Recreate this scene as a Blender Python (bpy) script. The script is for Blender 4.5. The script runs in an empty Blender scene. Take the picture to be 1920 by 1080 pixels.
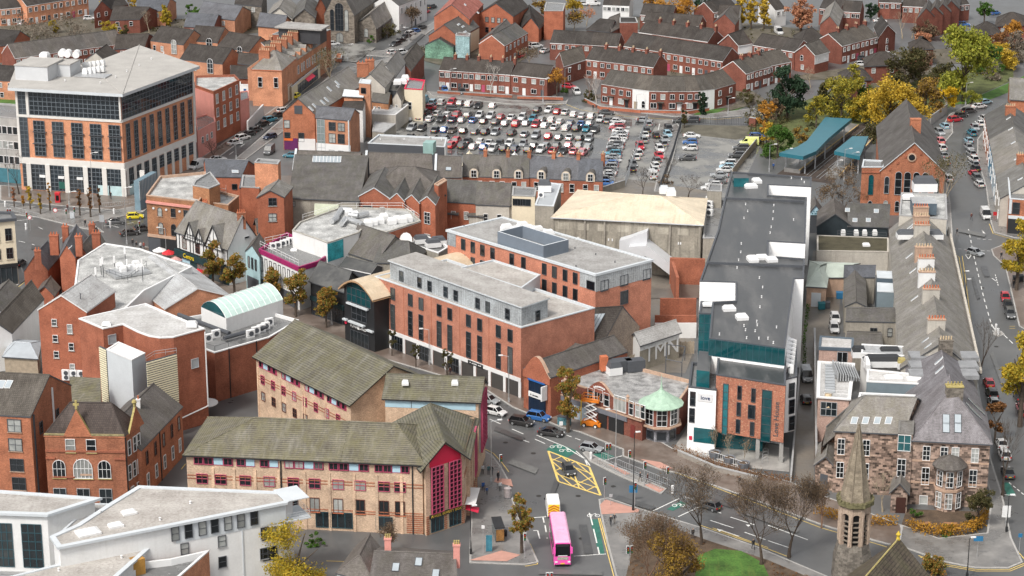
import bpy,math,random
from mathutils import Vector as V3,Matrix
from math import radians,sin,cos,pi,hypot,atan2
RND=random.Random(11)
SC=bpy.context.scene
COL=SC.collection
F_,HC,PT=4200.0,140.0,radians(18)
C_,S_=cos(PT),sin(PT)
def V2(p):return V3((p[0],p[1]))
def P(x,y,z=0.0):
 u=(x-960)/F_;v=(y-540)/F_;k=(HC-z)/(S_+v*C_)
 return V3((u*k,(C_-v*S_)*k,z))
def G(x,y):return V2(P(x,y))
def zfor(Y,yp):
 v=(yp-540)/F_
 return HC-(Y*S_+v*Y*C_)/(C_-v*S_)
def HT(x,yb,yt):return zfor(P(x,yb).y,yt)
def mpp(x,y,z=0):
 p=P(x,y,z);return(p.y*C_+(HC-z)*S_)/F_
def tat(A,B,x,z):
 cx=(x-960)/F_;d=B-A;DA=A.y*C_+(HC-z)*S_
 return(cx*DA-A.x)/(d.x-cx*d.y*C_)
def wp(A,B,x,y,z=6.0):
 for _ in range(6):
  t=tat(A,B,x,z);z=zfor(A.y+t*(B.y-A.y),y)
 return t,z
MATS={}
def nodes(name):
 m=bpy.data.materials.new(name);m.use_nodes=True
 nt=m.node_tree;b=nt.nodes['Principled BSDF']
 return m,nt,b
def N(nt,t,**kw):
 n=nt.nodes.new(t)
 for k,v in kw.items():
  if isinstance(k,str)and hasattr(n,k):setattr(n,k,v)
  else:n.inputs[k].default_value=v
 return n
def setin(n,**kw):
 for k,v in kw.items():n.inputs[k.replace('_',' ')].default_value=v
def rgb(c,k=1.0):return(min(1,c[0]*k),min(1,c[1]*k),min(1,c[2]*k),1)
def mixc(nt,fac,a,b,mode='MIX'):
 n=nt.nodes.new('ShaderNodeMix');n.data_type='RGBA';n.blend_type=mode
 for s,v in((0,fac),(6,a),(7,b)):
  if hasattr(v,'is_linked'):nt.links.new(v,n.inputs[s])
  else:n.inputs[s].default_value=v
 return n.outputs[2]
def ramp(nt,src,pts,interp='LINEAR'):
 r=nt.nodes.new('ShaderNodeValToRGB');r.color_ramp.interpolation=interp
 e=r.color_ramp.elements
 while len(e)<len(pts):e.new(0.5)
 for i,(p,c)in enumerate(pts):e[i].position=p;e[i].color=c if len(c)==4 else(*c,1)
 nt.links.new(src,r.inputs[0]);return r.outputs[0]
def tex(nt,scale,kind='UV',detail=4,stretch=None,rough=.6):
 tc=nt.nodes.new('ShaderNodeTexCoord');out=tc.outputs[kind]
 if stretch:
  mp=nt.nodes.new('ShaderNodeMapping');mp.inputs['Scale'].default_value=stretch
  nt.links.new(out,mp.inputs[0]);out=mp.outputs[0]
 n=nt.nodes.new('ShaderNodeTexNoise');setin(n,Scale=scale,Detail=detail,Roughness=rough)
 nt.links.new(out,n.inputs['Vector']);return n.outputs[0]
def M(name,c,rough=.8,var=.16,sc=.6,spec=.4,metal=0,streak=0,streakc=None,fleck=0):
 """plain weathered surface: two noises of tone, optional run-down streaks"""
 if name in MATS:return MATS[name]
 m,nt,b=nodes(name)
 n1=tex(nt,sc,'UV',5);n2=tex(nt,sc*9,'UV',3)
 col=mixc(nt,ramp(nt,n1,[(.3,(0,0,0)),(.7,(1,1,1))]),rgb(c,1-var),rgb(c,1+var))
 col=mixc(nt,ramp(nt,n2,[(.35,(0,0,0)),(.65,(1,1,1))]),col,mixc(nt,1.0,col,(1-var*.9,)*3+(1,),'MULTIPLY'))
 if streak:
  s=tex(nt,1.0,'UV',4,(1.3,.10,1),.7)
  col=mixc(nt,ramp(nt,s,[(.5,(0,0,0)),(.75,(streak,)*3)]),col,rgb(streakc or(.05,.045,.04)))
 nt.links.new(col,b.inputs['Base Color'])
 setin(b,Roughness=rough,Metallic=metal);b.inputs['Specular IOR Level'].default_value=spec
 MATS[name]=m;return m
def tint(nt,col,a=(.84,.87,.90),c=(1.14,1.12,1.10)):
 """every object a little different from its neighbour"""
 oi=nt.nodes.new('ShaderNodeObjectInfo');return mixc(nt,1.0,col,ramp(nt,oi.outputs['Random'],[(0,a),(1,c)]),'MULTIPLY')
def brickm(name,c,var=.22,mort=None,fleck=None,streak=.35,bw=.24,bh=.085,c2=None):
 if name in MATS:return MATS[name]
 m,nt,b=nodes(name)
 tc=nt.nodes.new('ShaderNodeTexCoord')
 bt=nt.nodes.new('ShaderNodeTexBrick')
 setin(bt,Scale=1.0,Mortar_Size=.006,Brick_Width=bw,Row_Height=bh,Bias=0.0)
 bt.inputs['Color1'].default_value=rgb(c,1-var);bt.inputs['Color2'].default_value=rgb(c2 or c,1+var)
 bt.inputs['Mortar'].default_value=rgb(mort or tuple(x*.75+.05 for x in c))
 nt.links.new(tc.outputs['UV'],bt.inputs['Vector'])
 col=bt.outputs[0]
 n1=tex(nt,.35,'UV',5)
 col=mixc(nt,ramp(nt,n1,[(.35,(0,0,0)),(.68,(1,1,1))]),col,mixc(nt,1.0,col,(.66,.65,.66,1),'MULTIPLY'))
 n4=tex(nt,5.5,'UV',3,(.6,1.6,1),.7)
 col=mixc(nt,ramp(nt,n4,[(.36,(0,0,0)),(.66,(1,1,1))]),mixc(nt,1.0,col,(.74,.72,.72,1),'MULTIPLY'),mixc(nt,1.0,col,(1.12,1.14,1.16,1),'MULTIPLY'))
 n3=tex(nt,2.2,'UV',4)
 col=mixc(nt,ramp(nt,n3,[(.55,(0,0,0)),(.8,(.5,.5,.5))]),col,rgb(c,1.35))
 if streak:
  s=tex(nt,1.0,'UV',4,(.9,.07,1),.7)
  col=mixc(nt,ramp(nt,s,[(.52,(0,0,0)),(.8,(streak,)*3)]),col,rgb(c,.35))
 if fleck:
  s=tex(nt,1.0,'UV',1,(3.0,8.0,1),.3)
  col=mixc(nt,ramp(nt,s,[(.64,(0,0,0)),(.67,(.85,)*3)]),col,rgb(fleck))
 nt.links.new(tint(nt,col),b.inputs['Base Color']);setin(b,Roughness=.88);b.inputs['Specular IOR Level'].default_value=.25
 MATS[name]=m;return m
def tilem(name,c,rough=.7,tw=.33,th=.34,var=.12,moss=None,mossk=.5,line=.55,pale=None,spec=.4,msz=.03):
 """roof covering in courses; UV is metres along the eave and up the slope"""
 if name in MATS:return MATS[name]
 m,nt,b=nodes(name)
 tc=nt.nodes.new('ShaderNodeTexCoord')
 bt=nt.nodes.new('ShaderNodeTexBrick')
 setin(bt,Scale=1.0,Mortar_Size=msz,Brick_Width=tw,Row_Height=th,Mortar_Smooth=.4)
 bt.inputs['Color1'].default_value=rgb(c,1-var);bt.inputs['Color2'].default_value=rgb(c,1+var)
 bt.inputs['Mortar'].default_value=rgb(c,line)
 nt.links.new(tc.outputs['UV'],bt.inputs['Vector'])
 col=bt.outputs[0]
 n1=tex(nt,.25,'UV',6)
 col=mixc(nt,ramp(nt,n1,[(.35,(0,0,0)),(.7,(1,1,1))]),col,mixc(nt,1.0,col,(.62,.60,.59,1),'MULTIPLY'))
 n5=tex(nt,3.2,'UV',4,(.7,1.3,1),.7)
 col=mixc(nt,ramp(nt,n5,[(.36,(0,0,0)),(.66,(1,1,1))]),mixc(nt,1.0,col,(.70,.68,.66,1),'MULTIPLY'),mixc(nt,1.0,col,(1.2,1.2,1.2,1),'MULTIPLY'))
 s=tex(nt,1.0,'UV',5,(.9,.16,1),.7)
 col=mixc(nt,ramp(nt,s,[(.5,(0,0,0)),(.8,(.55,)*3)]),col,rgb(pale or tuple(x*1.7 for x in c)))
 if moss:
  n2=tex(nt,.5,'UV',7,(1,.5,1),.75)
  col=mixc(nt,ramp(nt,n2,[(.42,(0,0,0)),(.66,(mossk,)*3)]),col,rgb(moss))
 nt.links.new(tint(nt,col),b.inputs['Base Color'])
 r=ramp(nt,n1,[(.3,(rough-.14,)*3),(.7,(min(1,rough+.12),)*3)])
 nt.links.new(r,b.inputs['Roughness']);b.inputs['Specular IOR Level'].default_value=spec
 bp=nt.nodes.new('ShaderNodeBump');setin(bp,Strength=.35,Distance=.03)
 nt.links.new(bt.outputs['Fac'],bp.inputs['Height']);bp.invert=True
 nt.links.new(bp.outputs[0],b.inputs['Normal'])
 MATS[name]=m;return m
def wetm(name,c,dry=None,sc=.12,lo=.16,hi=.6,thr=(.42,.62),kind='Object',stretch=None,var=.2,spec=.5,fine=1.5):
 """asphalt or roofing felt with wet patches: the wet is smoother and darker"""
 if name in MATS:return MATS[name]
 m,nt,b=nodes(name)
 n1=tex(nt,sc,kind,6,stretch,.65);n2=tex(nt,fine,kind,4);n3=tex(nt,fine*14,kind,2)
 wet=ramp(nt,n1,[(thr[0],(0,0,0)),(thr[1],(1,1,1))])
 col=mixc(nt,wet,rgb(c),rgb(dry or tuple(x*1.5 for x in c)))
 col=mixc(nt,ramp(nt,n2,[(.3,(0,0,0)),(.7,(1,1,1))]),mixc(nt,1.0,col,(1-var,)*3+(1,),'MULTIPLY'),col)
 col=mixc(nt,ramp(nt,n3,[(.3,(0,0,0)),(.7,(1,1,1))]),mixc(nt,1.0,col,(1-var,)*3+(1,),'MULTIPLY'),col)
 nt.links.new(col,b.inputs['Base Color'])
 nt.links.new(ramp(nt,n1,[(thr[0],(lo,)*3),(thr[1],(hi,)*3)]),b.inputs['Roughness'])
 b.inputs['Specular IOR Level'].default_value=spec
 MATS[name]=m;return m
def glassm(name,c,pale=(.55,.55,.52),pk=.25,rough=.08):
 """window glazing; some rooms have a pale blind drawn behind"""
 if name in MATS:return MATS[name]
 m,nt,b=nodes(name)
 oi=nt.nodes.new('ShaderNodeObjectInfo')
 col=ramp(nt,oi.outputs['Random'],[(0,rgb(c,.6)),(.45,rgb(c,1.0)),(1-pk-.02,rgb(c,1.7)),(1-pk+.02,rgb(pale,.5)),(1,rgb(pale))])
 n1=tex(nt,.45,'UV',3)
 col=mixc(nt,ramp(nt,n1,[(.35,(0,0,0)),(.7,(1,1,1))]),mixc(nt,1.0,col,(.55,.58,.6,1),'MULTIPLY'),col)
 nt.links.new(col,b.inputs['Base Color']);setin(b,Roughness=rough,IOR=1.5)
 b.inputs['Specular IOR Level'].default_value=.6
 MATS[name]=m;return m
def paintm():
 if 'car_paint' in MATS:return MATS['car_paint']
 m,nt,b=nodes('car_paint')
 oi=nt.nodes.new('ShaderNodeObjectInfo');n1=tex(nt,2.0,'Object',4)
 nt.links.new(mixc(nt,ramp(nt,n1,[(.35,(0,0,0)),(.75,(.35,.35,.35))]),oi.outputs['Color'],(.10,.095,.085,1)),b.inputs['Base Color'])
 setin(b,Roughness=.32);b.inputs['Coat Weight'].default_value=.35;b.inputs['Coat Roughness'].default_value=.05
 MATS['car_paint']=m;return m
def leafm(name,cols,rough=.75,trans=.25):
 if name in MATS:return MATS[name]
 m,nt,b=nodes(name)
 g=nt.nodes.new('ShaderNodeNewGeometry');n1=tex(nt,.35,'Object',3)
 a=ramp(nt,g.outputs['Random Per Island'],[(i/(len(cols)-1),c)for i,c in enumerate(cols)])
 col=mixc(nt,ramp(nt,n1,[(.3,(0,0,0)),(.7,(1,1,1))]),mixc(nt,1.0,a,(.55,.55,.55,1),'MULTIPLY'),a)
 nt.links.new(col,b.inputs['Base Color']);setin(b,Roughness=rough);b.inputs['Specular IOR Level'].default_value=.2
 if trans:
  tr=nt.nodes.new('ShaderNodeBsdfTranslucent');nt.links.new(col,tr.inputs[0])
  mx=nt.nodes.new('ShaderNodeMixShader');mx.inputs[0].default_value=trans
  nt.links.new(b.outputs[0],mx.inputs[1]);nt.links.new(tr.outputs[0],mx.inputs[2])
  nt.links.new(mx.outputs[0],nt.nodes['Material Output'].inputs[0])
 MATS[name]=m;return m
class MB:
 def __init__(s):s.v,s.f,s.m=[],[],[]
 def add(s,vs,fs,m=0):
  o=len(s.v);s.v+=[tuple(v)for v in vs]
  for f in fs:s.f.append([i+o for i in f]);s.m.append(m)
 def face(s,*vs,m=0):s.add(vs,[range(len(vs))],m)
 def obox(s,o,a,b,c,m=0):
  o,a,b,c=V3(o),V3(a),V3(b),V3(c)
  if a.cross(b).dot(c)<0:a,b=b,a
  vs=[o,o+a,o+a+b,o+b];vs+=[v+c for v in vs]
  s.add(vs,[(0,3,2,1),(4,5,6,7),(0,1,5,4),(1,2,6,5),(2,3,7,6),(3,0,4,7)],m)
 def box(s,c,sx,sy,sz,rz=0,m=0):
  ca,sa=cos(rz),sin(rz);a=V3((ca*sx,sa*sx,0));b=V3((-sa*sy,ca*sy,0))
  s.obox(V3(c)-a/2-b/2,a,b,(0,0,sz),m)
 def prism(s,poly,z0,z1,m=0,top=True,mt=None,bot=False):
  n=len(poly);vs=[(p[0],p[1],z0)for p in poly]+[(p[0],p[1],z1)for p in poly]
  s.add(vs,[(i,(i+1)%n,n+(i+1)%n,n+i)for i in range(n)],m)
  if top:s.add(vs[n:],[range(n)],m if mt is None else mt)
  if bot:s.add(vs[:n],[range(n-1,-1,-1)],m)
 def tube(s,p,q,r,n=6,m=0,r2=None,cap=True):
  p,q=V3(p),V3(q);d=q-p
  if d.length<1e-6:return
  a=d.cross(V3((0,0,1))if abs(d.normalized().z)<.95 else V3((1,0,0))).normalized();b=d.normalized().cross(a)
  r2=r if r2 is None else r2;vs=[]
  for k in range(n):
   t=2*pi*k/n;vs.append(p+(a*cos(t)+b*sin(t))*r)
  for k in range(n):
   t=2*pi*k/n;vs.append(q+(a*cos(t)+b*sin(t))*r2)
  s.add(vs,[(i,(i+1)%n,n+(i+1)%n,n+i)for i in range(n)],m)
  if cap:s.add(vs[n:],[range(n)],m);s.add(vs[:n],[range(n-1,-1,-1)],m)
 def lathe(s,c,prof,n=12,m=0,a0=0.0):
  c=V3(c);k=len(prof);vs=[]
  for r,z in prof:
   for i in range(n):
    t=a0+2*pi*i/n;vs.append(c+V3((r*cos(t),r*sin(t),z)))
  fs=[(j*n+i,j*n+(i+1)%n,(j+1)*n+(i+1)%n,(j+1)*n+i)for j in range(k-1)for i in range(n)]
  fs.append([(k-1)*n+i for i in range(n)]);fs.append([n-1-i for i in range(n)])
  s.add(vs,fs,m)
 def mesh(s,name,mats,off=V3((0,0,0)),smooth=False):
  me=bpy.data.meshes.new(name)
  me.from_pydata([(v[0]-off.x,v[1]-off.y,v[2]-off.z)for v in s.v],[],s.f)
  for m in(mats if isinstance(mats,(list,tuple))else[mats]):me.materials.append(m)
  me.polygons.foreach_set('material_index',s.m)
  if smooth:me.polygons.foreach_set('use_smooth',[True]*len(s.f))
  uv=me.uv_layers.new(name='UVMap').data
  for p in me.polygons:
   n=p.normal
   if abs(n.z)>.985:t,w=V3((1,0,0)),V3((0,1,0))
   else:
    t=V3((-n.y,n.x,0)).normalized();w=n.cross(t)
   for li in p.loop_indices:
    v=s.v[me.loops[li].vertex_index]
    uv[li].uv=(v[0]*t.x+v[1]*t.y+v[2]*t.z,v[0]*w.x+v[1]*w.y+v[2]*w.z)
  return me
 def build(s,name,mats,parent=None,smooth=False):
  off=root_loc(parent)if parent else V3((0,0,0))
  return link(name,s.mesh(name,mats,off,smooth),parent)
def root_loc(o):
 l=V3((0,0,0))
 while o:l+=o.location;o=o.parent
 return l
def link(name,data,parent=None,loc=None,rz=0):
 o=bpy.data.objects.new(name,data);COL.objects.link(o)
 if parent:o.parent=parent
 if loc is not None:o.location=loc
 if rz:o.rotation_euler=(0,0,rz)
 return o
def tag(o,label,cat,group=None,kind=None):
 o['label']=label;o['category']=cat
 if group:o['group']=group
 if kind:o['kind']=kind
 return o
def thing(name,label,cat,loc=(0,0,0),rz=0,group=None):
 o=bpy.data.objects.new(name,None);COL.objects.link(o);o.location=loc;o.rotation_euler=(0,0,rz)
 o.empty_display_size=.2
 return tag(o,label,cat,group)
def struct(name,mb,mats):
 o=mb.build(name,mats);o['kind']='structure';return o
def dup(root,loc,rz=0,label=None,group=None,color=None,scale=None):
 r=root.copy();COL.objects.link(r);r.location=loc;r.rotation_euler=(0,0,rz)
 if scale:r.scale=scale
 if label:r['label']=label
 if group:r['group']=group
 def kids(src,dst):
  for ch in list(src.children):
   c=ch.copy();COL.objects.link(c);c.parent=dst
   if color:c.color=color
   kids(ch,c)
 kids(root,r)
 if color:r.color=color
 return r
def text(body,size,matl,parent,o,d,up=(0,0,1),name='lettering',ext=.03):
 """lettering standing on a surface: centre o, reading along d"""
 cu=bpy.data.curves.new(name,'FONT');cu.body=body;cu.size=size;cu.extrude=ext;cu.align_x='CENTER';cu.align_y='CENTER'
 cu.materials.append(matl);cu.resolution_u=2
 d=V3(d).normalized();u=V3(up).normalized();n=d.cross(u)
 tmp=bpy.data.objects.new('tmp',cu);COL.objects.link(tmp);bpy.context.view_layer.update()
 me=bpy.data.meshes.new_from_object(tmp.evaluated_get(bpy.context.evaluated_depsgraph_get()));bpy.data.objects.remove(tmp)
 ob=link(name,me,parent)
 mw=Matrix(((d.x,u.x,n.x,0),(d.y,u.y,n.y,0),(d.z,u.z,n.z,0),(0,0,0,1)))
 ob.matrix_local=Matrix.Translation(V3(o)-(root_loc(parent)if parent else V3((0,0,0))))@mw
 return ob
def ordn(i,n=None):
 w=['first','second','third','fourth','fifth','sixth','seventh','eighth','ninth','tenth','eleventh','twelfth','thirteenth','fourteenth','fifteenth','sixteenth','seventeenth','eighteenth','nineteenth','twentieth','twenty-first','twenty-second','twenty-third','twenty-fourth']
 return w[i]
def inset(poly,d):
 n=len(poly);out=[]
 for i in range(n):
  a,b,c=poly[i-1],poly[i],poly[(i+1)%n]
  e1=(b-a).normalized();e2=(c-b).normalized()
  n1=V3((-e1.y,e1.x));n2=V3((-e2.y,e2.x))
  k=1+n1.dot(n2);k=max(k,.25)
  out.append(b+(n1+n2)*(d/k))
 return out
BR=brickm('red_brick',(.33,.115,.075));BRD=brickm('dark_red_brick',(.24,.082,.055));BRO=brickm('orange_brick',(.58,.27,.155),var=.12,streak=.12)
BRH=brickm('salmon_brick',(.54,.225,.145),var=.12,streak=.15);BRC=brickm('crimson_brick',(.40,.135,.075),var=.12,streak=.3)
BRV=brickm('old_orange_brick',(.43,.165,.088),streak=.5);BRT=brickm('tan_brick',(.42,.20,.10),streak=.3);CREAM=brickm('buff_brick',(.70,.50,.345),var=.14,streak=.3)
BRL=brickm('flecked_brick',(.46,.18,.11),fleck=(.56,.36,.24),streak=.1)
STONE=brickm('rubble_stone',(.105,.08,.066),var=.5,bw=.62,bh=.34,mort=(.29,.215,.175),c2=(.33,.24,.19),streak=.35)
STONEG=brickm('grey_rubble',(.22,.19,.155),var=.35,bw=.7,bh=.33,streak=.35)
SLATE=tilem('slate',(.115,.108,.105),rough=.6,tw=.3,th=.25,line=.8,moss=(.10,.10,.055),mossk=.3)
SLATED=tilem('dark_tile',(.062,.054,.049),rough=.8,tw=.33,th=.35,line=.6,pale=(.10,.09,.08),spec=.25)
SLATEB=tilem('blue_slate',(.115,.12,.135),rough=.55,tw=.3,th=.25,line=.8)
SLATEP=tilem('pale_slate',(.22,.21,.20),rough=.6,tw=.3,th=.25,line=.8,moss=(.15,.14,.09),mossk=.4)
SLATEBR=tilem('brown_slate',(.12,.108,.102),rough=.7,tw=.3,th=.25,line=.8,moss=(.07,.065,.045),mossk=.4)
MOSS=tilem('mossy_tile',(.155,.145,.115),rough=.75,tw=60,th=.44,line=.42,moss=(.13,.12,.045),mossk=.5,pale=(.26,.255,.23),msz=.085)
TILEB=tilem('brown_tile',(.10,.088,.075),rough=.75,tw=.33,th=.35,line=.5,msz=.04)
REDT=tilem('red_tile',(.36,.12,.09),line=.8);PURS=tilem('purple_slate',(.18,.172,.185),rough=.6,tw=.3,th=.24,line=.75)
WHITE=M('white_render',(.66,.66,.655),.7,.06,.3,streak=.25,streakc=(.45,.43,.4))
CRM=M('cream_render',(.66,.58,.44),.75,.08,.3,streak=.25,streakc=(.4,.33,.24))
GREYR=M('grey_render',(.30,.275,.235),.85,.2,.35,streak=.55,streakc=(.10,.095,.085));GREYL=M('pale_grey_render',(.45,.42,.375),.85,.15,.35,streak=.4,streakc=(.2,.19,.17))
PINK=M('pink_render',(.62,.27,.23),.8,.1,.4,streak=.3,streakc=(.35,.17,.15));PINKB=brickm('pale_pink_brick',(.52,.36,.30),var=.1,streak=.1)
WROOF=tilem('white_roofing',(.50,.505,.51),rough=.55,tw=9,th=1.25,line=.80,msz=.06,var=.03,pale=(.56,.56,.56),moss=(.36,.35,.33),mossk=.35);WROOFD=M('stained_white_roofing',(.45,.45,.44),.5,.5,.35)
LROOF=tilem('light_grey_roofing',(.40,.385,.37),rough=.7,tw=9,th=1.25,line=.84,msz=.06,var=.03,pale=(.45,.44,.42),moss=(.29,.28,.26),mossk=.35);GROOF=wetm('grey_felt',(.15,.15,.15),(.24,.24,.24),sc=.2)
DFELT=wetm('wet_black_felt',(.05,.052,.054),(.15,.15,.15),sc=.16,lo=.3,hi=.55,stretch=(1.6,.35,1),thr=(.44,.70),var=.16)
MET=M('grey_metal',(.40,.42,.44),.45,.06,.4,metal=.2);METL=M('pale_metal',(.52,.55,.575),.4,.06,.4);METD=M('dark_metal',(.07,.075,.085),.5,.1,.4);GALV=M('galvanised_steel',(.5,.51,.52),.4,.12,2,metal=.6)
BLK=M('black_paint',(.02,.021,.023),.5,.1);WHT=M('white_paint',(.68,.68,.68),.5,.05);BLUP=M('light_blue_panel',(.38,.55,.64),.6,.06)
REDP=M('crimson_paint',(.55,.02,.06),.5,.08);MAG=M('magenta_frame',(.40,.07,.13),.5,.1);OCH=M('lichen_stone',(.40,.33,.13),.9,.3,2)
CONC=M('concrete',(.36,.35,.335),.85,.15,.5,streak=.3);COPE=M('coping_grey',(.33,.33,.33),.7,.12);SAND=M('sandstone',(.44,.30,.22),.85,.2,.8,streak=.3)
TERRA=M('terracotta',(.50,.15,.07),.8,.2,2);BUFF=M('buff_clay',(.56,.44,.29),.8,.2,2);COPPER=M('verdigris_copper',(.33,.46,.36),.65,.2,.7,streak=.3,streakc=(.25,.38,.28))
TEALG=glassm('teal_glass',(.012,.10,.115),(.09,.25,.27),.25,.05);GL=glassm('window_glass',(.018,.022,.026),pk=.36);GLT=glassm('tinted_glass',(.010,.016,.022),(.05,.06,.07),.15,.05)
GLN=glassm('glazing',(.02,.026,.03),(.10,.11,.11),.2);SKYL=M('rooflight_glass',(.34,.38,.41),.12,.1,.8,spec=.7)
WOOD=M('timber',(.30,.15,.07),.8,.25,2);TIM=M('grey_timber',(.33,.27,.20),.85,.2,1.5)
FR={'w':WHT,'d':METD,'g':MET,'r':MAG,'t':M('teal_frame',(.03,.08,.10),.4,.1),'b':M('brown_frame',(.13,.05,.035),.6,.1),'o':M('grey_blue_frame',(.13,.15,.17),.4,.1)}
WCACHE={}
def winmesh(w,h,fr,nx,nz,glass,arch,sill):
 k=(round(w,2),round(h,2),fr,nx,nz,glass.name,arch,sill)
 if k in WCACHE:return WCACHE[k]
 f=MB();t=.07 if w<3 else .10;y0,y1=-.13,.02
 def bar(xa,xb,za,zb,ya=y0):f.obox((xa,ya,za),(xb-xa,0,0),(0,y1-ya,0),(0,0,zb-za))
 hh=h-(w/2 if arch else 0)
 bar(-w/2,-w/2+t,0,hh);bar(w/2-t,w/2,0,hh);bar(-w/2+t,w/2-t,0,t)
 if not arch:bar(-w/2+t,w/2-t,h-t,h)
 for i in range(1,nx):x=-w/2+w*i/nx;bar(x-t*.4,x+t*.4,t,h-t,-.08)
 for i in range(1,nz):z=h*i/nz;bar(-w/2+t,w/2-t,z-t*.4,z+t*.4,-.075)
 g=MB()
 if arch:
  n=8;out=[(-w/2*cos(pi*i/n),hh+w/2*sin(pi*i/n))for i in range(n+1)]
  inn=[(-(w/2-t)*cos(pi*i/n),hh+(w/2-t)*sin(pi*i/n))for i in range(n+1)]
  for i in range(n):
   a,b,c,d=out[i],out[i+1],inn[i+1],inn[i]
   f.face((a[0],y0,a[1]),(d[0],y0,d[1]),(c[0],y0,c[1]),(b[0],y0,b[1]))
   f.face((a[0],y0,a[1]),(b[0],y0,b[1]),(b[0],y1,b[1]),(a[0],y1,a[1]))
  g.face((-w/2+.03,-.02,.03),(w/2-.03,-.02,.03),*[(x*.97,-.02,z)for x,z in reversed(out)])
 else:g.face((-w/2+.03,-.02,.03),(w/2-.03,-.02,.03),(w/2-.03,-.02,h-.03),(-w/2+.03,-.02,h-.03))
 s=None
 if sill:
  s=MB();s.obox((-w/2-.1,-.17,-.12),(w+.2,0,0),(0,.2,0),(0,0,.11));s=s.mesh('sill',sill)
 r=(f.mesh('window',[FR[fr]]),g.mesh('pane',[glass]),s)
 WCACHE[k]=r;return r
def ptw(b,p,ang,w,h,fr='w',nx=1,nz=2,glass=None,arch=False,sill=None,name='window'):
 f,g,s=winmesh(w,h,fr,nx,nz,glass or GL,arch,sill)
 o=link(name,f,b.root,V3(p)-b.loc,ang)
 link('pane',g,o)
 if s:link('sill',s,o)
 return o
class Bld:
 def __init__(s,name,label,cat,poly,H,group=None,z0=0.0):
  s.poly=[V2(p)for p in poly];c=sum(s.poly,V3((0,0)))/len(poly)
  s.loc=V3((c.x,c.y,z0));s.root=thing(name,label,cat,s.loc,0,group);s.H=H;s.z0=z0
 def edge(s,i):
  if isinstance(i,tuple):return i
  return s.poly[i],s.poly[(i+1)%len(s.poly)]
 def ang(s,i):
  A,B=s.edge(i);d=B-A;return atan2(d.y,d.x)
 def at(s,i,t,z,out=0.0):
  A,B=s.edge(i);p=A+(B-A)*t;d=(B-A).normalized()
  return V3((p.x+d.y*out,p.y-d.x*out,z))
 def wr(s,i,xs,ys,w,fr='w',nx=1,nz=2,h=None,out=.02,**kw):
  """a row of windows on wall i: photo columns xs, photo top and bottom ys (read at the first column)"""
  A,B=s.edge(i);_,z1=wp(A,B,xs[0],ys[0]);_,z0=wp(A,B,xs[0],ys[1])
  if h:z0=z1-h
  for x in xs:
   t=tat(A,B,x,(z0+z1)/2)
   if-.02<t<1.02:ptw(s,s.at(i,t,z0,out),s.ang(i),w,z1-z0,fr,nx,nz,**kw)
 def wz(s,i,ts,z0,z1,w,fr='w',nx=1,nz=2,out=.02,**kw):
  for t in ts:ptw(s,s.at(i,t,z0,out),s.ang(i),w,z1-z0,fr,nx,nz,**kw)
 def grid(s,i,n,zs,w,h,fr='w',nx=1,nz=2,mg=.08,**kw):
  for z in zs:s.wz(i,[mg+(1-2*mg)*(k+.5)/n for k in range(n)],z,z+h,w,fr,nx,nz,**kw)
 def band(s,i,z0,z1,matl,name='band',out=.06,t0=0.0,t1=1.0,th=None):
  A=s.at(i,t0,z0,0);B=s.at(i,t1,z0,0);d=(B-A);n=V3((d.y,-d.x,0)).normalized()
  m=MB();e=d.normalized()*.0
  m.obox(A-n*.05,d,n*(out+.05),(0,0,z1-z0));return m.build(name,matl,s.root)
 def panel(s,i,x0,x1,y0,y1,matl,name='panel',out=.05):
  A,B=s.edge(i);t0,z1=wp(A,B,x0,y0);t1,_=wp(A,B,x1,y0);_,z0=wp(A,B,x0,y1)
  return s.band(i,z0,z1,matl,name,out,t0,t1)
 def curtain(s,i,t0,t1,z0,z1,nx,nz,fr='d',glass=None,name='glazing',out=.12,bar=.09):
  A=s.at(i,t0,z0);B=s.at(i,t1,z0);d=B-A;L=d.length;d.normalize();n=V3((d.y,-d.x,0))
  g=MB();g.obox(A,d*L,n*out*.5,(0,0,z1-z0));o=g.build(name,glass or GLT,s.root)
  f=MB()
  for k in range(nx+1):f.obox(A+d*(L*k/nx-bar/2)+n*out*.4,d*bar,n*out*.6,(0,0,z1-z0))
  for k in range(nz+1):f.obox(A+n*(out*.4)+V3((0,0,(z1-z0)*k/nz-bar/2)),d*L,n*out*.5,(0,0,bar))
  fo=f.build('mullions',FR[fr]);rpt(fo,o);return o
 def door(s,i,t,w=1.0,h=2.1,matl=None,name='door'):
  m=MB();p=s.at(i,t,0.02);a=s.ang(i);d=V3((cos(a),sin(a),0));n=V3((d.y,-d.x,0))
  m.obox(p-d*w/2-n*.02,d*w,n*.09,(0,0,h));o=m.build(name,matl or WHT,s.root);return o
 def box(s,name,x,y,z,sx,sy,sz,matl,rz=0,par=None):
  p=P(x,y,z);m=MB();m.box(p,sx,sy,sz,rz);return m.build(name,matl,par or s.root)
 def chim(s,x,y,z,sx=1.0,sy=.7,h=1.8,pots=3,matl=None,rz=0,potm=None,base=1.5,capm=None):
  """chimney whose top centre shows at photo x, y"""
  p=P(x,y,z+h);return s.chimw(p.x,p.y,z,sx,sy,h,pots,matl,rz,potm,base,capm)
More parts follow.
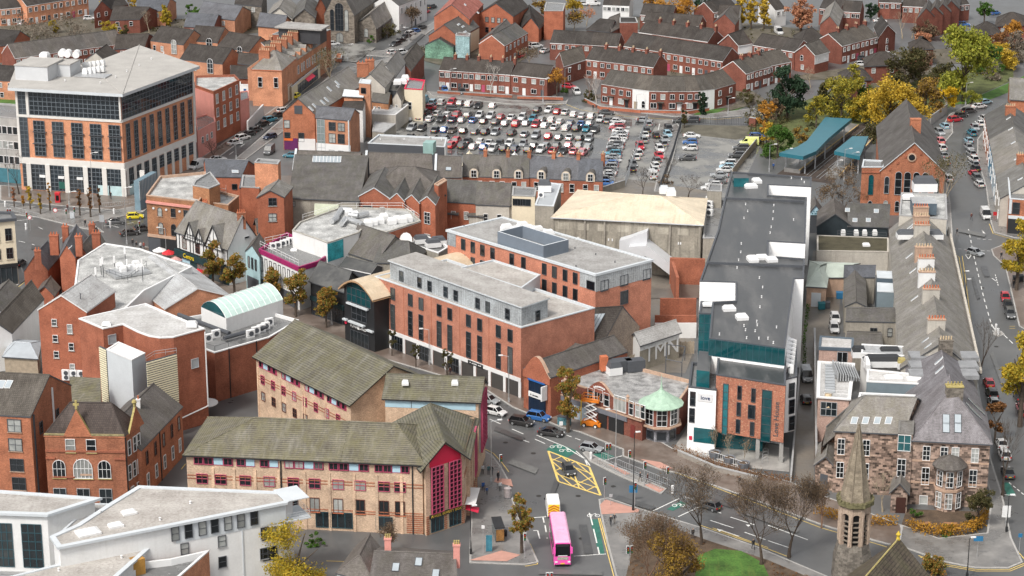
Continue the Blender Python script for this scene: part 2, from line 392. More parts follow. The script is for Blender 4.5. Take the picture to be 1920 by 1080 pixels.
 def chimw(s,X,Y,z,sx=1.0,sy=.7,h=1.8,pots=3,matl=None,rz=0,potm=None,base=1.5,capm=None):
  m=MB();m.box((X,Y,z-base),sx,sy,h+base-.2,rz,0);m.box((X,Y,z+h-.2),sx+.16,sy+.16,.2,rz,1)
  o=m.build('chimney',[matl or BRV,capm or matl or BRV],s.root)
  for k in range(pots):
   q=(k-(pots-1)/2)*sx/max(pots,1)
   pm=MB();pm.lathe((X+cos(rz)*q,Y+sin(rz)*q,z+h),[(.13,0),(.11,.45),(.14,.5),(.14,.56)],7)
   rpt(pm.build('chimney_pot',potm or TERRA),o)
  return o
 def roofwin(s,x,y,plane,w=.8,h=1.1,name='rooflight',frm=None):
  """rooflight lying on roof plane (origin, eave dir, up-slope dir)"""
  o,d,u=plane;n=d.cross(u).normalized()
  a=P(x,y,0);b=P(x,y,30);k=(o-a).dot(n)/((b-a).dot(n));p=a+(b-a)*k
  m=MB();q=p-d*w/2-u*h/2+n*.02
  m.obox(q,d*w,u*h,n*.1,0);m.obox(q+d*.07+u*.07+n*.03,d*(w-.14),u*(h-.14),n*.085,1)
  return m.build(name,[frm or METD,SKYL],s.root)
def rpt(o,par):
 """make a freshly built mesh (in world place) a child of par"""
 o.location=root_loc(o)-root_loc(par);o.parent=par;return o
def pxpoly(pts,H):
 q=[G3(p,H)for p in pts]
 if len(q)==3:q.append(q[0]+q[2]-q[1])
 return q
def G3(p,H):return V2(P(p[0],p[1],H))
def flatw(name,label,cat,poly,H,wall,roof,par=.5,cop=None,group=None,z0=0.0,ov=.06,th=.14):
 b=Bld(name,label,cat,poly,H,group,z0)
 m=MB();m.prism(b.poly,z0,H-.02,top=False);m.build('wall',wall,b.root)
 inn=inset(b.poly,.3);out=inset(b.poly,-ov)
 m=MB();m.face(*[(p.x,p.y,H-par)for p in inset(b.poly,.05)]);m.build('roof',roof,b.root)
 m=MB();n=len(inn)
 for lo,hi,zz in((out,out,None),):
  for i in range(n):
   j=(i+1)%n;a,c=out[i],out[j];e,f=inn[i],inn[j]
   m.face((a.x,a.y,H-th),(c.x,c.y,H-th),(c.x,c.y,H+.06),(a.x,a.y,H+.06))
   m.face((a.x,a.y,H+.06),(c.x,c.y,H+.06),(f.x,f.y,H+.06),(e.x,e.y,H+.06))
   m.face((e.x,e.y,H+.06),(f.x,f.y,H+.06),(f.x,f.y,H-par-.02),(e.x,e.y,H-par-.02))
   m.face((a.x,a.y,H-th),(e.x,e.y,H-th),(f.x,f.y,H-th),(c.x,c.y,H-th))
 m.build('parapet',cop or COPE,b.root);return b
def flat(name,label,pts,H,wall,roof,cat='building',**kw):
 return flatw(name,label,cat,pxpoly(pts,H),H,wall,roof,**kw)
def gabw(name,label,cat,poly,He,Hr,wall,roof,ax=0,hip=(0,0),ov=.35,th=.22,rf=.5,group=None,z0=0.0,fascia=None,ridge=None,verge=None,z0w=None,root=None):
 b=Bld(name,label,cat,poly,He,group,z0)if root is None else root
 q=[V2(p)for p in poly]
 if ax:q=q[1:]+q[:1]
 ma=q[0]*(1-rf)+q[3]*rf;mb_=q[1]*(1-rf)+q[2]*rf;d=(mb_-ma).normalized();nf=V3((d.y,-d.x))
 wf=abs((q[0]-ma).dot(nf));wb=abs((q[3]-ma).dot(nf));dz=.08
 sf=(Hr-He)/max(wf,.01);sb=(Hr-He)/max(wb,.01)
 oa=ov;e=[q[0]-d*oa+nf*ov,q[1]+d*oa+nf*ov,q[2]+d*oa-nf*ov,q[3]-d*oa-nf*ov]
 ez=[He-sf*ov,He-sf*ov,He-sb*ov,He-sb*ov]
 ra=ma+d*hip[0]if hip[0]else ma-d*oa;rb=mb_-d*hip[1]if hip[1]else mb_+d*oa
 T=[V3((p.x,p.y,z+dz))for p,z in zip(e,ez)]+[V3((ra.x,ra.y,Hr+dz)),V3((rb.x,rb.y,Hr+dz))]
 top=[(0,1,5),(0,5,4),(2,3,4),(2,4,5)];loop=[0,1]
 if hip[1]:top.append((1,2,5));loop+=[2]
 else:loop+=[5,2]
 if hip[0]:top.append((3,0,4));loop+=[3]
 else:loop+=[3,4]
 m=MB();Bt=[v-V3((0,0,th))for v in T]
 m.add(T,top,0);m.add(Bt,[tuple(reversed(f))for f in top],1)
 for i in range(len(loop)):
  a,c=loop[i],loop[(i+1)%len(loop)]
  m.face(T[a],Bt[a],Bt[c],T[c],m=1 if not(4 in(a,c)or 5 in(a,c))else 2)
 r1,r2=T[4],T[5]
 ro=m.build('roof',[roof,fascia or METD,verge or fascia or METD],b.root)
 rm=MB();rm.tube(r1+V3((0,0,.02)),r2+V3((0,0,.02)),.12,5)
 for h_,ids,rp in((hip[0],(0,3),r1),(hip[1],(1,2),r2)):
  if h_:
   for k in ids:rm.tube(T[k],rp,.10,5)
 rpt(rm.build('ridge',ridge or roof),ro)
 m=MB();m.prism(q,z0 if z0w is None else z0w,He,top=False)
 if not hip[0]:m.face((q[3].x,q[3].y,He),(q[0].x,q[0].y,He),(ma.x,ma.y,Hr))
 if not hip[1]:m.face((q[1].x,q[1].y,He),(q[2].x,q[2].y,He),(mb_.x,mb_.y,Hr))
 m.build('wall',wall,b.root)
 D3=V3((d.x,d.y,0))
 b.fp=(T[0],D3,(V3((ma.x,ma.y,Hr+dz))-V3((q[0].x,q[0].y,He+dz))).normalized())
 b.bp=(T[2],-D3,(V3((mb_.x,mb_.y,Hr+dz))-V3((q[2].x,q[2].y,He+dz))).normalized())
 b.ridge=(V3((ma.x,ma.y,Hr)),V3((mb_.x,mb_.y,Hr)));b.roofob=ro
 if hip[1]:b.hp=(T[1],(T[2]-T[1]).normalized(),((T[5]-(T[1]+T[2])/2)).normalized())
 return b
def gab(name,label,pts,He,Hr,wall,roof,ax=0,hip=(0,0),cat='building',**kw):
 return gabw(name,label,cat,pxpoly(pts,He),He,Hr,wall,roof,ax,hip,**kw)
def custom(name,label,cat,verts,roofs,H,wall,roof,poly,group=None,z0=0.0):
 """building with freely shaped roof faces (world points)"""
 b=Bld(name,label,cat,poly,H,group,z0)
 m=MB();m.prism(b.poly,z0,H,top=False);m.build('wall',wall,b.root)
 m=MB()
 for f in roofs:m.face(*[V3(verts[i])for i in f])
 m.build('roof',roof,b.root);return b
def deep(A,B,d):
 """rectangle from front edge A->B going d metres away from the viewer"""
 u=(B-A).normalized();n=V3((-u.y,u.x));return[A,B,B+n*d,A+n*d]
def rect(a,b,d,H):return deep(G3(a,H),G3(b,H),d)
def terrace(tpl,a,b,n,depth,He,Hr,wall,roof,group,fr='w',chim=True,door=True,endl=None,verge=None,wins=2,name='terraced_house',fascia=WHT,cat='house',lower=True,doors=None,ww=1.15,chm=None,hips=None,dormer=False):
 """a row of houses between photo points a and b (front eaves); every house is its own thing"""
 A,B=G3(a,He),G3(b,He);u=(B-A)/n;out=[]
 for k in range(n):
  q=deep(A+u*k,A+u*(k+1),depth);L=u.length
  hp=(0,0)
  if hips:hp=(hips[0]if k==0 else 0,hips[1]if k==n-1 else 0)
  h=gabw(name,tpl.replace('#',ordn(k)),cat,q,He,Hr,wall,roof,0,hp,ov=.0 if 0<k<n-1 else .01,group=group,fascia=fascia,verge=verge or fascia,th=.2)
  ts=[.5]if wins==1 else[.27,.73]if wins==2 else[(j+.5)/wins for j in range(wins)]
  s=.72*He/5.2;h.wz(0,ts,He-1.75*He/5.2,He-.45*He/5.2,ww,fr,2,1)
  if lower:
   tl=ts[:-1]if door else ts
   for t in tl:h.wz(0,[t],.85,2.2,ww*1.25,fr,2,1)
   if door:h.door(0,ts[-1],.95,2.1,([WHT,METD,WHT,MAG,WHT]if not doors else doors*3)[k%5])
  if chim:
   m0,m1=h.ridge;h.chimw(m1.x,m1.y,Hr,1.1,.75,1.0,2,chm or wall,h.ang(0)+pi/2,BUFF,base=.8)
  if dormer:pass
  out.append(h)
 return out
def ac(b,x,y,z,rz=0,s=1.0,name='air_conditioner'):
 p=P(x,y,z);m=MB();m.box(p,.95*s,.4*s,.85*s,rz,0);ca,sa=cos(rz),sin(rz)
 c=p+V3((sa*.21*s,-ca*.21*s,.45*s));m.tube(c,c+V3((sa*.02,-ca*.02,0)),.3*s,10,1)
 return m.build(name,[WHT,METD],b.root)
def rail(b,pts,h=1.05,matl=None,n=2,name='railing',post=1.6):
 m=MB();pts=[V3(p)for p in pts];up=V3((0,0,1))
 for a,c in zip(pts,pts[1:]):
  for k in range(n):z=h*(k+1)/n;m.tube(a+up*z,c+up*z,.035,4)
  q=max(1,int((c-a).length/post))
  for k in range(q+1):p=a+(c-a)*k/q;m.tube(p,p+up*h,.035,4)
 return m.build(name,matl or GALV,b.root if b else None)
def vents(b,pts,z,matl=None,r=.18,h=.3):
 for x,y in pts:
  m=MB();m.lathe(P(x,y,z),[(r,0),(r*.7,.05),(r*.6,h),(r,h),(r,h+.08)],8);m.build('roof_vent',matl or WHT,b.root)
def hatch(b,x,y,z,sx=1.2,sy=1.2,h=.35,rz=0,name='rooflight',matl=None):
 p=P(x,y,z);m=MB();m.box(p,sx,sy,h*.6,rz,0);q=[V3((sx/2*i,sy/2*j))for i,j in((-1,-1),(1,-1),(1,1),(-1,1))]
 ca,sa=cos(rz),sin(rz);w=lambda v,k,z_:(p.x+(v.x*ca-v.y*sa)*k,p.y+(v.x*sa+v.y*ca)*k,p.z+z_)
 vs=[w(v,.98,h*.6)for v in q]+[w(v,.7,h)for v in q]
 m.add(vs,[(0,1,5,4),(1,2,6,5),(2,3,7,6),(3,0,4,7),(4,5,6,7)],1)
 return m.build(name,[WHT,matl or WHT],b.root)
def stk(b,i,t0,t1,z,matl,out=.1,h=.25,name='lettering'):
 """a line of writing too small to read: short uneven stk"""
 m=MB();A,B=b.at(i,t0,z,out),b.at(i,t1,z,out);d=B-A;L=d.length;d.normalize();n=V3((d.y,-d.x,0));x=0;k=0
 while x<L-.1:
  w=(.22,.12,.28,.16,.2)[k%5];m.obox(A+d*x,d*w,n*.04,(0,0,h*(1,.7,.85,.65,1)[k%5]));x+=w+(.06 if k%6 else .3);k+=1
 return m.build(name,matl,b.root)
cam=bpy.data.objects.new('camera',bpy.data.cameras.new('camera'));COL.objects.link(cam)
cam.location=(0,0,HC);cam.rotation_euler=(radians(90)-PT,0,0)
cam.data.sensor_width=36;cam.data.lens=36*F_/1920;cam.data.clip_end=5000;cam.data.clip_start=1
SC.camera=cam
SUN_EL,SUN_AZ=radians(52),radians(215)
w=bpy.data.worlds.new('World');SC.world=w;w.use_nodes=True;nt=w.node_tree
sky=nt.nodes.new('ShaderNodeTexSky');sky.sky_type='NISHITA';sky.sun_disc=False
sky.sun_elevation=SUN_EL;sky.sun_rotation=SUN_AZ;sky.dust_density=4;sky.air_density=1.0;sky.ozone_density=1
hs=nt.nodes.new('ShaderNodeHueSaturation');hs.inputs['Saturation'].default_value=.12;hs.inputs['Value'].default_value=1.0
nt.links.new(sky.outputs[0],hs.inputs['Color']);nt.links.new(hs.outputs[0],nt.nodes['Background'].inputs[0])
nt.nodes['Background'].inputs[1].default_value=.105
sl=bpy.data.lights.new('sun','SUN');sl.energy=1.5;sl.angle=radians(10);sl.color=(1,.94,.85)
so=bpy.data.objects.new('sun',sl);COL.objects.link(so)
so.rotation_euler=(radians(90)-SUN_EL,0,pi-SUN_AZ)
SC.view_settings.view_transform='Standard';SC.view_settings.look='None';SC.view_settings.gamma=1;SC.view_settings.exposure=.95
ASPH=wetm('asphalt',(.075,.077,.079),(.135,.136,.136),sc=.045,lo=.26,hi=.55,thr=(.34,.66),var=.1,fine=.35)
ASPHD=wetm('car_park_asphalt',(.085,.085,.085),(.26,.255,.24),sc=.12,lo=.10,hi=.6,thr=(.42,.58),var=.15)
PAVE=wetm('paving',(.155,.15,.145),(.25,.24,.23),sc=.2,lo=.25,hi=.6,var=.12);PAVEL=wetm('pale_paving',(.30,.285,.27),(.42,.40,.375),sc=.2,lo=.3,hi=.6)
PAVEB=wetm('brown_paving',(.15,.115,.095),(.22,.18,.155),sc=.2,lo=.3,hi=.6);PAVER=M('red_tactile_paving',(.46,.25,.20),.7,.12,1.0)
YARD=wetm('yard_concrete',(.15,.135,.12),(.21,.185,.155),sc=.1,lo=.3,hi=.6);GRASSM=M('grass_turf',(.065,.15,.025),.95,.45,.35,streak=.5,streakc=(.12,.14,.03));GRASSD=M('rough_grass',(.10,.115,.04),.9,.45,.3)
EARTH=M('leaf_litter_earth',(.10,.068,.045),.95,.4,.6);MKW=M('white_marking',(.70,.70,.68),.6,.18,1.2);MKY=M('yellow_marking',(.72,.52,.16),.6,.15,1.2);MKG=M('green_cycle_surface',(.035,.15,.115),.6,.22,.8)
BROWNG=M('weedy_ground',(.115,.105,.08),.9,.35,.25)
m=MB();m.face((-900,60,0),(900,60,0),(1300,2600,0),(-1300,2600,0));struct('ground',m,ASPH)
ZL=[0.0,0.0]
def sheet(name,pts,matl,z=None,px=True):
 ZL[0]+=.004;z=ZL[0]if z is None else z
 m=MB();m.face(*[(*(G(*p)if px else p),z)for p in pts]);return struct(name,m,matl)
def slab(name,pts,matl,h=.13,kerb=True,px=True):
 ZL[1]+=.0011;h+=ZL[1]
 q=[G(*p)if px else V2(p)for p in pts]
 ar=sum(a.x*b.y-b.x*a.y for a,b in zip(q,q[1:]+q[:1]))
 if ar<0:q.reverse()
 m=MB();inn=inset(q,.28)if kerb else q;n=len(q)
 m.prism(q,0,h,1,top=False)
 if kerb:
  for i in range(n):
   j=(i+1)%n;a,b,c,d=q[i],q[j],inn[j],inn[i]
   m.face((a.x,a.y,h),(b.x,b.y,h),(c.x,c.y,h),(d.x,d.y,h),m=1)
 m.face(*[(p.x,p.y,h)for p in inn],m=0)
 return struct(name,m,[matl,CONC])
def strip(name,pts,w,matl,z=.030,dash=None,px=True,w3=True):
 """painted line through photo points, w metres wide; dash = (mark, gap)"""
 q=[G(*p)if px else V2(p)for p in pts];m=MB();acc=0.0
 def seg(a,b):
  d=(b-a).normalized();n=V3((-d.y,d.x))*w/2
  m.face((*(a-n),z),(*(b-n),z),(*(b+n),z),(*(a+n),z))
 for a,b in zip(q,q[1:]):
  L=(b-a).length;d=(b-a).normalized()
  if not dash:seg(a-d*.02,b+d*.02);continue
  s=0.0
  while s<L:
   seg(a+d*s,a+d*min(L,s+dash[0]));s+=sum(dash)
 return struct(name,m,matl)
def shape(name,polys,matl,z=.034):
 m=MB()
 for pl in polys:m.face(*[(*G(*p),z)for p in pl])
 return struct(name,m,matl)
sheet('car_park_surface',[(690,300),(1128,356),(1170,330),(1215,222),(1090,198),(800,172),(745,200)],ASPHD)
sheet('side_street_surface',[(1125,362),(1172,330),(1214,224),(1262,224),(1240,330),(1250,370)],ASPHD)
sheet('gravel_lot',[(1240,372),(1272,262),(1278,234),(1405,236),(1432,262),(1400,330),(1380,370)],ASPHD)
sheet('weedy_ground',[(1276,250),(1279,234),(1405,236),(1425,254),(1380,262)],BROWNG)
sheet('alley_surface',[(1484,900),(1508,560),(1525,470),(1582,470),(1576,560),(1566,640),(1532,660),(1526,900)],YARD)
sheet('back_yard_surface',[(1035,690),(1215,480),(1310,480),(1300,660),(1285,700)],YARD)
sheet('forecourt_paving',[(1262,842),(1290,800),(1480,840),(1480,885),(1400,877)],PAVEL)
sheet('rail_track_bed',[(1452,330),(1590,232),(1650,225),(1640,250),(1560,345)],wetm('track_ballast',(.045,.032,.026),(.085,.062,.05),sc=.3,lo=.7,hi=.9))
sheet('rough_grass_bank',[(1400,250),(1440,215),(1560,170),(1720,140),(1900,120),(1900,150),(1800,195),(1740,215),(1620,230),(1520,270),(1450,300)],GRASSD)
sheet('grass_verge',[(1786,195),(1840,178),(1900,152),(1925,140),(1925,158),(1875,180),(1830,196)],GRASSM)
sheet('front_garden',[(1690,985),(1765,1000),(1840,985),(1845,960),(1700,955)],EARTH)
for k,q in enumerate([[(1300,215),(1320,206),(1365,203),(1400,200),(1410,196),(1378,208),(1330,218)],[(0,178),(30,172),(40,190),(0,196)]]):
 sheet('grass_patch',q,GRASSM)
slab('pavement',[(880,1046),(885,890),(902,842),(924,855),(940,876),(952,897),(963,940),(978,985),(992,1017),(1010,1055),(985,1060),(880,1056)],PAVE)
slab('pavement',[(905,728),(960,764),(1052,802),(1087,811),(1167,843),(1167,856),(1242,883),(1272,888),(1397,932),(1540,985),(1640,1015),(1700,1030),(1690,985),(1530,925),(1484,905),(1262,842),(1190,800),(1080,765),(985,730),(900,690),(640,600),(480,520),(420,500),(300,470),(270,462),(262,478),(300,500),(420,575),(640,650)],PAVEB)
slab('pavement',[(1122,937),(1140,934),(1202,955),(1250,970),(1320,991),(1420,1026),(1560,1085),(1155,1085),(1138,1020),(1126,965)],PAVE)
slab('traffic_island',[(1092,850),(1106,866),(1160,893),(1240,927),(1250,917),(1200,896),(1120,858),(1100,846)],PAVEL)
slab('pavement',[(1684,1024),(1772,1055),(1830,1066),(1892,1066),(1918,1055),(1897,1010),(1880,930),(1858,860),(1845,800),(1830,700),(1818,620),(1795,500),(1787,470),(1778,462),(1800,600),(1820,700),(1838,860),(1858,935),(1850,1000),(1760,1010),(1690,985)],PAVE)
slab('pavement',[(1858,468),(1862,480),(1884,500),(1898,560),(1910,612),(1960,640),(1980,470),(1900,452)],PAVEB)
slab('pavement',[(1857,416),(1863,436),(1900,446),(1960,455),(1990,380),(1880,300),(1850,260),(1858,225),(1848,240),(1832,262),(1832,300),(1848,350)],PAVE)
slab('traffic_island',[(1861,627),(1866,620),(1878,622),(1884,628),(1872,632)],PAVEL)
slab('pavement',[(1787,250),(1786,232),(1800,215),(1840,190),(1836,185),(1780,215),(1762,245),(1760,300),(1768,360),(1776,470),(1788,462),(1782,380),(1774,330),(1770,270)],PAVE)
slab('pavement',[(0,348),(270,368),(330,318),(372,300),(500,214),(560,170),(640,96),(650,96),(520,216),(380,318),(345,340),(268,398),(180,392),(0,376)],PAVEB)
slab('plaza_pavement',[(-30,378),(60,388),(130,396),(200,398),(262,385),(268,398),(170,418),(195,436),(150,428),(70,408),(-30,396)],PAVE)
slab('pavement',[(640,100),(735,108),(800,64),(850,28),(842,22),(770,70),(720,95)],PAVE)
slab('pavement',[(560,196),(620,140),(680,120),(735,108),(730,116),(690,126),(640,150),(580,200),(540,240),(460,300),(440,300)],PAVE)
slab('pavement',[(1100,192),(1120,187),(1190,202),(1290,214),(1300,218),(1440,200),(1470,190),(1470,196),(1420,215),(1340,221),(1260,219),(1150,206)],PAVE)
slab('pavement',[(800,172),(826,174),(960,190),(1060,191),(1066,186),(1062,195),(960,196),(810,180)],PAVE)
slab('pavement',[(0,500),(40,500),(45,512),(66,512),(20,545),(-20,560)],PAVE)
slab('pavement',[(1240,360),(1262,300),(1276,240),(1270,232),(1260,236),(1250,270),(1232,330),(1226,360)],PAVE)
for q in[[(1018,905),(1036,912),(1050,912),(1035,903)]]:pass
shape('tactile_paving',[[(1125,948),(1135,938),(1200,957),(1196,962),(1128,966)],[(1208,911),(1218,908),(1246,919),(1236,925)],[(880,1052),(940,1034),(976,1042),(950,1054)],[(926,905),(930,898),(958,900),(962,914)],[(1200,862),(1238,868),(1262,880),(1236,880)],[(1140,872),(1150,874),(1182,890),(1172,892)]],PAVER,.16)
ZP=[]
sheet('leaf_litter',[(1172,1090),(1190,1010),(1262,992),(1330,1016),(1440,1052),(1530,1090)],EARTH,.17)
sheet('lawn',[(1302,1092),(1308,1044),(1340,1031),(1390,1035),(1430,1057),(1446,1092)],GRASSM,.19)
def hatchbox():
 o=[(1028,846),(1105,876),(1126,929),(1047,903)]
 q=[G(*p)for p in o];L=lambda a,b,t:a+(b-a)*t
 segs=[(q[0],q[1]),(q[1],q[2]),(q[2],q[3]),(q[3],q[0])]
 for t in(.25,.5,.75):
  segs.append((L(q[0],q[1],t),L(q[3],q[2],t))if t==.5 else(L(q[0],q[3],t),L(q[1],q[2],t)))
 for t in(.33,.66):
  segs.append((L(q[0],q[3],t),L(q[0],q[1],t)));segs.append((L(q[2],q[1],t),L(q[2],q[3],t)))
  segs.append((L(q[0],q[3],t),L(q[3],q[2],1-t)))
  segs.append((L(q[0],q[1],t),L(q[1],q[2],1-t)))
 m=MB()
 for k,(a,b)in enumerate(segs):
  d=(b-a).normalized();n=V3((-d.y,d.x))*(.17 if k<4 else .11)
  m.face((*(a-n),.031+.0008*k),(*(b-n),.031+.0008*k),(*(b+n),.031+.0008*k),(*(a+n),.031+.0008*k))
 struct('yellow_box_marking',m,MKY)
hatchbox()
shape('green_cycle_box',[[(1024,843),(1040,832),(1058,836),(1083,846),(1078,850),(1058,861)],[(1110,852),(1132,848),(1152,856),(1132,864)],[(1106,974),(1121,974),(1134,1040),(1123,1040)],[(1250,955),(1276,940),(1288,945),(1262,958)],[(1880,905),(1892,905),(1905,928),(1888,930)]],MKG,.026)
for p,dsh in(([(918,786),(1022,832)],(3,3)),([(925,775),(955,789),(978,800)],(2.5,1.5)),([(1006,816),(1060,838),(1098,862),(1106,873)],None),([(1062,816),(1090,826)],(1.2,.8)),([(1080,846),(1096,860),(1101,872)],None),([(960,818),(1005,834)],(4,5)),([(1132,864),(1166,855)],None),([(1105,962),(1108,972),(1116,1005),(1124,1040)],(2.6,1.4)),([(1076,1043),(1136,1039)],None),([(990,972),(1024,969)],None),([(1018,970),(1020,980)],None),([(1058,966),(1062,975)],None),([(1062,986),(1068,1006)],(3,2)),([(1022,985),(1026,1010)],(2.6,2)),([(1225,958),(1273,935)],None),([(1272,969),(1310,951)],None),([(1285,932),(1310,940)],(1.5,1)),([(1332,976),(1375,990)],None),([(1396,998),(1440,1014),(1500,1034)],(4,4)),([(1370,970),(1414,984)],None),([(1345,992),(1386,1006)],None),([(1440,985),(1475,998),(1530,1018)],(4,4)),([(1300,945),(1360,965)],(1,1.2)),([(1000,995),(1008,995),(1012,1010)],None),([(970,1012),(980,1000)],None)):
 strip('lane_marking',p,.2,MKW,dash=dsh)
for p in([(1122,972),(1140,1040),(1152,1085)],[(1125,972),(1144,1040),(1157,1085)],[(1168,852),(1168,842)],[(1252,883),(1277,890),(1398,936),(1540,990),(1640,1019),(1712,1041)],[(1310,984),(1420,1022),(1480,1045)],[(1336,990),(1440,1027)],[(985,1062),(1008,1058),(1002,1038),(994,1020)],[(905,840),(925,850),(940,866),(954,885)],[(1884,1000),(1898,1022),(1922,1050)],[(1722,1042),(1772,1058),(1830,1068),(1892,1068),(1922,1056)],[(1726,1045),(1772,1061),(1830,1071),(1894,1071),(1926,1058)],[(1804,480),(1810,520),(1820,600),(1830,660)],[(1788,476),(1798,482),(1803,510),(1812,580)],[(1855,420),(1862,438),(1900,449)],[(1893,612),(1903,612)],[(1893,616),(1903,616)],[(-20,563),(22,547),(67,514)],[(1062,196),(1085,205),(1120,212),(1180,219),(1260,224)],[(1300,222),(1345,224),(1420,218),(1470,199)],[(826,178),(960,194),(1055,196)],[(100,392),(118,402)],[(104,392),(122,402)],[(340,880),(348,870)],[(612,1052),(645,1053)]):
 strip('yellow_line',p,.14,MKY,z=.029)
for p,dsh in(([(1816,430),(1826,480),(1845,560),(1858,606),(1862,622)],(2.2,2.0)),([(1858,606),(1870,626)],None),([(1882,628),(1900,645)],(2,1)),([(1786,466),(1858,471)],(.7,.5)),([(1832,448),(1862,450)],(.7,.5)),([(1866,515),(1872,537)],(1,.6)),([(1860,522),(1867,527)],None),([(1223,229),(1262,229)],(.8,.8)),([(1237,232),(1234,244)],None),([(35,452),(60,458),(110,478)],(2,3)),([(72,426),(80,430)],None),([(160,395),(214,396)],None),([(240,388),(268,380)],None),([(195,424),(250,418)],None),([(210,424),(250,432)],(2,2)),([(30,414),(62,411)],None),([(1892,905),(1920,928)],(.8,.6)),([(1862,925),(1905,930)],None),([(430,290),(470,262),(520,222)],(3,5)),([(690,150),(760,90),(830,35)],(3,6))):
 strip('lane_marking',p,.18,MKW,dash=dsh)
for tri in([(1846,441),(1841,431),(1849,441)],[(1810,478),(1821,478),(1816,486)]):
 strip('give_way_marking',tri+[tri[0]],.18,MKW)
shape('direction_arrow',[[(1344,992),(1356,994),(1349,997)],[(1398,984),(1409,984),(1403,988)]],MKW)
for x,y in((1042,838),(1060,845),(1113,967),(1272,948)):
 c=G(x,y);m=MB()
 for dx in(-.6,.6):
  for k in range(10):
   a,b=2*pi*k/10,2*pi*(k+1)/10;r,q=.42,.30
   m.face(*[(c.x+dx+rr*cos(t),c.y+rr*sin(t)*1.4,.036)for rr,t in((q,a),(r,a),(r,b),(q,b))])
 m.face((c.x-.6,c.y-.06,.037),(c.x+.3,c.y+.7,.037),(c.x+.3,c.y+.85,.037),(c.x-.6,c.y+.06,.037));m.face((c.x+.6,c.y,.038),(c.x+.3,c.y+.9,.038),(c.x+.2,c.y+.9,.038),(c.x+.5,c.y,.038))
 struct('cycle_symbol',m,MKW)
for k in range(9):strip('bay_marking',[(770+k*21,232+k*1.2),(775+k*21,226+k*1.2)],.1,MKW,z=.024)
for k in range(5):strip('bay_marking',[(650+k*9,116-k*5),(668+k*9,121-k*5)],.1,MKW,z=.024)
GARD=wetm('garden_ground',(.085,.075,.05),(.15,.13,.10),sc=.35,lo=.6,hi=.9,thr=(.4,.6));YARDD=wetm('back_yard_paving',(.12,.10,.09),(.20,.17,.15),sc=.4,lo=.4,hi=.7)
for q in([(1040,118),(1100,116),(1180,126),(1230,134),(1226,150),(1130,140),(1060,150)],[(1165,92),(1180,92),(1360,126),(1350,150),(1235,140),(1225,125),(1160,104)],[(1340,70),(1500,100),(1560,96),(1560,60),(1400,44),(1340,50)],[(1450,150),(1560,150),(1600,175),(1700,160),(1760,130),(1700,110),(1600,125)],[(1640,100),(1800,90),(1920,80),(1920,118),(1760,120)],[(1160,48),(1350,86),(1400,60),(1300,42),(1180,30)],[(1030,94),(1060,92),(1165,98),(1160,108),(1050,110)],[(0,40),(230,30),(280,60),(230,80),(0,90)],[(230,40),(500,30),(500,60),(400,70),(260,64)],[(270,90),(500,80),(480,150),(380,140),(270,110)],[(0,120),(230,92),(280,100),(240,130),(0,160)],[(780,110),(810,72),(960,60),(1010,90),(960,128),(830,124)],[(640,150),(790,100),(800,170),(760,240),(690,240)],[(1340,215),(1400,200),(1440,190),(1400,165),(1345,180),(1380,195)]):
 sheet('garden_ground',q,GARD)
for q in([(1100,180),(1140,190),(1200,200),(1290,210),(1370,202),(1385,190),(1130,176)],[(815,175),(960,186),(1050,189),(1040,176),(830,166)]):sheet('front_garden',q,YARDD)
sheet('central_yard_surface',[(480,330),(1130,330),(1340,360),(1330,560),(1000,560),(700,480),(480,450)],YARD)
PA=wetm('old_asphalt_patch',(.066,.067,.069),(.10,.101,.102),sc=.3,lo=.3,hi=.6);PB2=wetm('worn_asphalt',(.12,.12,.118),(.17,.17,.165),sc=.2,lo=.3,hi=.6,stretch=(1,.3,1))
for k,q in enumerate(([(960,860),(1010,880),(1004,890),(952,870)],[(930,800),(985,822),(978,828),(926,808)],[(1085,985),(1100,985),(1112,1040),(1096,1040)],[(1010,1068),(1130,1072),(1130,1080),(1010,1078)],[(1160,930),(1230,952),(1222,958),(1150,938)],[(1290,920),(1380,948),(1372,954),(1284,926)],[(1400,960),(1500,995),(1494,1001),(1396,966)],[(1826,520),(1838,560),(1832,562),(1821,522)],[(1838,500),(1850,500),(1856,520),(1846,520)],[(1862,660),(1884,720),(1878,724),(1856,664)],[(60,460),(130,474),(126,482),(58,468)],[(120,440),(170,446),(168,452),(118,446)],[(1800,430),(1850,440),(1846,446),(1797,436)],[(440,290),(500,236),(508,238),(448,293)],[(700,140),(790,64),(797,66),(708,143)],[(1180,300),(1224,232),(1230,233),(1188,302)],[(1800,300),(1806,250),(1812,250),(1808,300)],[(1040,900),(1030,930),(1038,934),(1048,906)])):
 sheet('road_patch',q,PA if k%3 else PB2)
for x,y in((1000,850),(1090,1010),(948,830),(1150,912),(1330,955),(1450,990),(1842,540),(1868,650),(1010,930),(90,470),(1815,440),(1084,930)):
 m=MB();c=P(x,y);m.face(*[(c.x+.42*cos(2*pi*k/12),c.y+.42*sin(2*pi*k/12),.0275)for k in range(12)]);struct('manhole_cover',m,M('cast_iron',(.035,.033,.03),.5,.3,4))
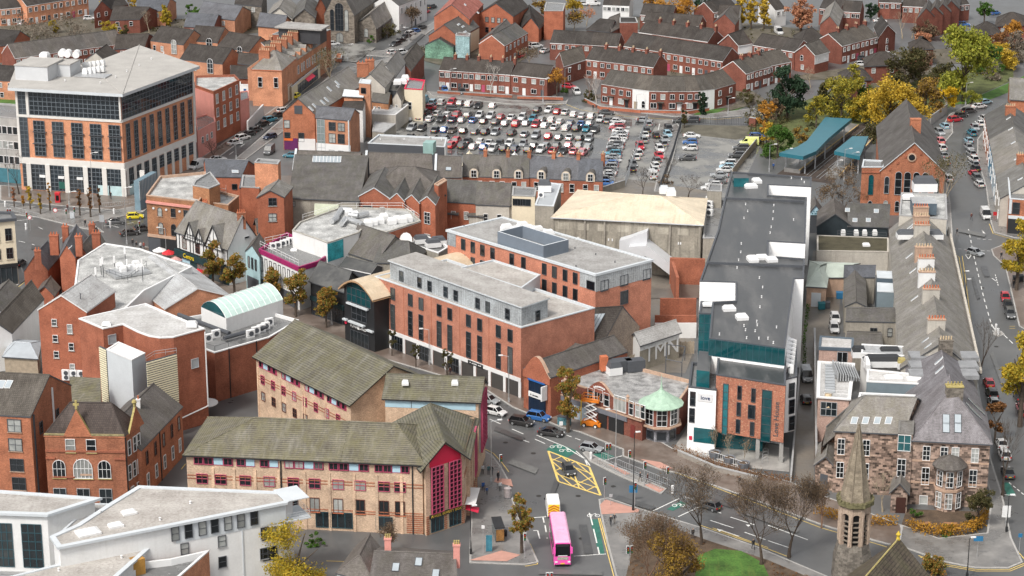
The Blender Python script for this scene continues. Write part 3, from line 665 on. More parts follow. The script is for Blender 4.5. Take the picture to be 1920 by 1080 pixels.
def buff_block():
 H=11.6
 FL,FR=G3((349,850),H),G3((792,869),H)
 q=deep(FL,FR,15.0)
 b=gabw('apartment_block','buff brick apartment block with long mossy tiled roof, crimson corner gable and corner shop','building',q,H,H+3.2,CREAM,MOSS,0,(9,5),ov=.5,fascia=BLK)
 xs4=[418,505,551,595,635,675,720,746]
 for x0,x1 in((363,437),(443,478),(487,522),(533,607),(616,692),(702,768)):
  A,B=b.edge(0);t0,t1=tat(A,B,x0,H-1),tat(A,B,x1,H-1)
  b.band(0,H-1.75,H-.35,MAG,'window_band',.03,t0,t1)
  n=max(2,round((t1-t0)*(B-A).length/1.5))
  for k in range(n):
   t=t0+(t1-t0)*(k+.5)/n;w=(t1-t0)*(B-A).length/n
   if n>2 and k==n//2 or n==2 and k==1:b.band(0,H-1.6,H-.5,BLUP,'blue_panel',.07,t-(t1-t0)*.45/n,t+(t1-t0)*.45/n)
   else:ptw(b,b.at(0,t,H-1.62,.07),b.ang(0),w*.9,1.15,'r',2,1)
 b.wr(0,[379,414,460,505,550,590,634,675,720,750],(888,903),1.75,'r',2,2,h=1.6)
 b.wr(0,[505,550,590,634,675,720,750],(929,950),1.5,'b',2,1,h=2.3,sill=TERRA)
 b.wz(0,[.02+.075*k for k in range(4)],3.2,5.3,1.4,'b',2,1)
 for z in(H-3.6,H-4.1,3.3,2.9):b.band(0,z,z+.16,BRV,'brick_string_course',.05)
 for t in(.105,.195,.285,.385,.495,.60,.705,.80,.905):b.band(0,0,H-2.2,CREAM,'pilaster',.12,t,t+.012)
 for t in(.40,.955):b.band(0,0,H,BLK,'downpipe',.16,t,t+.005)
 b.curtain(0,.545,.70,.5,3.0,5,1,'t',GLN);b.curtain(0,.80,.87,.5,2.6,2,1,'t',GLN)
 b.curtain(0,.34,.375,.5,2.6,1,1,'t',GLN)
 for x,y in((0,0),):pass
 cz=[G3((803,870),H),G3((864,851),H)]
 u=(cz[1]-cz[0]).normalized();n=V3((-u.y,u.x));d=15.5
 c0=cz[0]-u*.5;c1=cz[1]+u*.6;BR_=G3((890,782),H);MB_=G3((807,757),H+3)
 cq=[c0,c1,BR_,MB_*2-BR_]
 cb=gabw('','','',cq,H,H+3.0,CREAM,MOSS,1,(0,0.01),ov=.9,fascia=BLK,root=b)
 E=(c0,c1);L=(c1-c0).length;H2=H
 mid=(c0+c1)/2;o=V3((u.y,-u.x,0))*.1
 m=MB();z0=H-.7
 w2=L/2-.7
 f=[(-w2,z0),(w2,z0),(w2,H+.1),(0,H+2.35),(-w2,H+.1)]
 vs=[V3((mid.x+u.x*x,mid.y+u.y*x,z))+o for x,z in f];m.face(*vs);m.add([v-o*1.2 for v in vs],[range(4,-1,-1)])
 for i in range(5):a,c=vs[i],vs[(i+1)%5];m.face(a,a-o*1.2,c-o*1.2,c)
 m.build('crimson_gable_panel',REDP,b.root)
 for t0,t1 in((.12,.42),(.58,.88)):
  b.curtain(E,t0,t1,3.4,H-.65,3,11,'r',GL,'bay_window',.5,.09)
 b.band(E,2.6,3.2,BLK,'shop_fascia',.25,.08,.92)
 p=b.at(E,.5,2.95,.3);text('ANGEL BEAUTY BOX',.62,M('gold_letter',(.65,.45,.08),.4),b.root,p,(u.x,u.y,0),name='shop_lettering')
 b.curtain(E,.12,.44,.3,2.5,3,1,'t',GLN);b.curtain(E,.60,.90,.3,2.5,3,1,'t',GLN)
 for k in range(9):
  for t in(0.0,.47,.93):b.band(E,.2+k*.34,.36+k*.34,BRV,'brick_stripe',.09,t,t+.07)
  b.band(0,.2+k*.34,.36+k*.34,BRV,'brick_stripe',.07,.93,1.0)
 R1,R2=c1,BR_
 S=(R1,R2)
 for t in(.2,.45,.62,.85):b.band(S,0,H-.8,CREAM,'pilaster',.5,t,t+.06)
 for k in range(9):
  for t in(.2,.45,.62,.85):b.band(S,.2+k*.34,.36+k*.34,BRV,'brick_stripe',.54,t,t+.06)
 for z in(H-3.6,H-4.1,3.3):b.band(S,z,z+.16,BRV,'brick_string_course',.06)
 b.curtain(S,.68,.84,3.4,H-.6,3,10,'r',GL,'bay_window',.7,.09)
 m=MB();pa=b.at(S,.02,3.0,.1);pb=b.at(S,.45,3.0,.1);oo=V3((pb.y-pa.y,pa.x-pb.x,0)).normalized()
 m.obox(pa,pb-pa,oo*1.6,(0,0,.12));m.build('shop_canopy',WHT,b.root)
 m=MB();pa=b.at(S,.03,2.1,.1);m.obox(pa,(pb-pa)*.22,oo*2.0-V3((0,0,.5)),(0,0,.1));m.build('red_awning',REDP,b.root)
 Hm=11.3
 A0,A1=G3((480,667),Hm),G3((657,756),Hm)
 uu=(A1-A0).normalized();nn=V3((-uu.y,uu.x));w=16.5
 mq=[A0,A1,A1+nn*w,A0+nn*w]
 bm=gabw('apartment_block','buff brick apartment wing with broad mossy green tiled roof behind the stair block','building',mq,Hm,Hm+4.6,CREAM,MOSS,0,(0,0),ov=.5,fascia=BLK)
 for t in(.03,.28,.53,.76):
  bm.band(0,Hm-1.8,Hm-.4,MAG,'window_band',.03,t,t+.2)
  for k in range(4):
   tt=t+.025+.05*k
   if k==1:bm.band(0,Hm-1.6,Hm-.5,BLUP,'blue_panel',.07,tt-.024,tt+.024)
   else:ptw(bm,bm.at(0,tt,Hm-1.62,.07),bm.ang(0),1.0,1.15,'r',1,1)
 for z in(Hm-4.6,Hm-7.6):bm.wz(0,[.07+.115*k for k in range(8)],z,z+1.6,1.15,'b' if z<5 else 'r',2,2)
 for z in(Hm-3.5,Hm-4.0):bm.band(0,z,z+.14,BRV,'brick_string_course',.05)
 for t in(.01,.26,.5,.52,.74):bm.band(0,0,Hm-2,CREAM,'pilaster',.12,t,t+.012)
 Hs=13.2
 s0,s1=G3((722,744),Hs),G3((897,751),Hs)
 bs=gabw('stair_block','buff and pale blue stair block under a small mossy roof with two white roof vents','building',deep(s0,s1,8.5),Hs,Hs+2.3,CREAM,MOSS,0,(0,0),ov=.5,fascia=BLK)
 bs.band(0,Hs-1.7,Hs-.2,BLUP,'blue_panel',.05,0,.97);bs.band(0,Hs-1.7,Hs-.2,METD,'downpipe',.1,.28,.285)
 bs.curtain(1,.1,.8,4,Hs-.2,4,12,'r',GL,'bay_window',.6,.09)
 for x in(760,853):hatch(bs,x,721,Hs+1.5,1.1,1.1,.7,name='roof_vent')
 return b
buff_block()
def white_flats():
 H=13.5
 A,B=G3((112,1024),H),G3((535,941),H)
 pts=[A,B,G3((548,925),H),G3((262,913),H),G3((208,946),H),G3((148,985),H),G3((100,1006),H)]
 b=flatw('apartment_block','white rendered apartment block with slanting pale roof and a row of top floor windows','building',pts,H,WHITE,LROOF,par=.12,cop=METL,ov=.45,th=.3)
 b.band(0,H-3.0,H-.3,METL,'grey_cladding',.06,.50,1.0)
 b.wr(0,[328,353,379,402,427,451,476],(987,1010),1.15,'d',1,2,h=2.1,out=.1)
 b.wr(0,[346,416,496],(1018,1032),1.2,'d',1,2,h=1.7,sill=COPE);b.wr(0,[417,495],(1043,1062),1.2,'d',1,2,h=1.7,sill=COPE)
 b.wz(0,[.92],H-5.2,H-3.4,2.2,'d',2,2);b.wz(0,[.92],H-8.4,H-6.4,2.2,'d',2,2)
 b.band(0,1,H-3,METL,'downpipe',.12,.795,.80)
 for x,y,s in((242,963,2.0),(217,987,2.0),(165,1000,3.2)):hatch(b,x,y,H-.1,s,s*.7,.5,.5)
 vents(b,[(357,944),(188,962),(300,975)],H-.1)
 m=MB();e=b.at(0,1.0,H-3.2,-.2);d=(B-A).normalized();d3=V3((d.x,d.y,0));n3=V3((d.y,-d.x,0))
 m.obox(e-n3*4.5,d3*3.8,n3*4.8,(0,0,.2));m.obox(e-n3*4.5+V3((0,0,3.15)),d3*3.6,n3*4.8,(0,0,.12));m.build('balcony',METL,b.root)
 rail(b,[e-n3*4.4+V3((0,0,.2)),e-n3*4.4+d3*3.7+V3((0,0,.2)),e+n3*.2+d3*3.7+V3((0,0,.2)),e+n3*.2+V3((0,0,.2))],n=3)
 H2=13.5
 p2=[G3((-60,958),H2),G3((88,963),H2),G3((177,935),H2),G3((-40,919),H2)]
 b2=flatw('apartment_block','white rendered block with tall blue framed stair windows and flat pale roof at left edge','building',p2,H2,WHITE,LROOF,par=.12,cop=METL,ov=.5,th=.3)
 for x0,x1 in((-6,24),(42,79)):
  t0,t1=tat(*b2.edge(0),x0,9),tat(*b2.edge(0),x1,9);b2.curtain(0,t0,t1,H2-8.3,H2-1.7,3,5,'t',GLN)
 b2.wz(0,[.52,.60],1.2,3.4,1.2,'d',1,1)
 b2.band(0,H2-9.4,H2-9.0,COPE,'ledge',.3)
 H4=11.2
 p4=[G3((97,1012),H4),G3((150,1000),H4),G3((210,945),H4),G3((162,944),H4),G3((150,965),H4)]
 b4=flatw('link_block','low white link block with grey roof between two white apartment blocks','building',p4,H4,WHITE,LROOF,par=.1,cop=METL)
 b4.wz(0,[.3],H4-3,H4-.7,1.2,'d',1,2)
 H3=10.5
 p3=[G3((-20,1092),H3),G3((205,1090),H3),G3((285,1020),H3),G3((268,1020),H3)]
 b3=flatw('apartment_block','white roofed block beside the roof terrace along the bottom edge of the view','building',p3,H3,WHITE,LROOF,par=.1,cop=METL,ov=.4,th=.25)
 vents(b3,[(172,1040),(228,1046),(110,1070)],H3-.1)
 H5=9.0
 p5=[G3((215,1095),H5),G3((320,1095),H5),G3((392,1032),H5),G3((320,1048),H5),G3((270,1054),H5)]
 b5=flatw('terrace_block','orange brick block with paved dark roof terrace and white coping','building',p5,H5,BRO,GROOF,par=.9,cop=WHT)
 rail(b5,[P(275,1050,H5-.9),P(322,1046,H5-.9),P(358,1040,H5-.9)],n=3)
 m=MB();m.box(P(258,1075,H5-.9),1.8,1.4,2.3,.6);m.build('timber_store',M('ochre_boards',(.42,.22,.05),.7),b5.root)
 b5.wz(1,[.45],H5-4,H5-2.2,1.0,'d',1,2)
white_flats()
def old_hall():
 H=12.2
 A,B,C3=G3((83,815),H),G3((233,817),H),G3((262,796),H)
 q=[A,B,C3,A+(C3-B)]
 b=gabw('brick_hall','old orange brick hall with arched white windows, stone finials and dark hipped roof','hall',q,H,H+4.4,BRV,tilem('dark_ruddy_tile',(.065,.048,.042),tw=.33,th=.35,line=.5),0,(3.0,3.0),ov=.1,fascia=BRV)
 b.band(0,H-.05,H+.25,M('lichened_coping',(.30,.25,.13),.9,.4,2),'parapet',.12)
 u=(B-A).normalized();n=V3((-u.y,u.x))
 for t0,t1,hh,f in((.24,.60,4.3,0),):
  c0,c1=A+(B-A)*t0,A+(B-A)*t1
  m=MB();mid=(c0+c1)/2;o=V3((u.y,-u.x,0))*.2
  vs=[V3((c0.x,c0.y,H-.2))+o,V3((c1.x,c1.y,H-.2))+o,V3((mid.x,mid.y,H+hh))+o];bk=[v-o*3 for v in vs]
  m.add(vs+bk,[(0,1,2),(5,4,3),(0,3,4,1)]);m.add(vs+bk,[(1,4,5,2),(2,5,3,0)],1);g=m.build('front_gable',[BRV,OCH],b.root)
  m=MB();t=vs[2]-o;m.box(t,.35,.3,.6);m.box(t+V3((0,0,.6)),.9,.25,.3);m.box(t+V3((0,0,.9)),.3,.25,.5);rpt(m.build('finial',OCH,b.root),g)
 m=MB();c=q[1];nn2=(C3-B).normalized();a1=c+nn2*1.2;a2=c+nn2*6.0;mid=(a1+a2)/2;o=V3((u.x,u.y,0))*.2
 vs=[V3((a1.x,a1.y,H-.2))+o,V3((a2.x,a2.y,H-.2))+o,V3((mid.x,mid.y,H+3.6))+o];bk=[v-o*1.6 for v in vs]
 m.add(vs+bk,[(0,1,2),(5,4,3),(0,3,4,1)]);m.add(vs+bk,[(1,4,5,2),(2,5,3,0)],1);g=m.build('side_gable',[BRV,OCH],b.root)
 m=MB();m.lathe(vs[2]-o,[(.2,0),(.2,.3),(.42,.6),(.3,.9),(.05,1.1)],8);rpt(m.build('finial',OCH,b.root),g)
 b.wr(0,[132,171],(823,843),1.5,'w',1,2,h=2.2,sill=OCH)
 b.wr(0,[111,196],(862,888),2.0,'w',3,2,h=3.0,arch=True,sill=OCH);b.wr(0,[155.5],(860,890),3.0,'w',5,2,h=3.3,arch=True,sill=OCH)
 b.wr(0,[113,157,199],(915,942),2.0,'g',2,2,h=3.0,glass=GLN);b.band(0,5.1,5.35,BRC,'brick_cornice',.2,.08,.35);b.band(0,5.5,5.8,SAND,'inscription_panel',.1,.42,.58);b.band(0,9.4,9.7,BRC,'brick_cornice',.18)
 b.band(0,8.2,8.5,BRC,'brick_cornice',.18,.86,1);b.band(0,8.2,8.5,BRC,'brick_cornice',.18,0,.12)
 b.wz(1,[.25,.6,.85],8.5,11,1.0,'w',1,2);b.wz(1,[.2,.5,.8],4.5,7.0,1.0,'w',1,2);b.wz(1,[.3,.7],1,3.2,1.0,'w',1,2);b.band(1,0,H,BLK,'downpipe',.15,.03,.05)
 Hs=8.6
 p=[G3((264,843),Hs),G3((341,762),Hs)]
 uu=(p[1]-p[0]).normalized();nn=V3((-uu.y,uu.x))
 w=gabw('brick_hall_wing','orange brick wing with weathered slate roof stretching back along the narrow lane','building',[p[0],p[1],p[1]+nn*9.4,p[0]+nn*9.4],Hs,Hs+3.6,BRV,SLATEBR,0,(0,0),ov=.15)
 for z in(5.2,1.4):w.wz(0,[.12,.32,.52,.72,.9],z,z+2.3,1.0,'b' if z>4 else 'w',1,2)
 w.band(0,0,Hs,BLK,'downpipe',.14,.43,.44)
 w.chim(259,748,Hs+3.2,.6,.5,1.2,1,WHITE)
 m=MB();m.box(P(190,765,9),8,2.5,3.4,.1);
 bb=Bld('brick_annexe','small annexe with mossy green roof tucked behind the old orange brick hall','building',[G3((132,755),9),G3((190,765),9),G3((190,730),9),G3((132,727),9)],9)
 m=MB();m.prism(bb.poly,0,9,top=False);m.build('wall',BRV,bb.root);m=MB();pp=bb.poly;m.face((*pp[0],9),(*pp[1],9),(*pp[2],11),(*pp[3],11));m.build('roof',MOSS,bb.root)
old_hall()
def left_flats():
 H=15.2
 p=[G3((-40,776),H),G3((56,781),H),G3((133,722),H)]
 b=gab('apartment_block','red brick flats at the left edge with dark ribbed tile roof and two rooflights',[(-40,776),(57,781),(133,722)],H,H+4.2,BRV,TILEB,0,ov=.1,fascia=METD)
 b.wr(0,[27],(786,802),2.2,'d',2,2,h=2.1,sill=SAND);b.wr(0,[29],(822,839),2.2,'d',2,2,h=2.1,sill=SAND);b.wr(0,[32],(860,877),2.2,'d',2,2,h=2.1,sill=SAND);b.wr(0,[36],(895,912),2.2,'d',2,2,h=2.1,sill=SAND)
 b.wz(1,[.22,.62],H-4,H-2,1.0,'d',1,2);b.band(1,2,H,METD,'downpipe',.2,.05,.07);b.band(1,2,H+2,WHT,'downpipe',.2,.52,.54)
 for x in(3,16):b.roofwin(x,721,b.fp,1.0,1.6,frm=WHT)
left_flats()
def crimson():
 H=15.5
 b=gab('brick_block','four storey crimson brick block with small white windows and white gabled roof',[(72,580),(162,584),(215,545),(130,542)],15.0,17.8,BRC,WROOF,1,ov=.15,fascia=WHT)
 b.wr(0,[102],(598,608),.95,'w',1,2,h=1.3,sill=CONC);b.wr(0,[131],(608,622),.95,'w',1,2,h=1.7,sill=CONC);b.wr(0,[104],(628,639),.95,'w',1,2,h=1.3,sill=CONC);b.wr(0,[134],(643,653),.95,'w',1,2,h=1.4,sill=CONC)
 b.wr(0,[106],(658,669),.95,'w',1,2,h=1.3,sill=CONC);b.wr(0,[136],(682,692),.95,'w',1,2,h=1.3,sill=CONC)
 for t in(.5,.66,.82):
  m=MB();p=b.at(0,t,2.2,.45);m.box(p,1.3,.5,1.9,b.ang(0));q=p+V3((.1,-.3,1.4));m.tube(q,q+V3((0,-.05,0)),.4,10,1);q=q-V3((0,0,.85));m.tube(q,q+V3((0,-.05,0)),.4,10,1);m.build('air_conditioner',[WHT,METD],b.root)
 vents(b,[(137,553),(151,560)],16.5,METD,.12,.9)
 Hb=17.0
 pts=[(148,597),(193,616),(230,608),(258,622),(280,630),(300,633),(325,632),(384,616),(273,569)]
 c=flat('brick_block','big blank crimson brick hall with curved front and smooth white roof',pts,Hb,BRC,WROOF,par=.15,cop=WHT)
 c.wr(1,[210],(627,640),1.5,'g',1,1,h=1.7,glass=SKYL);c.wr(6,[365],(672,686),1.5,'g',1,1,h=1.7,glass=SKYL)
 m=MB();pa,pb=c.at(6,.97,3.2,.25),c.at(6,.97,Hb-.5,.25);m.tube(pa,pb,.12,6);m.tube(pa,c.at(6,.1,2.4,.25),.12,6);m.build('downpipe',WHT,c.root)
 hatch(c,200,610,Hb,1.6,1.0,.6);hatch(c,360,612,Hb,1.8,1.4,.9,name='roof_vent')
 Ht=15.2
 t=flat('vent_tower','tall white clad stair tower between two cream louvred screens',[(200,655),(247,675),(272,662),(222,641)],Ht,METL,WHT,par=.1,cop=WHT,cat='tower')
 for pa,pb,nm in(((186,649),(199,655),'louvre_screen'),((274,679),(331,663),'louvre_screen')):
  A,B=G3(pa,14.8),G3(pb,14.8);d=B-A;u=d.normalized();n=V3((-u.y,u.x));m=MB()
  m.obox((*A,3),(*(d),0),(*(n*.25),0),(0,0,11.8),1)
  for k in range(30):m.obox((*(A-n*.12),3.1+k*.39),(*d,0),(*(n*.12),0),(0,0,.22),0)
  m.build(nm,[M('cream_louvre',(.72,.66,.48),.6,.05),METD],t.root)
 rail(t,[P(274,678,14.8),P(290,668,14.8),P(331,662,14.8)],.9,GALV,2)
 Hr=9.2
 r=flat('brick_block','low crimson brick wing whose flat roof carries ducts and air conditioning plant',[(384,654),(402,661),(505,632),(560,600),(470,575),(330,598)],Hr,BRC,GROOF,par=.5,cop=WHT)
 for x,y in((390,640),(470,632),(490,622),(480,626),(498,618),(505,610),(405,632)):ac(r,x,y,Hr-.5,.6,1.6)
 rail(r,[P(386,652,Hr),P(403,657,Hr),P(503,629,Hr)],.8,METD,1,post=2.5)
 for a,e in(((335,590),(395,612)),((395,612),(430,625)),((420,634),(500,612))):m=MB();m.tube(P(*a,Hr+.3),P(*e,Hr+.3),.4,8);m.build('duct',METD,r.root)
 m=MB();m.lathe(P(385,756,2.0),[(2.2,0),(2.2,.15),(.2,.5)],14);m.build('entrance_canopy',WHT,r.root)
 for t0 in(.25,.75):r.band(1,0,Hr,BLK,'downpipe',.12,t0,t0+.012)
 v=[G3((378,600),9.0),G3((425,622),9.0),G3((531,586),9.0)];v.append(v[0]+v[2]-v[1])
 g=Bld('barrel_roofed_hall','white hall with pale green glazed barrel roof on the flat plant deck','building',v,11.5)
 m=MB();m.prism(v,0,11.5,top=False);m.build('wall',WHITE,g.root)
 m=MB();f=MB();K=10
 prof=[(k/K,11.5+2.0*sin(pi*k/K)**.8)for k in range(K+1)]
 L=lambda s,k:V3((*(v[0]*(1-k)+v[1]*k if s==0 else v[3]*(1-k)+v[2]*k),0))
 for(k0,z0),(k1,z1)in zip(prof,prof[1:]):
  m.face(L(0,k0)+V3((0,0,z0)),L(0,k1)+V3((0,0,z1)),L(1,k1)+V3((0,0,z1)),L(1,k0)+V3((0,0,z0)))
 GR=M('pale_green_glazing',(.47,.60,.56),.2,.08,.3);m.build('barrel_roof',GR,g.root)
 m=MB();m.add([L(0,k)+V3((0,0,z))for k,z in prof],[range(K+1)]);m.build('end_glazing',TEALG,g.root)
 for s in range(11):
  for(k0,z0),(k1,z1)in zip(prof,prof[1:]):
   a=L(0,k0)+(L(1,k0)-L(0,k0))*s/10+V3((0,0,z0+.03));c2=L(0,k1)+(L(1,k1)-L(0,k1))*s/10+V3((0,0,z1+.03));f.tube(a,c2,.05,3,cap=False)
 f.build('glazing_bars',WHT,g.root)
 Hw=12.0
 w=gab('brick_block','white roofed brick block with masts and plant deck behind the crimson hall',[(310,578),(432,555),(352,494),(222,513)],9.5,12.2,BRO,WROOF,1,ov=.2,fascia=WHT)
 w.wz(3,[.1,.2,.3],5.5,7.5,1.1,'w',1,2)
 Hv=12.0
 v2=flat('white_roofed_block','long white roofed hall with telephone masts and a railed plant deck',[(135,575),(225,588),(270,545),(360,500),(262,466),(196,456),(146,488)],Hv,WHITE,WROOFD,par=.12,cop=WHT)
 v2.wz(1,[.35,.5],Hv-2.6,Hv-1,1.0,'w',2,2)
 for x,y,h in((190,515,3.2),(194,520,4),(236,505,4.5),(239,514,3),(180,520,2),(215,500,2.2),(268,528,4.5)):
  m=MB();p=P(x,y,Hv);m.tube(p,p+V3((0,0,h)),.07,5);m.box(p+V3((0,-.15,h-1.4)),.35,.2,1.4,0,1);m.build('mast',[METD,WHT],v2.root)
 m=MB();m.box(P(240,512,Hv),7,5,.5,.55);m.build('plant_deck',GALV,v2.root)
 rail(v2,[P(195,512,Hv),P(240,528,Hv),P(275,500,Hv)],1.1,METD,2)
 for x,y in((232,508),(248,505),(255,498),(225,502),(262,505)):hatch(v2,x,y,Hv+.5,1.4,1.1,1.0,.5,'plant_unit')
crimson()
def hotel():
 H=13.2
 A,B=G3((703,518),H),G3((977,614),H);C=G3((1115,577),H)
 q=[A,B,C,A+(C-B)]
 b=flatw('hotel_building','long salmon brick building with paired tall windows and a set back grey clad top storey','building',q,H,BRH,LROOF,par=.4,cop=METL)
 cols=[717.5,737,770,790,824,844,879,900,935,957]
 b.wr(0,cols,(533,556),1.25,'d',1,1,h=2.3,glass=GLN);b.wr(0,cols,(564,613),1.25,'d',1,4,h=4.9,glass=GLN)
 b.band(0,3.0,3.75,WHT,'white_fascia',.12)
 L=(B-A).length
 for k in range(11):
  t=k/10*.985;b.band(0,0,3.0,WHT,'pier',.10,t,t+.016)
  if k<10:
   if k in(0,1,3,5):b.curtain(0,t+.02,t+.096,.25,2.9,4,2,'d',GLN)
   else:
    o=b.band(0,.1,2.9,METD,'shutter',.04,t+.018,t+.098)
    m=MB();pa,pb=b.at(0,t+.02,.2,.05),b.at(0,t+.096,.2,.05);dd=(pb-pa).normalized();nn=V3((dd.y,-dd.x,0))
    for j in range(14):m.obox(pa+(pb-pa)*j/13.5,dd*.07,nn*.06,(0,0,2.6))
    rpt(m.build('slats',M('brown_slat',(.10,.085,.07),.7),b.root),o)
 b.band(0,3.0,3.65,BLK,'sign_board',.2,.655,.755);stk(b,0,.67,.745,3.25,WHT,.26,.2)
 for t in(.205,.4,.595,.79):b.band(0,3.75,H,BRC,'expansion_joint',.03,t,t+.003)
 Hz=16.2;s=[G3((731,490),Hz),G3((978,577),Hz),G3((1027,561),Hz)];s.append(s[0]+s[2]-s[1])
 m=MB();m.prism(s,H-.4,Hz,top=False);zo=m.build('zinc_storey',tilem('standing_seam_zinc',(.42,.455,.48),rough=.45,tw=.5,th=60,line=.55,var=.04,msz=.04,pale=(.5,.53,.55)),b.root)
 m=MB();m.prism(inset(s,-.3),Hz,Hz+.25,1,True,0,True);rpt(m.build('zinc_roof',[LROOF,METL],b.root),zo)
 E=(s[0],s[1]);b.wr(E,[753,787,806,836,855,896,915,952],(508,526),1.15,'d',1,2,h=2.0,glass=GLN);b.wr((s[1],s[2]),[1008],(582,598),1.1,'d',1,1,h=1.9,glass=GLN)
 Hl=15.0;l=[G3((862,502),Hl),G3((978,540),Hl),G3((1013,515),Hl),G3((925,487),Hl)]
 lb=flatw('link_block','low grey roofed link between the two salmon brick wings','building',l,Hl,METL,LROOF,par=.25,cop=METL)
 Hb=17.0;k=[G3((839,431),Hb),G3((1117,514),Hb),G3((1222,487),Hb)];k.append(k[0]+k[2]-k[1])
 c=flatw('hotel_wing','salmon brick rear wing with pale flat roof and a grey louvred plant enclosure','building',k,Hb,BRH,LROOF,par=.15,cop=METL,ov=.25,th=.35)
 ZN=MATS['standing_seam_zinc']
 c.band(0,Hb-3.2,Hb-.3,ZN,'zinc_cladding',.05,.90,1.0);c.band(1,Hb-3.4,Hb-.3,ZN,'zinc_cladding',.05,0,1.0);c.band(0,Hb-3.0,Hb-.3,ZN,'zinc_cladding',.05,0.0,.06)
 cols=[869,887,905,924,960,982,1021,1040,1060,1079]
 c.wr(0,cols,(448,467),1.15,'d',1,1,h=2.2,glass=GLN)
 c.wr(0,cols,(477,495),1.15,'d',1,1,h=2.2,glass=GLN);c.wr(0,cols[4:],(528,545),1.15,'d',1,1,h=2.2,glass=GLN);c.wr(0,[1050,1072,1094],(572,590),1.15,'d',1,1,h=2.2,glass=GLN)
 c.wr(1,[1133,1170,1212],(525,545),1.9,'d',2,1,h=2.1,glass=GLT);c.wr(1,[1170],(545,566),1.9,'d',2,1,h=2.6,glass=GLN)
 c.curtain(0,.945,.995,Hb-3.2,Hb-1.6,1,1,'d',GLT)
 Hp=19.3;p=[G3((933,434),Hp),G3((1019,461),Hp),G3((1066,449),Hp)];p.append(p[0]+p[2]-p[1])
 m=MB();LV=M('slate_blue_louvre',(.16,.19,.23),.5,.06);inn=inset(p,.3)
 m.prism(p,Hb-.15,Hp,0,top=False);m.prism(list(reversed(inn)),Hb-.1,Hp,0,top=False)
 for i in range(4):j=(i+1)%4;m.face((*p[i],Hp),(*p[j],Hp),(*inn[j],Hp),(*inn[i],Hp),m=1)
 for z in range(9):
  o=inset(p,-.03);
  for i in range(4):j=(i+1)%4;m.face((*o[i],Hb+.1+z*.25),(*o[j],Hb+.1+z*.25),(*o[j],Hb+.2+z*.25),(*o[i],Hb+.2+z*.25))
 m.build('plant_enclosure',[LV,METL],c.root)
 for x,y in((968,440),(990,438),(1008,440),(1028,447),(980,432),(950,436)):hatch(c,x,y,Hb+.3,2.2,1.4,1.7,.4,'plant_unit')
 for x,y in((1078,466),(1117,478),(1153,492),(1080,500),(870,425)):vents(c,[(x,y)],Hb-.1,METD,.12,.25)
hotel()
def barrel_shop():
 H=11.0;A,B=G3((645,536),H),G3((701,556),H);d=(B-A).normalized();n=V3((-d.y,d.x));D=26
 q=[A,B,B+n*D,A+n*D]
 b=Bld('barrel_roofed_shop','black fronted shop with tall arched window under a buff barrel roof','shop',q,H)
 m=MB();m.prism(q,0,H,top=False);m.build('wall',BLK,b.root)
 K=10;prof=[(-.08+1.16*k/K,H-.4+2.6*sin(pi*k/K)**.9)for k in range(K+1)];m=MB();L=lambda s,k:A+(B-A)*k+(n*(-.9)if s==0 else n*D)
 for(k0,z0),(k1,z1)in zip(prof,prof[1:]):
  for dz,mi in((0,0),(-.35,1)):
   f=[(*L(0,k0),z0+dz),(*L(0,k1),z1+dz),(*L(1,k1),z1+dz),(*L(1,k0),z0+dz)]
   m.face(*(f if dz==0 else f[::-1]),m=mi)
  m.face((*L(0,k0),z0-.35),(*L(0,k1),z1-.35),(*L(0,k1),z1),(*L(0,k0),z0),m=1)
 BUFFR=M('buff_metal_roof',(.52,.42,.30),.5,.15,.3,streak=.3,streakc=(.7,.62,.5));m.build('barrel_roof',[BUFFR,M('ply_soffit',(.40,.25,.14),.7)],b.root)
 m=MB();m.face(*[(*(A+(B-A)*min(1,max(0,k))+n*.1),z-.4)for k,z in reversed(prof)],(*A,H-2),(*B,H-2));m.build('arched_window',TEALG,b.root)
 b.curtain(0,.10,.90,H-2.6,H+.3,5,2,'d',TEALG);b.band(0,H-3.1,H-2.8,METL,'ledge',.5,.12,.82)
 b.curtain(0,.25,.75,5.2,7.6,3,2,'d',GL);b.band(0,4.4,4.7,METL,'ledge',.6,.18,.70);b.band(0,4.4,4.7,METL,'ledge',.5,-.02,.12);b.band(0,3.9,4.2,METL,'ledge',.5,.78,.98)
 d3=(d.x,d.y,0);text('PUNA',.85,WHT,b.root,b.at(0,.33,3.75,.15),d3);text('LAND',.8,WHT,b.root,b.at(0,.62,3.75,.15),d3)
 for o in((.475,3.75),):m=MB();p=b.at(0,o[0],o[1],.1);m.tube(p,p+V3((d.y,-d.x,0))*.08,.36,10);m.build('sign_roundel',WHT,b.root)
 m=MB();p=b.at(0,.06,4.0,.1);m.tube(p,p+V3((d.y,-d.x,0))*.15,.35,10);m.build('heart_sign',REDP,b.root)
 b.curtain(0,.2,.8,.2,2.9,5,1,'d',GLN)
barrel_shop()
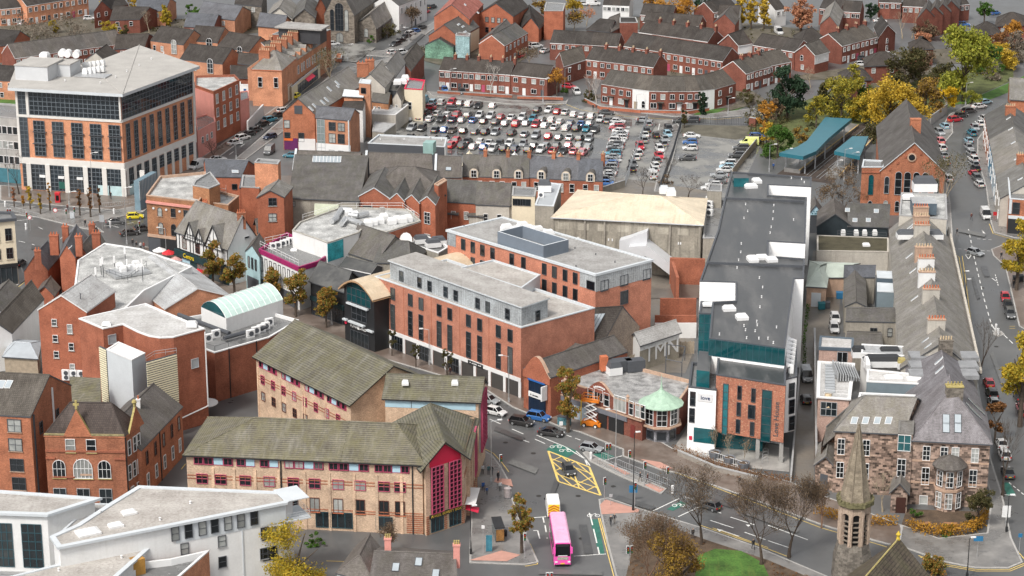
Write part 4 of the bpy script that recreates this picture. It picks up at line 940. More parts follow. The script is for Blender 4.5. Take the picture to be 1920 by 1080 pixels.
def dome_shops():
 H=8.2;A,B=G3((982,682),H),G3((1033,700),H);d=(B-A).normalized();n=V3((-d.y,d.x));d3=V3((d.x,d.y,0))
 b=gabw('arcade_entrance','red brick entrance with shaped gable and bright blue doorway beside the salmon brick building','shop',[A,B,B+n*19,A+n*19],7.4,9.6,BRC,SLATEBR,1,ov=.05)
 m=MB();K=10;vs=[]
 for k in range(K+1):
  t=k/K;vs.append(V3((*(A+(B-A)*t),7.2+3.2*sin(pi*t)**1.4)))
 o=V3((d.y,-d.x,0))*.25;bk=[v-o*2 for v in vs]
 bot=[V3((*B,6.0)),V3((*A,6.0))]
 m.face(*[v+o for v in reversed(vs)],*[v+o for v in reversed(bot)])
 for a,c,e,f in zip(vs,vs[1:],bk,bk[1:]):m.face(a+o,e,f,c+o,m=1)
 m.face(*bk);m.build('shaped_gable',[BRC,SAND],b.root)
 BLUE=M('bright_blue_paint',(.02,.12,.38),.5);b.band(0,0,6.0,M('navy_recess',(.008,.02,.045),.4),'blue_surround',.12,.2,.82);b.band(0,5.75,6.05,BLUE,'blue_trim',.35,.2,.82);b.curtain(0,.26,.76,3.8,5.7,3,1,'d',GL);b.band(0,2.8,3.7,WHT,'sign_board',.3,.22,.80);b.curtain(0,.28,.76,.1,2.6,3,1,'d',GL)
 stk(b,0,.3,.6,3.15,BLK,.34,.2)
 m=MB();p=b.at(0,.86,3.2,.2);m.obox(p,d3*.25,V3((d.y,-d.x,0))*1.3,(0,0,2.6));m.build('projecting_sign',WHT,b.root)
 H=6.3;A,B=G3((1036,707),H),G3((1205,762),H);d=(B-A).normalized();n=V3((-d.y,d.x));d3=V3((d.x,d.y,0));D=15
 q=[A,B,V3((24.0,350.6)),V3((28.2,351.2)),V3((31,360)),A+n*13]
 WET=M('patched_felt',(.36,.355,.35),.35,.6,.7)
 s=flatw('shop_parade','two storey dark red brick parade with shaped gable, white windows and patched wet roof','shop',q,H,BRD,WET,par=.5,cop=SAND)
 s.wr(0,[1108,1138],(727,746),1.25,'w',1,2,h=2.4,sill=SAND);s.wr(0,[1123],(729,745),1.9,'w',3,1,h=2.2)
 s.wr(0,[1163],(743,766),2.7,'w',3,1,h=2.7,sill=SAND);s.wr(0,[1184,1196,1206],(752,774),1.0,'w',1,2,h=2.5,sill=SAND)
 s.wr(0,[1050,1065],(712,730),1.2,'w',1,2,h=2.2)
 t0,t1=tat(A,B,1098,H),tat(A,B,1152,H);c0,c1=s.at(0,t0,0),s.at(0,t1,0);m=MB();o=V3((d.y,-d.x,0))*.12;vs=[]
 for k in range(13):
  t=k/12;p=c0+(c1-c0)*t;vs.append(V3((p.x,p.y,H-.1+2.0*(sin(pi*t)**1.6))))
 bk=[v-o*3.5 for v in vs]
 m.face(*[v+o for v in reversed(vs)]);m.face(*bk)
 for a,c,e,f in zip(vs,vs[1:],bk,bk[1:]):m.face(a+o,e,f,c+o,m=1)
 g=m.build('shaped_gable',[BRD,SAND],s.root)
 m=MB()
 for k in range(7):
  t=.3+.4*k/7;a=c0+(c1-c0)*t;e=c0+(c1-c0)*(t+.05);m.obox((a.x+o.x*1.2,a.y+o.y*1.2,H-.6+1.5*sin(pi*t)),(e-a),o*.4,(0,0,.28))
 rpt(m.build('lettering',WHT,s.root),g)
 for x in(1060,1177):p=s.at(0,tat(A,B,x,H),H+.0);m=MB();m.lathe(p,[(.3,0),(.3,.4),(.15,.6),(.35,.9),(.05,1.3)],8);m.build('stone_urn',SAND,s.root)
 GRYF=M('grey_fascia',(.16,.165,.19),.6);s.band(0,2.7,3.6,GRYF,'shop_fascia',.25,.05,.84)
 for x0,x1,mt in((1040,1068,BLK),(1072,1100,M('pale_blue_panel',(.45,.53,.60),.6)),(1122,1138,BLK),(1142,1170,BLK)):
  s.panel(0,x0,x1,0,0,mt)if 0 else s.band(0,.1,2.7,mt,'shutter',.12,tat(A,B,x0,1.5),tat(A,B,x1,1.5))
 s.band(0,3.6,3.8,SAND,'stone_cornice',.3);s.door(0,.90,1.0,2.4,M('dull_red_door',(.16,.03,.025),.6))
 hatch(s,1150,700,H-.4,2.4,2.6,2.3,.35,'plant_unit',METD);m=MB();m.box(P(1132,694,H),1.2,1.2,2.6,.3);m.build('chimney',TERRA,s.root)
 for x,y in((1190,694),(1166,694)):m=MB();m.box(P(x,y,H-.4),3.2,2.0,2.0,.3);m.build('plant_unit',METD,s.root)
 m=MB();a,e=P(1066,686,H),P(1240,742,H);
 cx,cy,r=24.9,349.9,3.05
 m=MB();m.lathe((cx,cy,2.9),[(r,0),(r,H-2.9-.1)],8,a0=pi/8);tw=m.build('turret_wall',BRD,s.root)
 m=MB();m.lathe((cx,cy,H-.2),[(r+.75,0),(r+.75,.15),(r*.86,.75),(r*.55,1.45),(.75,2.05),(.28,2.5),(.14,3.4),(.1,3.5),(.02,5.2)],16);m.build('copper_dome',COPPER,s.root)
 m=MB();m.lathe((cx,cy,2.4),[(r+.1,0),(r+.6,.25),(r+.6,.5)],8,a0=pi/8);m.build('stone_ledge',SAND,s.root)
 for k in range(8):
  a=-pi/2+(k-3)*pi/4-pi/8+pi/8
  ap=r*cos(pi/8)
  if-pi-.1<a<.8:ptw(s,(cx+cos(a)*(ap+.02),cy+sin(a)*(ap+.02),3.0),a+pi/2,1.75,3.0,'w',2,3)
 m=MB();m.lathe((cx,cy,0),[(r-.3,0),(r-.3,2.5)],8,a0=pi/8);m.build('shop_base',M('graffiti_grey',(.34,.34,.37),.6,.75,1.3),s.root)
 for k in(2,3,4):
  a=-pi/2+(k-3)*pi/4;ap=(r-.3)*cos(pi/8);ptw(s,(cx+cos(a)*(ap+.03),cy+sin(a)*(ap+.03),.4),a+pi/2,1.6,1.5,'d',1,1)
 m=MB();f=[P(1248,700,H),P(1278,706,H),P(1284,676,H),P(1250,672,H)]
 for p in f:m.tube(p,p+V3((0,0,2.6)),.08,5)
 for i in range(4):m.tube(f[i]+V3((0,0,2.6)),f[(i+1)%4]+V3((0,0,2.6)),.08,5)
 m.build('steel_frame',METD,s.root)
dome_shops()
def infill():
 He=9.5
 p=[G3((1115,600),He),G3((1134,634),He),G3((1199,612),He)]
 A,B=G3((1107,650),6.2),G3((1135,655),6.2)
 q=[G3((1072,637),7.5),G3((1133,634),7.5)]
 b=gabw('brick_house','stock brick house with half glazed roof slope and a broad blank gable wall','house',pxpoly([(1072,640),(1133,636),(1199,612)],7.0),7.0,12.0,brickm('stock_brick',(.36,.285,.225),streak=.3),SLATED,0,(0,0),ov=.1)
 pl=b.fp;m=MB();o=pl[0];dd,up=pl[1],pl[2];n=dd.cross(up);L=(b.poly[1]-b.poly[0]).length;sl=5.8
 m.obox(o+dd*(L*.04)+up*1.2+n*.03,dd*L*.52,up*sl*.8,n*.12,0)
 for k in range(6):m.obox(o+dd*(L*(.04+.104*k))+up*1.2+n*.14,dd*.08,up*sl*.8,n*.05,1)
 m.build('glazed_slope',[SKYL,METD],b.root);b.curtain(0,.03,.55,5.4,6.9,5,1,'d',GLT);b.wz(0,[.8],4.6,6.2,1.1,'b',1,2)
 l=gab('brick_shed','low brick store with mossy slates below the glazed roof house',[(1020,672),(1092,692),(1140,652),(1078,640)],5.6,7.4,BRC,SLATEBR,0)
 w=gab('white_shed','white shed with pale corrugated roof and big grey letters painted along its side',[(1200,646),(1274,622),(1256,606)],5.2,6.6,WHITE,LROOF,0,cat='shed')
 w.band(0,0,3.9,M('stained_wall',(.30,.27,.22),.9,.2),'stained_wall',.02);d=(w.poly[1]-w.poly[0]).normalized();text('TMN',4.3,WHITE,w.root,w.at(0,.55,2.7,.1),(d.x,d.y,0))
 f=thing('timber_fence','weathered timber board fence around the yard beside the white shed','fence',P(1200,690));m=MB()
 pts=[P(1172,694,0),P(1250,665,0),P(1302,663,0)]
 for a,c in zip(pts,pts[1:]):
  k=int((c-a).length/.3)
  for j in range(k):q0=a+(c-a)*j/k;m.obox(q0,(c-a)/k*.85,V3((0,.06,0)),(0,0,2.3+.1*(j%3)))
 m.build('boards',TIM,f)
 y=Bld('yard_wall','stepped old red brick boundary walls in the back yard','wall',[G3((1228,600),4),G3((1306,600),4),G3((1306,560),4),G3((1228,560),4)],4)
 m=MB();a,c=G3((1228,592),4),G3((1306,592),4);m.prism(deep(a,c,.5),0,4,mt=0);a,c=G3((1238,560),5),G3((1306,560),5);m.prism(deep(a,c,.5),0,5);a,c=G3((1256,485),5.5),G3((1322,487),5.5);m.prism(deep(a,c,1.0),0,5.5);a,c=G3((1258,490),5.5),G3((1268,520),5.5);m.prism([a,c,c+V3((.6,0)),a+V3((.6,0))][::-1]if 0 else[c,c+V3((.6,0)),a+V3((.6,0)),a],0,5.5)
 m.build('brick_wall',BRC,y.root);m=MB();a,c=G3((1228,606),3.0),G3((1306,606),3.0);m.prism(deep(a,c,.3),0,3.0);m.build('rendered_wall',WHITE,y.root)
infill()
def love_building():
 H=17.0;W2=M('bright_white_render',(.82,.82,.82),.6,.04,.3)
 px=[(1330,634),(1472,653),(1480,592),(1490,522),(1507,522),(1509,485),(1441,480),(1441,452),(1510,456),(1513,370),(1441,366),(1441,346),(1521,350),(1522,332),(1372,322),(1359,371),(1346,431),(1312,527),(1379,529),(1379,564),(1336,566)]
 b=flatw('office_block','long white office block with wet black flat roofs, teal glazed storey and flecked brick front','building',[G3(p,H)for p in px],H,W2,DFELT,par=.25,cop=METD,ov=.03,th=.12)
 b.curtain(0,0,1,H-3.0,H-.15,12,1,'t',TEALG,out=.08)
 b.curtain(20,0,1,H-3.0,H-.15,5,1,'t',TEALG,out=.08);b.wz(9,[.75],H-2.6,H-.8,2.6,'t',2,1,glass=TEALG)
 m=MB();a=[G3((1376,334),H+1.6),G3((1404,334),H+1.6)];m.prism(deep(a[0],a[1],3),H-.3,H+1.6,mt=1);m.build('stair_head',[TEALG,DFELT],b.root)
 for x0,y0,x1,y1 in((1346,430,1508,436)if 0 else(1359,372,1508,378),(1327,493,1507,500),(1441,486,1441,452)):
  A,B=G3((x0,y0),H),G3((x1,y1),H);d=B-A;n=V3((-d.y,d.x)).normalized()*.35;m=MB();m.obox((*A,H-.25),(*d,0),(*n,0),(0,0,.45));m.build('parapet',METD,b.root)
 for x,y,sx,sy in((1387,346,2,1.2),(1408,352,2.6,1.4),(1419,342,1.8,2),(1411,489,1.8,2.6),(1428,486,2.4,1.2),(1447,490,2,1.6),(1391,598,2,1.8),(1367,582,2.2,1.4)):hatch(b,x,y,H-.25,sx,sy,.9,.15,'roof_unit')
 vents(b,[(1398,384),(1402,397),(1395,410),(1451,386),(1450,398),(1449,412),(1446,427),(1444,438),(1390,458),(1389,474),(1385,489),(1382,503),(1424,522),(1430,540),(1428,558),(1425,577),(1395,612),(1398,620),(1419,604),(1420,611),(1416,622),(1440,636),(1450,644),(1423,636),(1400,635),(1349,628),(1456,615),(1484,335),(1503,337),(1508,343),(1488,413)],H-.25,WHT,.13,.3)
 A,B=b.edge(1)
 for k in range(7):
  t=.06+.125*k;p=b.at(1,t,H-4.0,0);d=(B-A).normalized();n=V3((d.y,-d.x,0));d3=V3((d.x,d.y,0));L=(B-A).length*.11
  for z in(3.9,7.4,10.8):
   m=MB();q=V3((p.x,p.y,z));v=[q,q+d3*L,q+n*1.5+d3*L*.15];m.prism([V2(x)for x in v],z,z+2.9,0);m.build('zigzag_bay',[W2,METD][k%1],b.root)if z>10 else m.build('zigzag_bay',W2,b.root)
   ptw(b,q+n*.78+d3*(L*.075)+V3((0,0,.3)),atan2(d.y,d.x)-pi/2+1.05,1.1,2.3,'d',1,2)
 H2=13.7;A,B=G3((1343,702),H2),G3((1473,722),H2);d=(B-A).normalized();n=V3((-d.y,d.x));d3=(d.x,d.y,0)
 ax=(b.poly[15]-b.poly[0]).normalized()
 q=[A,B,B+ax*17,A+ax*14]
 f=flatw('brick_front_block','overhanging flecked brick front of the white office block, with tall teal windows','building',q,H2,BRL,DFELT,par=.25,cop=METD,z0=3.7)
 f.band
 for x,y0,y1,w,h in((1360,719,805,.95,8.9),(1437,731,818,1.7,9.0)):f.wr(0,[x],(y0,y1),w,'d',1,6,h=h,glass=TEALG)
 for x,y0,w,h in((1387,723,.75,2.4),(1413,728,.75,2.4),(1385.5,754,.75,2.4),(1409.5,759,1.25,2.4),(1384,786,.75,2.4),(1410.5,791,.75,2.4)):f.wr(0,[x],(y0,y0+20),w,'d',1,1,h=h,glass=GLT)
 A0,B0=f.edge(0);t=tat(A0,B0,1456,8);text('Love House',1.25,METD,f.root,f.at(0,t,7.6,.05),(0,0,1),up=(-d.x,-d.y,0),name='vertical_lettering')
 m=MB();g=[A+ax*2.2,B+ax*4-d*3.5,B+ax*16-d*1.5,A+ax*14];m.prism(g,0,3.7);m.build('recessed_ground_floor',TEALG,f.root)
 m=MB();m.face(*[(p.x,p.y,3.68)for p in reversed(q)]);m.build('soffit',METD,f.root)
 for t in(.96,.62):m=MB();p=f.at(0,t,0,-.5);m.box(p,.6,.6,3.7,0);m.build('column',CONC,f.root)
 H3=11.3;A,B=G3((1291,725),H3),G3((1343,731),H3);d=(B-A).normalized();n=V3((-d.y,d.x))
 w=flatw('office_entrance_block','white rendered entrance block carrying a small grey name sign beside flecked brick','building',[A,B,B+ax*12,A+ax*12],H3,W2,GROOF,par=.5,cop=METD)
 w.wr(0,[1299],(734,757),.95,'d',1,2,h=2.5,glass=GLT);w.wr(0,[1297.5],(765,788),.95,'d',1,2,h=2.5,glass=GLT)
 w.panel(0,1308,1336,736,751,M('pale_sign',(.62,.62,.63),.5,.03),'sign_board',.1);text('love',.95,M('navy_letter',(.02,.04,.12),.5),w.root,w.at(0,tat(A,B,1323,9.8),9.7,.15),(d.x,d.y,0));
 w.panel(0,1301,1342,801,828,TEALG,'entrance_glazing',.06);w.panel(0,1292,1298,817,824,REDP,'red_plaque',.08)
 m=MB();g=inset(w.poly,1.2);m.prism([g[0],g[1],g[2],g[3]],H3-.4,H3+2.6,0,mt=1);m.build('glazed_storey',[TEALG,DFELT],w.root)
 H5=15.0;v=[G3((1311,587),H5),G3((1350,589),H5),G3((1352,567),H5),G3((1314,565),H5)]
 x=flatw('stair_tower','teal glazed stair tower on the left flank of the white office block','tower',v,H5,TEALG,DFELT,par=.2,cop=METD);x.curtain(0,0,1,2,H5-.2,4,8,'t',TEALG,out=.06);hatch(x,1330,573,H5,2.4,1.2,.6,name='roof_unit')
 H6=12.4;A,B=G3((1474,711),H6),G3((1494,706),H6);d=(B-A).normalized();n=V3((-d.y,d.x))
 y=flatw('side_wing','narrow white wing with three stacked dark windows right of the flecked brick front','building',[A,B,B+ax*16,A+ax*16],H6,W2,DFELT,par=.2,cop=METD,z0=2.9)
 for yy in(718,749,780):y.wr(0,[1484],(yy,yy+24),1.2,'d',1,2,h=2.5,glass=GLT)
love_building()
def left_corner():
 H=12.6
 b=flat('corner_building','tan brick corner building with arched windows, pink cornice and wet patched roof',[(274,366),(372,378),(392,350),(385,322),(300,330)],H,BRT,WROOFD,par=.5,cop=SAND)
 b.band(0,H-1.6,H-1.1,PINK,'pink_cornice',.35);b.band(0,3.6,4.2,SAND,'shop_cornice',.3)
 b.wr(0,[300],(389,404),1.1,'d',1,2,h=1.9,arch=True,sill=SAND);b.wr(0,[325,349],(391,406),1.1,'d',2,2,h=1.9,sill=SAND);b.wr(0,[302,326,350],(417,437),1.2,'d',1,2,h=2.6,arch=True)
 b.band(0,.1,3.6,BLK,'shop_front',.2,.25,.62);b.band(0,.0,3.6,METD,'corner_base',.12,0,.24);b.band(0,.1,3.5,BLK,'shop_front',.2,.64,1)
 for x in(288,312,337,360):m=MB();p=b.at(0,tat(*b.edge(0),x,H-2.3),H-2.6,.1);m.tube(p,p+V3((0,-.15,0)),.25,8);m.build('wall_roundel',WHT,b.root)
 r=flat('roof_block','tan brick rooftop stair heads behind the corner building parapet',[(361,347),(392,353),(412,345),(394,322),(366,338)],15.0,BRT,GROOF,par=.2)
 r2=flat('rear_block','stepped tan brick rear block with small railed flat roofs',[(396,380),(428,384),(448,367),(410,358)],11.5,BRT,GROOF,par=.4,cop=SAND);rail(r2,[P(413,362,11.5),P(424,364,11.5),P(424,356,11.5)],1.1,GALV);r2.wz(0,[.7],7,8.8,1.2,'d',1,2)
 He=8.0;A,B,C4=G3((330,432),He),G3((427,466),He),G3((485,450),He);d=(B-A).normalized();n=V3((-d.y,d.x));d3=V3((d.x,d.y,0));n3=V3((d.y,-d.x,0))
 SL=SLATEP
 t=gabw('mock_tudor_shop','mock tudor shop with three steep black and white gables over a dark green shopfront','shop',[A,B,C4,A+(C4-B)],He,He+5.9,WHITE,SL,0,(2.0,0),ov=.25,verge=BLK)
 L=(B-A).length
 def tgab(x0,x1,apexz,dep):
  c0,c1=A+(B-A)*tat(A,B,x0,He),A+(B-A)*tat(A,B,x1,He);mid=(c0+c1)/2;h=apexz
  rz=-n*-dep
  m=MB();a,e,f=V3((*c0,He-.9)),V3((*c1,He-.9)),V3((*mid,h));m.face(a+n3*.25,e+n3*.25,f+n3*.25);g=m.build('gable_face',WHITE,t.root)
  m=MB();k=n3*.55;bb=V3((*n,0))*dep
  for p in(a,e):
   out=(p-f)*.06;m.face(*((f+k,f+bb,p+out+bb*.5,p+out+k)if p is a else(f+k,p+out+k,p+out+bb*.5,f+bb)))
  m.build('gable_roof',SL,t.root)
  m=MB()
  for p in(a,e):m.tube(p+n3*.42,f+n3*.42,.16,4)
  m.tube(a*.72+f*.28+n3*.32,e*.72+f*.28+n3*.32,.10,4);m.tube(a+n3*.32,e+n3*.32,.1,4);m.tube((a+e)/2+n3*.3,f+n3*.3,.08,4)
  for s in(.3,.7):q0=a+(e-a)*s;m.tube(q0+n3*.3,q0+(f-q0)*.0+V3((0,0,(h-He)*.55))+n3*.3,.07,4)
  rpt(m.build('timber_frame',BLK,t.root),g)
 tgab(347,370,11.0,4);tgab(367,385,10.2,3);tgab(386,420,12.0,5)
 t.wz(0,[.16,.42,.68],4.7,7.2,1.5,'b',3,2)
 m=MB()
 for s in(0,.06,.27,.33,.53,.59,.8,.99):p=t.at(0,s,4.2,.05);m.obox(p,d3*.18,n3*.08,(0,0,3.6))
 p=t.at(0,0,4.1,.05);m.obox(p,d3*L,n3*.1,(0,0,.25));m.build('timber_frame',BLK,t.root)
 DG=M('dark_green_paint',(.015,.04,.045),.45);t.band(0,2.7,4.1,DG,'shop_fascia',.5,-.02,1.0);t.band(0,0,2.7,DG,'shop_front',.1)
 text('Centra',1.35,M('yellow_letter',(.85,.62,.02),.4),t.root,t.at(0,.27,3.4,.58),d3)
 for a,e,mt in((.10,.26,BLUP),(.40,.62,M('shop_display',(.30,.22,.20),.4,.8,2.2)),(.70,.9,GLN)):t.band(0,.3,2.5,mt,'shop_window',.16,a,e)
 t.wz(1,[.62],9.0,9.5,1.3,'g',1,1);t.chim(452,398,12.6,1.7,.9,2.0,4,BRV,rz=.2);t.chim(384,378,12.6,1.0,.8,1.4,3,BRV)
 s=gab('blue_shop','narrow pale blue shop with shaped gable and old slate roofs',[(460,470),(486,482),(500,458),(474,450)],8.0,9.8,M('pale_blue_render',(.36,.52,.55),.7,.1),SLATEBR,1,ov=.1);s.wz(0,[.25,.5,.75],4.8,7.2,.7,'d',1,1);s.band(0,0,3,METD,'shop_front',.15,.1,.9)
 Hc=9.0
 c=flat('club_building','white clad club with magenta fascia, railed flat roof and air conditioning units',[(486,467),(560,501),(596,490),(618,476),(556,445),(538,436)],Hc,WHITE,GROOF,par=.6,cop=M('magenta_fascia',(.30,.02,.11),.5),th=.9,ov=.1)
 c.wz(0,[.06+.115*k for k in range(8)],4.6,7.6,.9,'d',1,1,glass=WHITE);c.band(0,.2,3,METD,'shop_front',.15,.05,.95)
 rail(c,[P(488,462,Hc),P(560,498,Hc)],1.1,WHT,2);rail(c,[P(497,456,Hc),P(541,447,Hc)],1.1,WHT,2)
 for x,y in((512,466),(522,464),(531,461),(537,459),(543,456),(555,459)):ac(c,x,y,Hc-.6,.2,1.4)
 hatch(c,551,470,Hc-.6,1.3,1.1,.4);m=MB();m.lathe(P(580,468,Hc-.6),[(.2,0),(.6,.3),(.62,.8),(.2,1.15)],10);m.build('water_tank',M('turquoise_plastic',(.03,.42,.52),.4),c.root)
 Hd=12.0
 k=flat('flat_roofed_block','white walled block whose stained flat roof carries silver ducts and cooling units',[(548,432),(590,446),(614,455),(672,436),(682,426),(725,435),(789,414),(765,392),(640,388),(562,416)],Hd,WHITE,WROOFD,par=.25,cop=M('aged_coping',(.42,.40,.36),.8,.3))
 k.band(4,0,Hd-.3,BRC,'brick_wall',.04);k.band(5,0,Hd-.3,BRC,'brick_wall',.04);k.band(2,Hd-4,Hd-.3,M('teal_mural_paint',(.04,.35,.40),.6,.5,.5),'mural_panel',.06,0,.5)
 for pts in([(628,410),(640,392),(655,393),(664,400)],[(640,420),(648,410),(668,415),(680,422)],[(622,415),(632,408)],[(655,402),(672,404),(690,400)]):
  m=MB()
  for a,e in zip(pts,pts[1:]):m.tube(P(*a,Hd+.5),P(*e,Hd+.5),.55,8)
  m.build('duct',GALV,k.root)
 for x,y in((690,424),(700,422),(712,419),(735,420),(745,417),(755,417),(765,415),(720,412),(655,404),(665,408)):hatch(k,x,y,Hd-.2,1.7,1.2,1.4,.3,'cooling_unit')
 m=MB();m.box(P(717,408,Hd),.9,.9,2.2,.3);m.build('chimney',CONC,k.root);rail(k,[P(568,412,Hd),P(640,390,Hd),P(755,390,Hd),P(786,412,Hd)],1.1,WHT,2,post=3)
 mu=[(1.2,.0,.9),(2.6,.3,.6),(-.2,-.5,.55),(3.6,.9,.35),(.6,1.0,.3)]
 g=gab('slate_hall','long hall with dark weathered slate roof between the duct roof and the salmon brick',[(655,474),(706,490),(775,468),(690,438)],8.5,12.5,GREYR,SLATE,0,ov=.2)
 g2=gab('slate_hall','smaller grey slate roofed hall behind the barrel roofed shop',[(700,492),(770,492),(800,470),(740,462)],8.5,11.5,GREYR,SLATE,0,(0,2),ov=.2)
 n1=gab('black_fronted_shop','black fronted shop under plain dark felt pitched roof behind street trees',[(582,526),(645,546),(672,520),(620,503)],7.0,9.6,BLK,wetm('dark_felt',(.07,.07,.07),(.11,.11,.105),sc=.3,lo=.4,hi=.7),0,ov=.3);n1.curtain(0,.05,.95,.2,3,8,1,'d',GL);n1.band(0,3.1,4.0,DG,'shop_fascia',.3)
 n2=gab('dark_lean_to','low black roof with white edging beside the slate hall',[(637,500),(695,512),(718,500),(664,484)],7.5,8.6,METD,MATS['dark_felt'],0,ov=.2,fascia=WHT)
 pl=flat('plant_yard','low white flat roof cluttered with extract units and a dish beside the salmon wing',[(765,456),(822,474),(842,462),(800,442)],9.0,GREYR,GROOF,par=.4,cop=WHT)
 for x,y in((790,455),(812,462),(822,458)):hatch(pl,x,y,8.8,3,2,1.6,.3,'plant_unit',METD)
 m=MB();p=P(766,450,9.5);m.tube(p,p+V3((-.5,-.9,.3)),.3,12,r2=1.5);m.build('satellite_dish',WHT,pl.root)
left_corner()
def stone_house():
 H=10.6
 A,B=G3((1568,812),H),G3((1690,818),H)
 d0=(B-A).normalized()
 q=[G3((1566,806),H),G3((1688,811),H)]
 b=gab('stone_villa_wing','rubble stone villa wing with mottled slate roof and four white rooflights',[(1566,806),(1690,812),(1738,757),(1600,752)],H,H+3.4,STONE,SLATEP,0,(3,0),ov=.3)
 for x in(1602,1623,1645,1666):b.roofwin(x,789,b.fp,1.0,1.5,frm=WHT)
 b.wr(0,[1577,1624],(822,848),1.15,'w',2,3,h=2.7,sill=SAND);b.wr(0,[1575,1622],(866,892),1.15,'w',2,3,h=2.7,sill=SAND)
 pts=[(1711,824),(1858,838),(1843,790),(1700,778)]
 H=11.0;A,B=G3((1712,822),H),G3((1857,829),H);d=(B-A).normalized();n=V3((-d.y,d.x));D=13
 m=gabw('stone_villa','tall rubble stone corner villa with purple slate hipped front, bay window and white sashes','house',[A,B,B+n*D,A+n*D],H,H+5.8,STONE,PURS,1,(7.4,0),ov=.35)
 for z in(H-.7,7.2,3.6):m.band(0,z,z+.35,SAND,'stone_band',.06)
 m.wr(0,[1737,1770,1791,1828],(836,857),1.15,'w',2,3,h=2.4,sill=SAND);m.wr(0,[1735,1824],(876,904),1.2,'w',2,3,h=2.9,sill=SAND);m.wr(0,[1731],(929,955),1.3,'w',1,2,h=2.7,sill=SAND)
 pl=(V3((*m.poly[0],H)),V3((d.x,d.y,0)),(V3((*((A+B)/2+n*7.4),H+5.8))-V3((*((A+B)/2),H))).normalized())
 for x in(1774,1796):
  for y in(787,802):m.roofwin(x,y,pl,1.1,1.9,frm=BLK)
 for x,y in((1822,755),(1830,763),(1838,770),(1818,763),(1824,771),(1832,778)):m.roofwin(x,y,m.fp,.8,2.0)
 m.chim(1790,722,15.6,2.6,1.4,2.0,5,STONEG,potm=OCH,capm=OCH)
 t=tat(A,B,1779,5);p=m.at(0,t,0,.4);w=MB();w.lathe(p,[(2.2,0),(2.2,7.0)],8,a0=pi/8);w.build('bay_wall',STONE,m.root)
 w=MB();w.lathe(p,[(2.7,7.0),(2.7,7.25),(1.6,8.3),(.2,8.7)],12);w.build('bay_roof',SLATEBR,m.root)
 w=MB();w.lathe(p,[(2.4,3.3),(2.4,3.7)],8,a0=pi/8);w.build('stone_ledge',SAND,m.root)
 for z,h in((4.1,2.6),(.5,2.6)):
  for k in(-1,0,1):
   a=atan2(d.y,d.x)-pi/2+k*pi/4;ap=2.2*cos(pi/8)+.03;ptw(m,(p.x+cos(a)*ap,p.y+sin(a)*ap,z),a+pi/2,1.15,h,'w',2,3)
 c=gab('entrance_porch','stone porch with small mossy lead roof and dark arched doorway',[(1671,921),(1702,922),(1704,898),(1676,897)],3.6,5.0,STONE,SLATEP,1,cat='porch');c.door(0,.62,1.5,2.6,M('dark_door',(.05,.02,.015),.5))
 c2=flat('stone_stair_bay','narrow stone stair bay with tall white windows between the two villa wings',[(1684,812),(1712,814),(1714,790),(1686,788)],11.8,STONE,SLATEP,par=.05,cop=SLATEP,cat='building')
 c2.wz(0,[.45],8.9,11.6,2.0,'w',2,2,glass=TEALG);c2.wz(0,[.35],4.6,7.6,1.3,'w',2,3)
 sh=gab('stone_outhouse','low stone outhouse with pale slate roof at the alley end beside the villa',[(1530,868),(1566,877),(1570,838),(1538,832)],4.0,5.6,STONE,SLATEP,1);sh.door(0,.45,1.3,2.4,METD)
 m=MB();p=P(1715,933,0)
 r=gab('terrace_range','grey slate roof behind the villa with lead dormers and an angled chimney',[(1699,771),(1850,790),(1815,690),(1700,690)],9.2,14.4,STONEG,PURS,1,(0,6),ov=.2)
 for k,y in enumerate((678,696,712)):
  for x0,x1 in((1708,1748),(1800,1836)):a,c=P(x0,y,10.6),P(x1,y,10.9);mm=MB();mm.obox(a,c-a,V3((0,3.4,.0)),(0,0,.7));mm.build('lead_dormer',M('lead_roof',(.25,.255,.265),.5,.2),r.root)
 for x,y in((1761,677),(1762,694),(1745,741),(1746,753)):r.roofwin(x,y,r.bp,.7,1.8,frm=WHT)
 r.chim(1774,650-14,13.6,2.2,1.4,1.8,5,STONEG,potm=BUFF)
 H=9.0
 t=gab('terrace_range','long grey slate terrace roof running back along the road with many chimney stacks',[(1690,690),(1834,700),(1775,430),(1668,430)],H,14.0,GREYL,SLATEP,1,ov=.2)
 for k,(x,y,mt,pm,pots,sx)in enumerate(((1756,597,GREYL,TERRA,6,3.0),(1746,540,GREYL,TERRA,6,3.0),(1738,508,WHITE,BUFF,6,3.0),(1737,482,WHITE,TERRA,6,3.0),(1732,462,SAND,BUFF,6,3.2),(1729,420,GREYL,TERRA,6,3.0),(1728,404,SAND,BUFF,6,3.0),(1727,387,SAND,TERRA,6,3.0))):
  t.chim(x,y,13.4,sx,1.0,2.0,pots,mt,potm=pm,base=2.0,capm=SAND)
 for x,y in((1735,639),(1740,650),(1715,560),(1712,508),(1705,480),(1707,425),(1706,430)):t.roofwin(x,y,t.bp,.6,1.6,frm=WHT)
 for x,y in((1700,446),(1748,446)):hatch(t,x,y,11.8,4.0,2.4,1.6,0,'dormer',METD)
 A,B=t.edge(1)
 rail_m=MB()
 rail_m.obox(t.at(1,0,9.0,.25),t.at(1,1,9.0,.25)-t.at(1,0,9.0,.25),V3((.4,0,0)),(0,0,.55))
 rail_m.build('eaves_parapet',M('pale_stone',(.5,.46,.40),.85,.3,2),t.root)
 t.grid(1,20,[1.0,5.0],1.1,2.0,'w',1,2,.02)
 f=flat('roof_plant_block','grey flat roofed end block with slate blue plant room beyond the terrace chimneys',[(1686,403),(1776,411),(1774,364),(1690,361)],13.0,GREYL,WROOFD,par=.3)
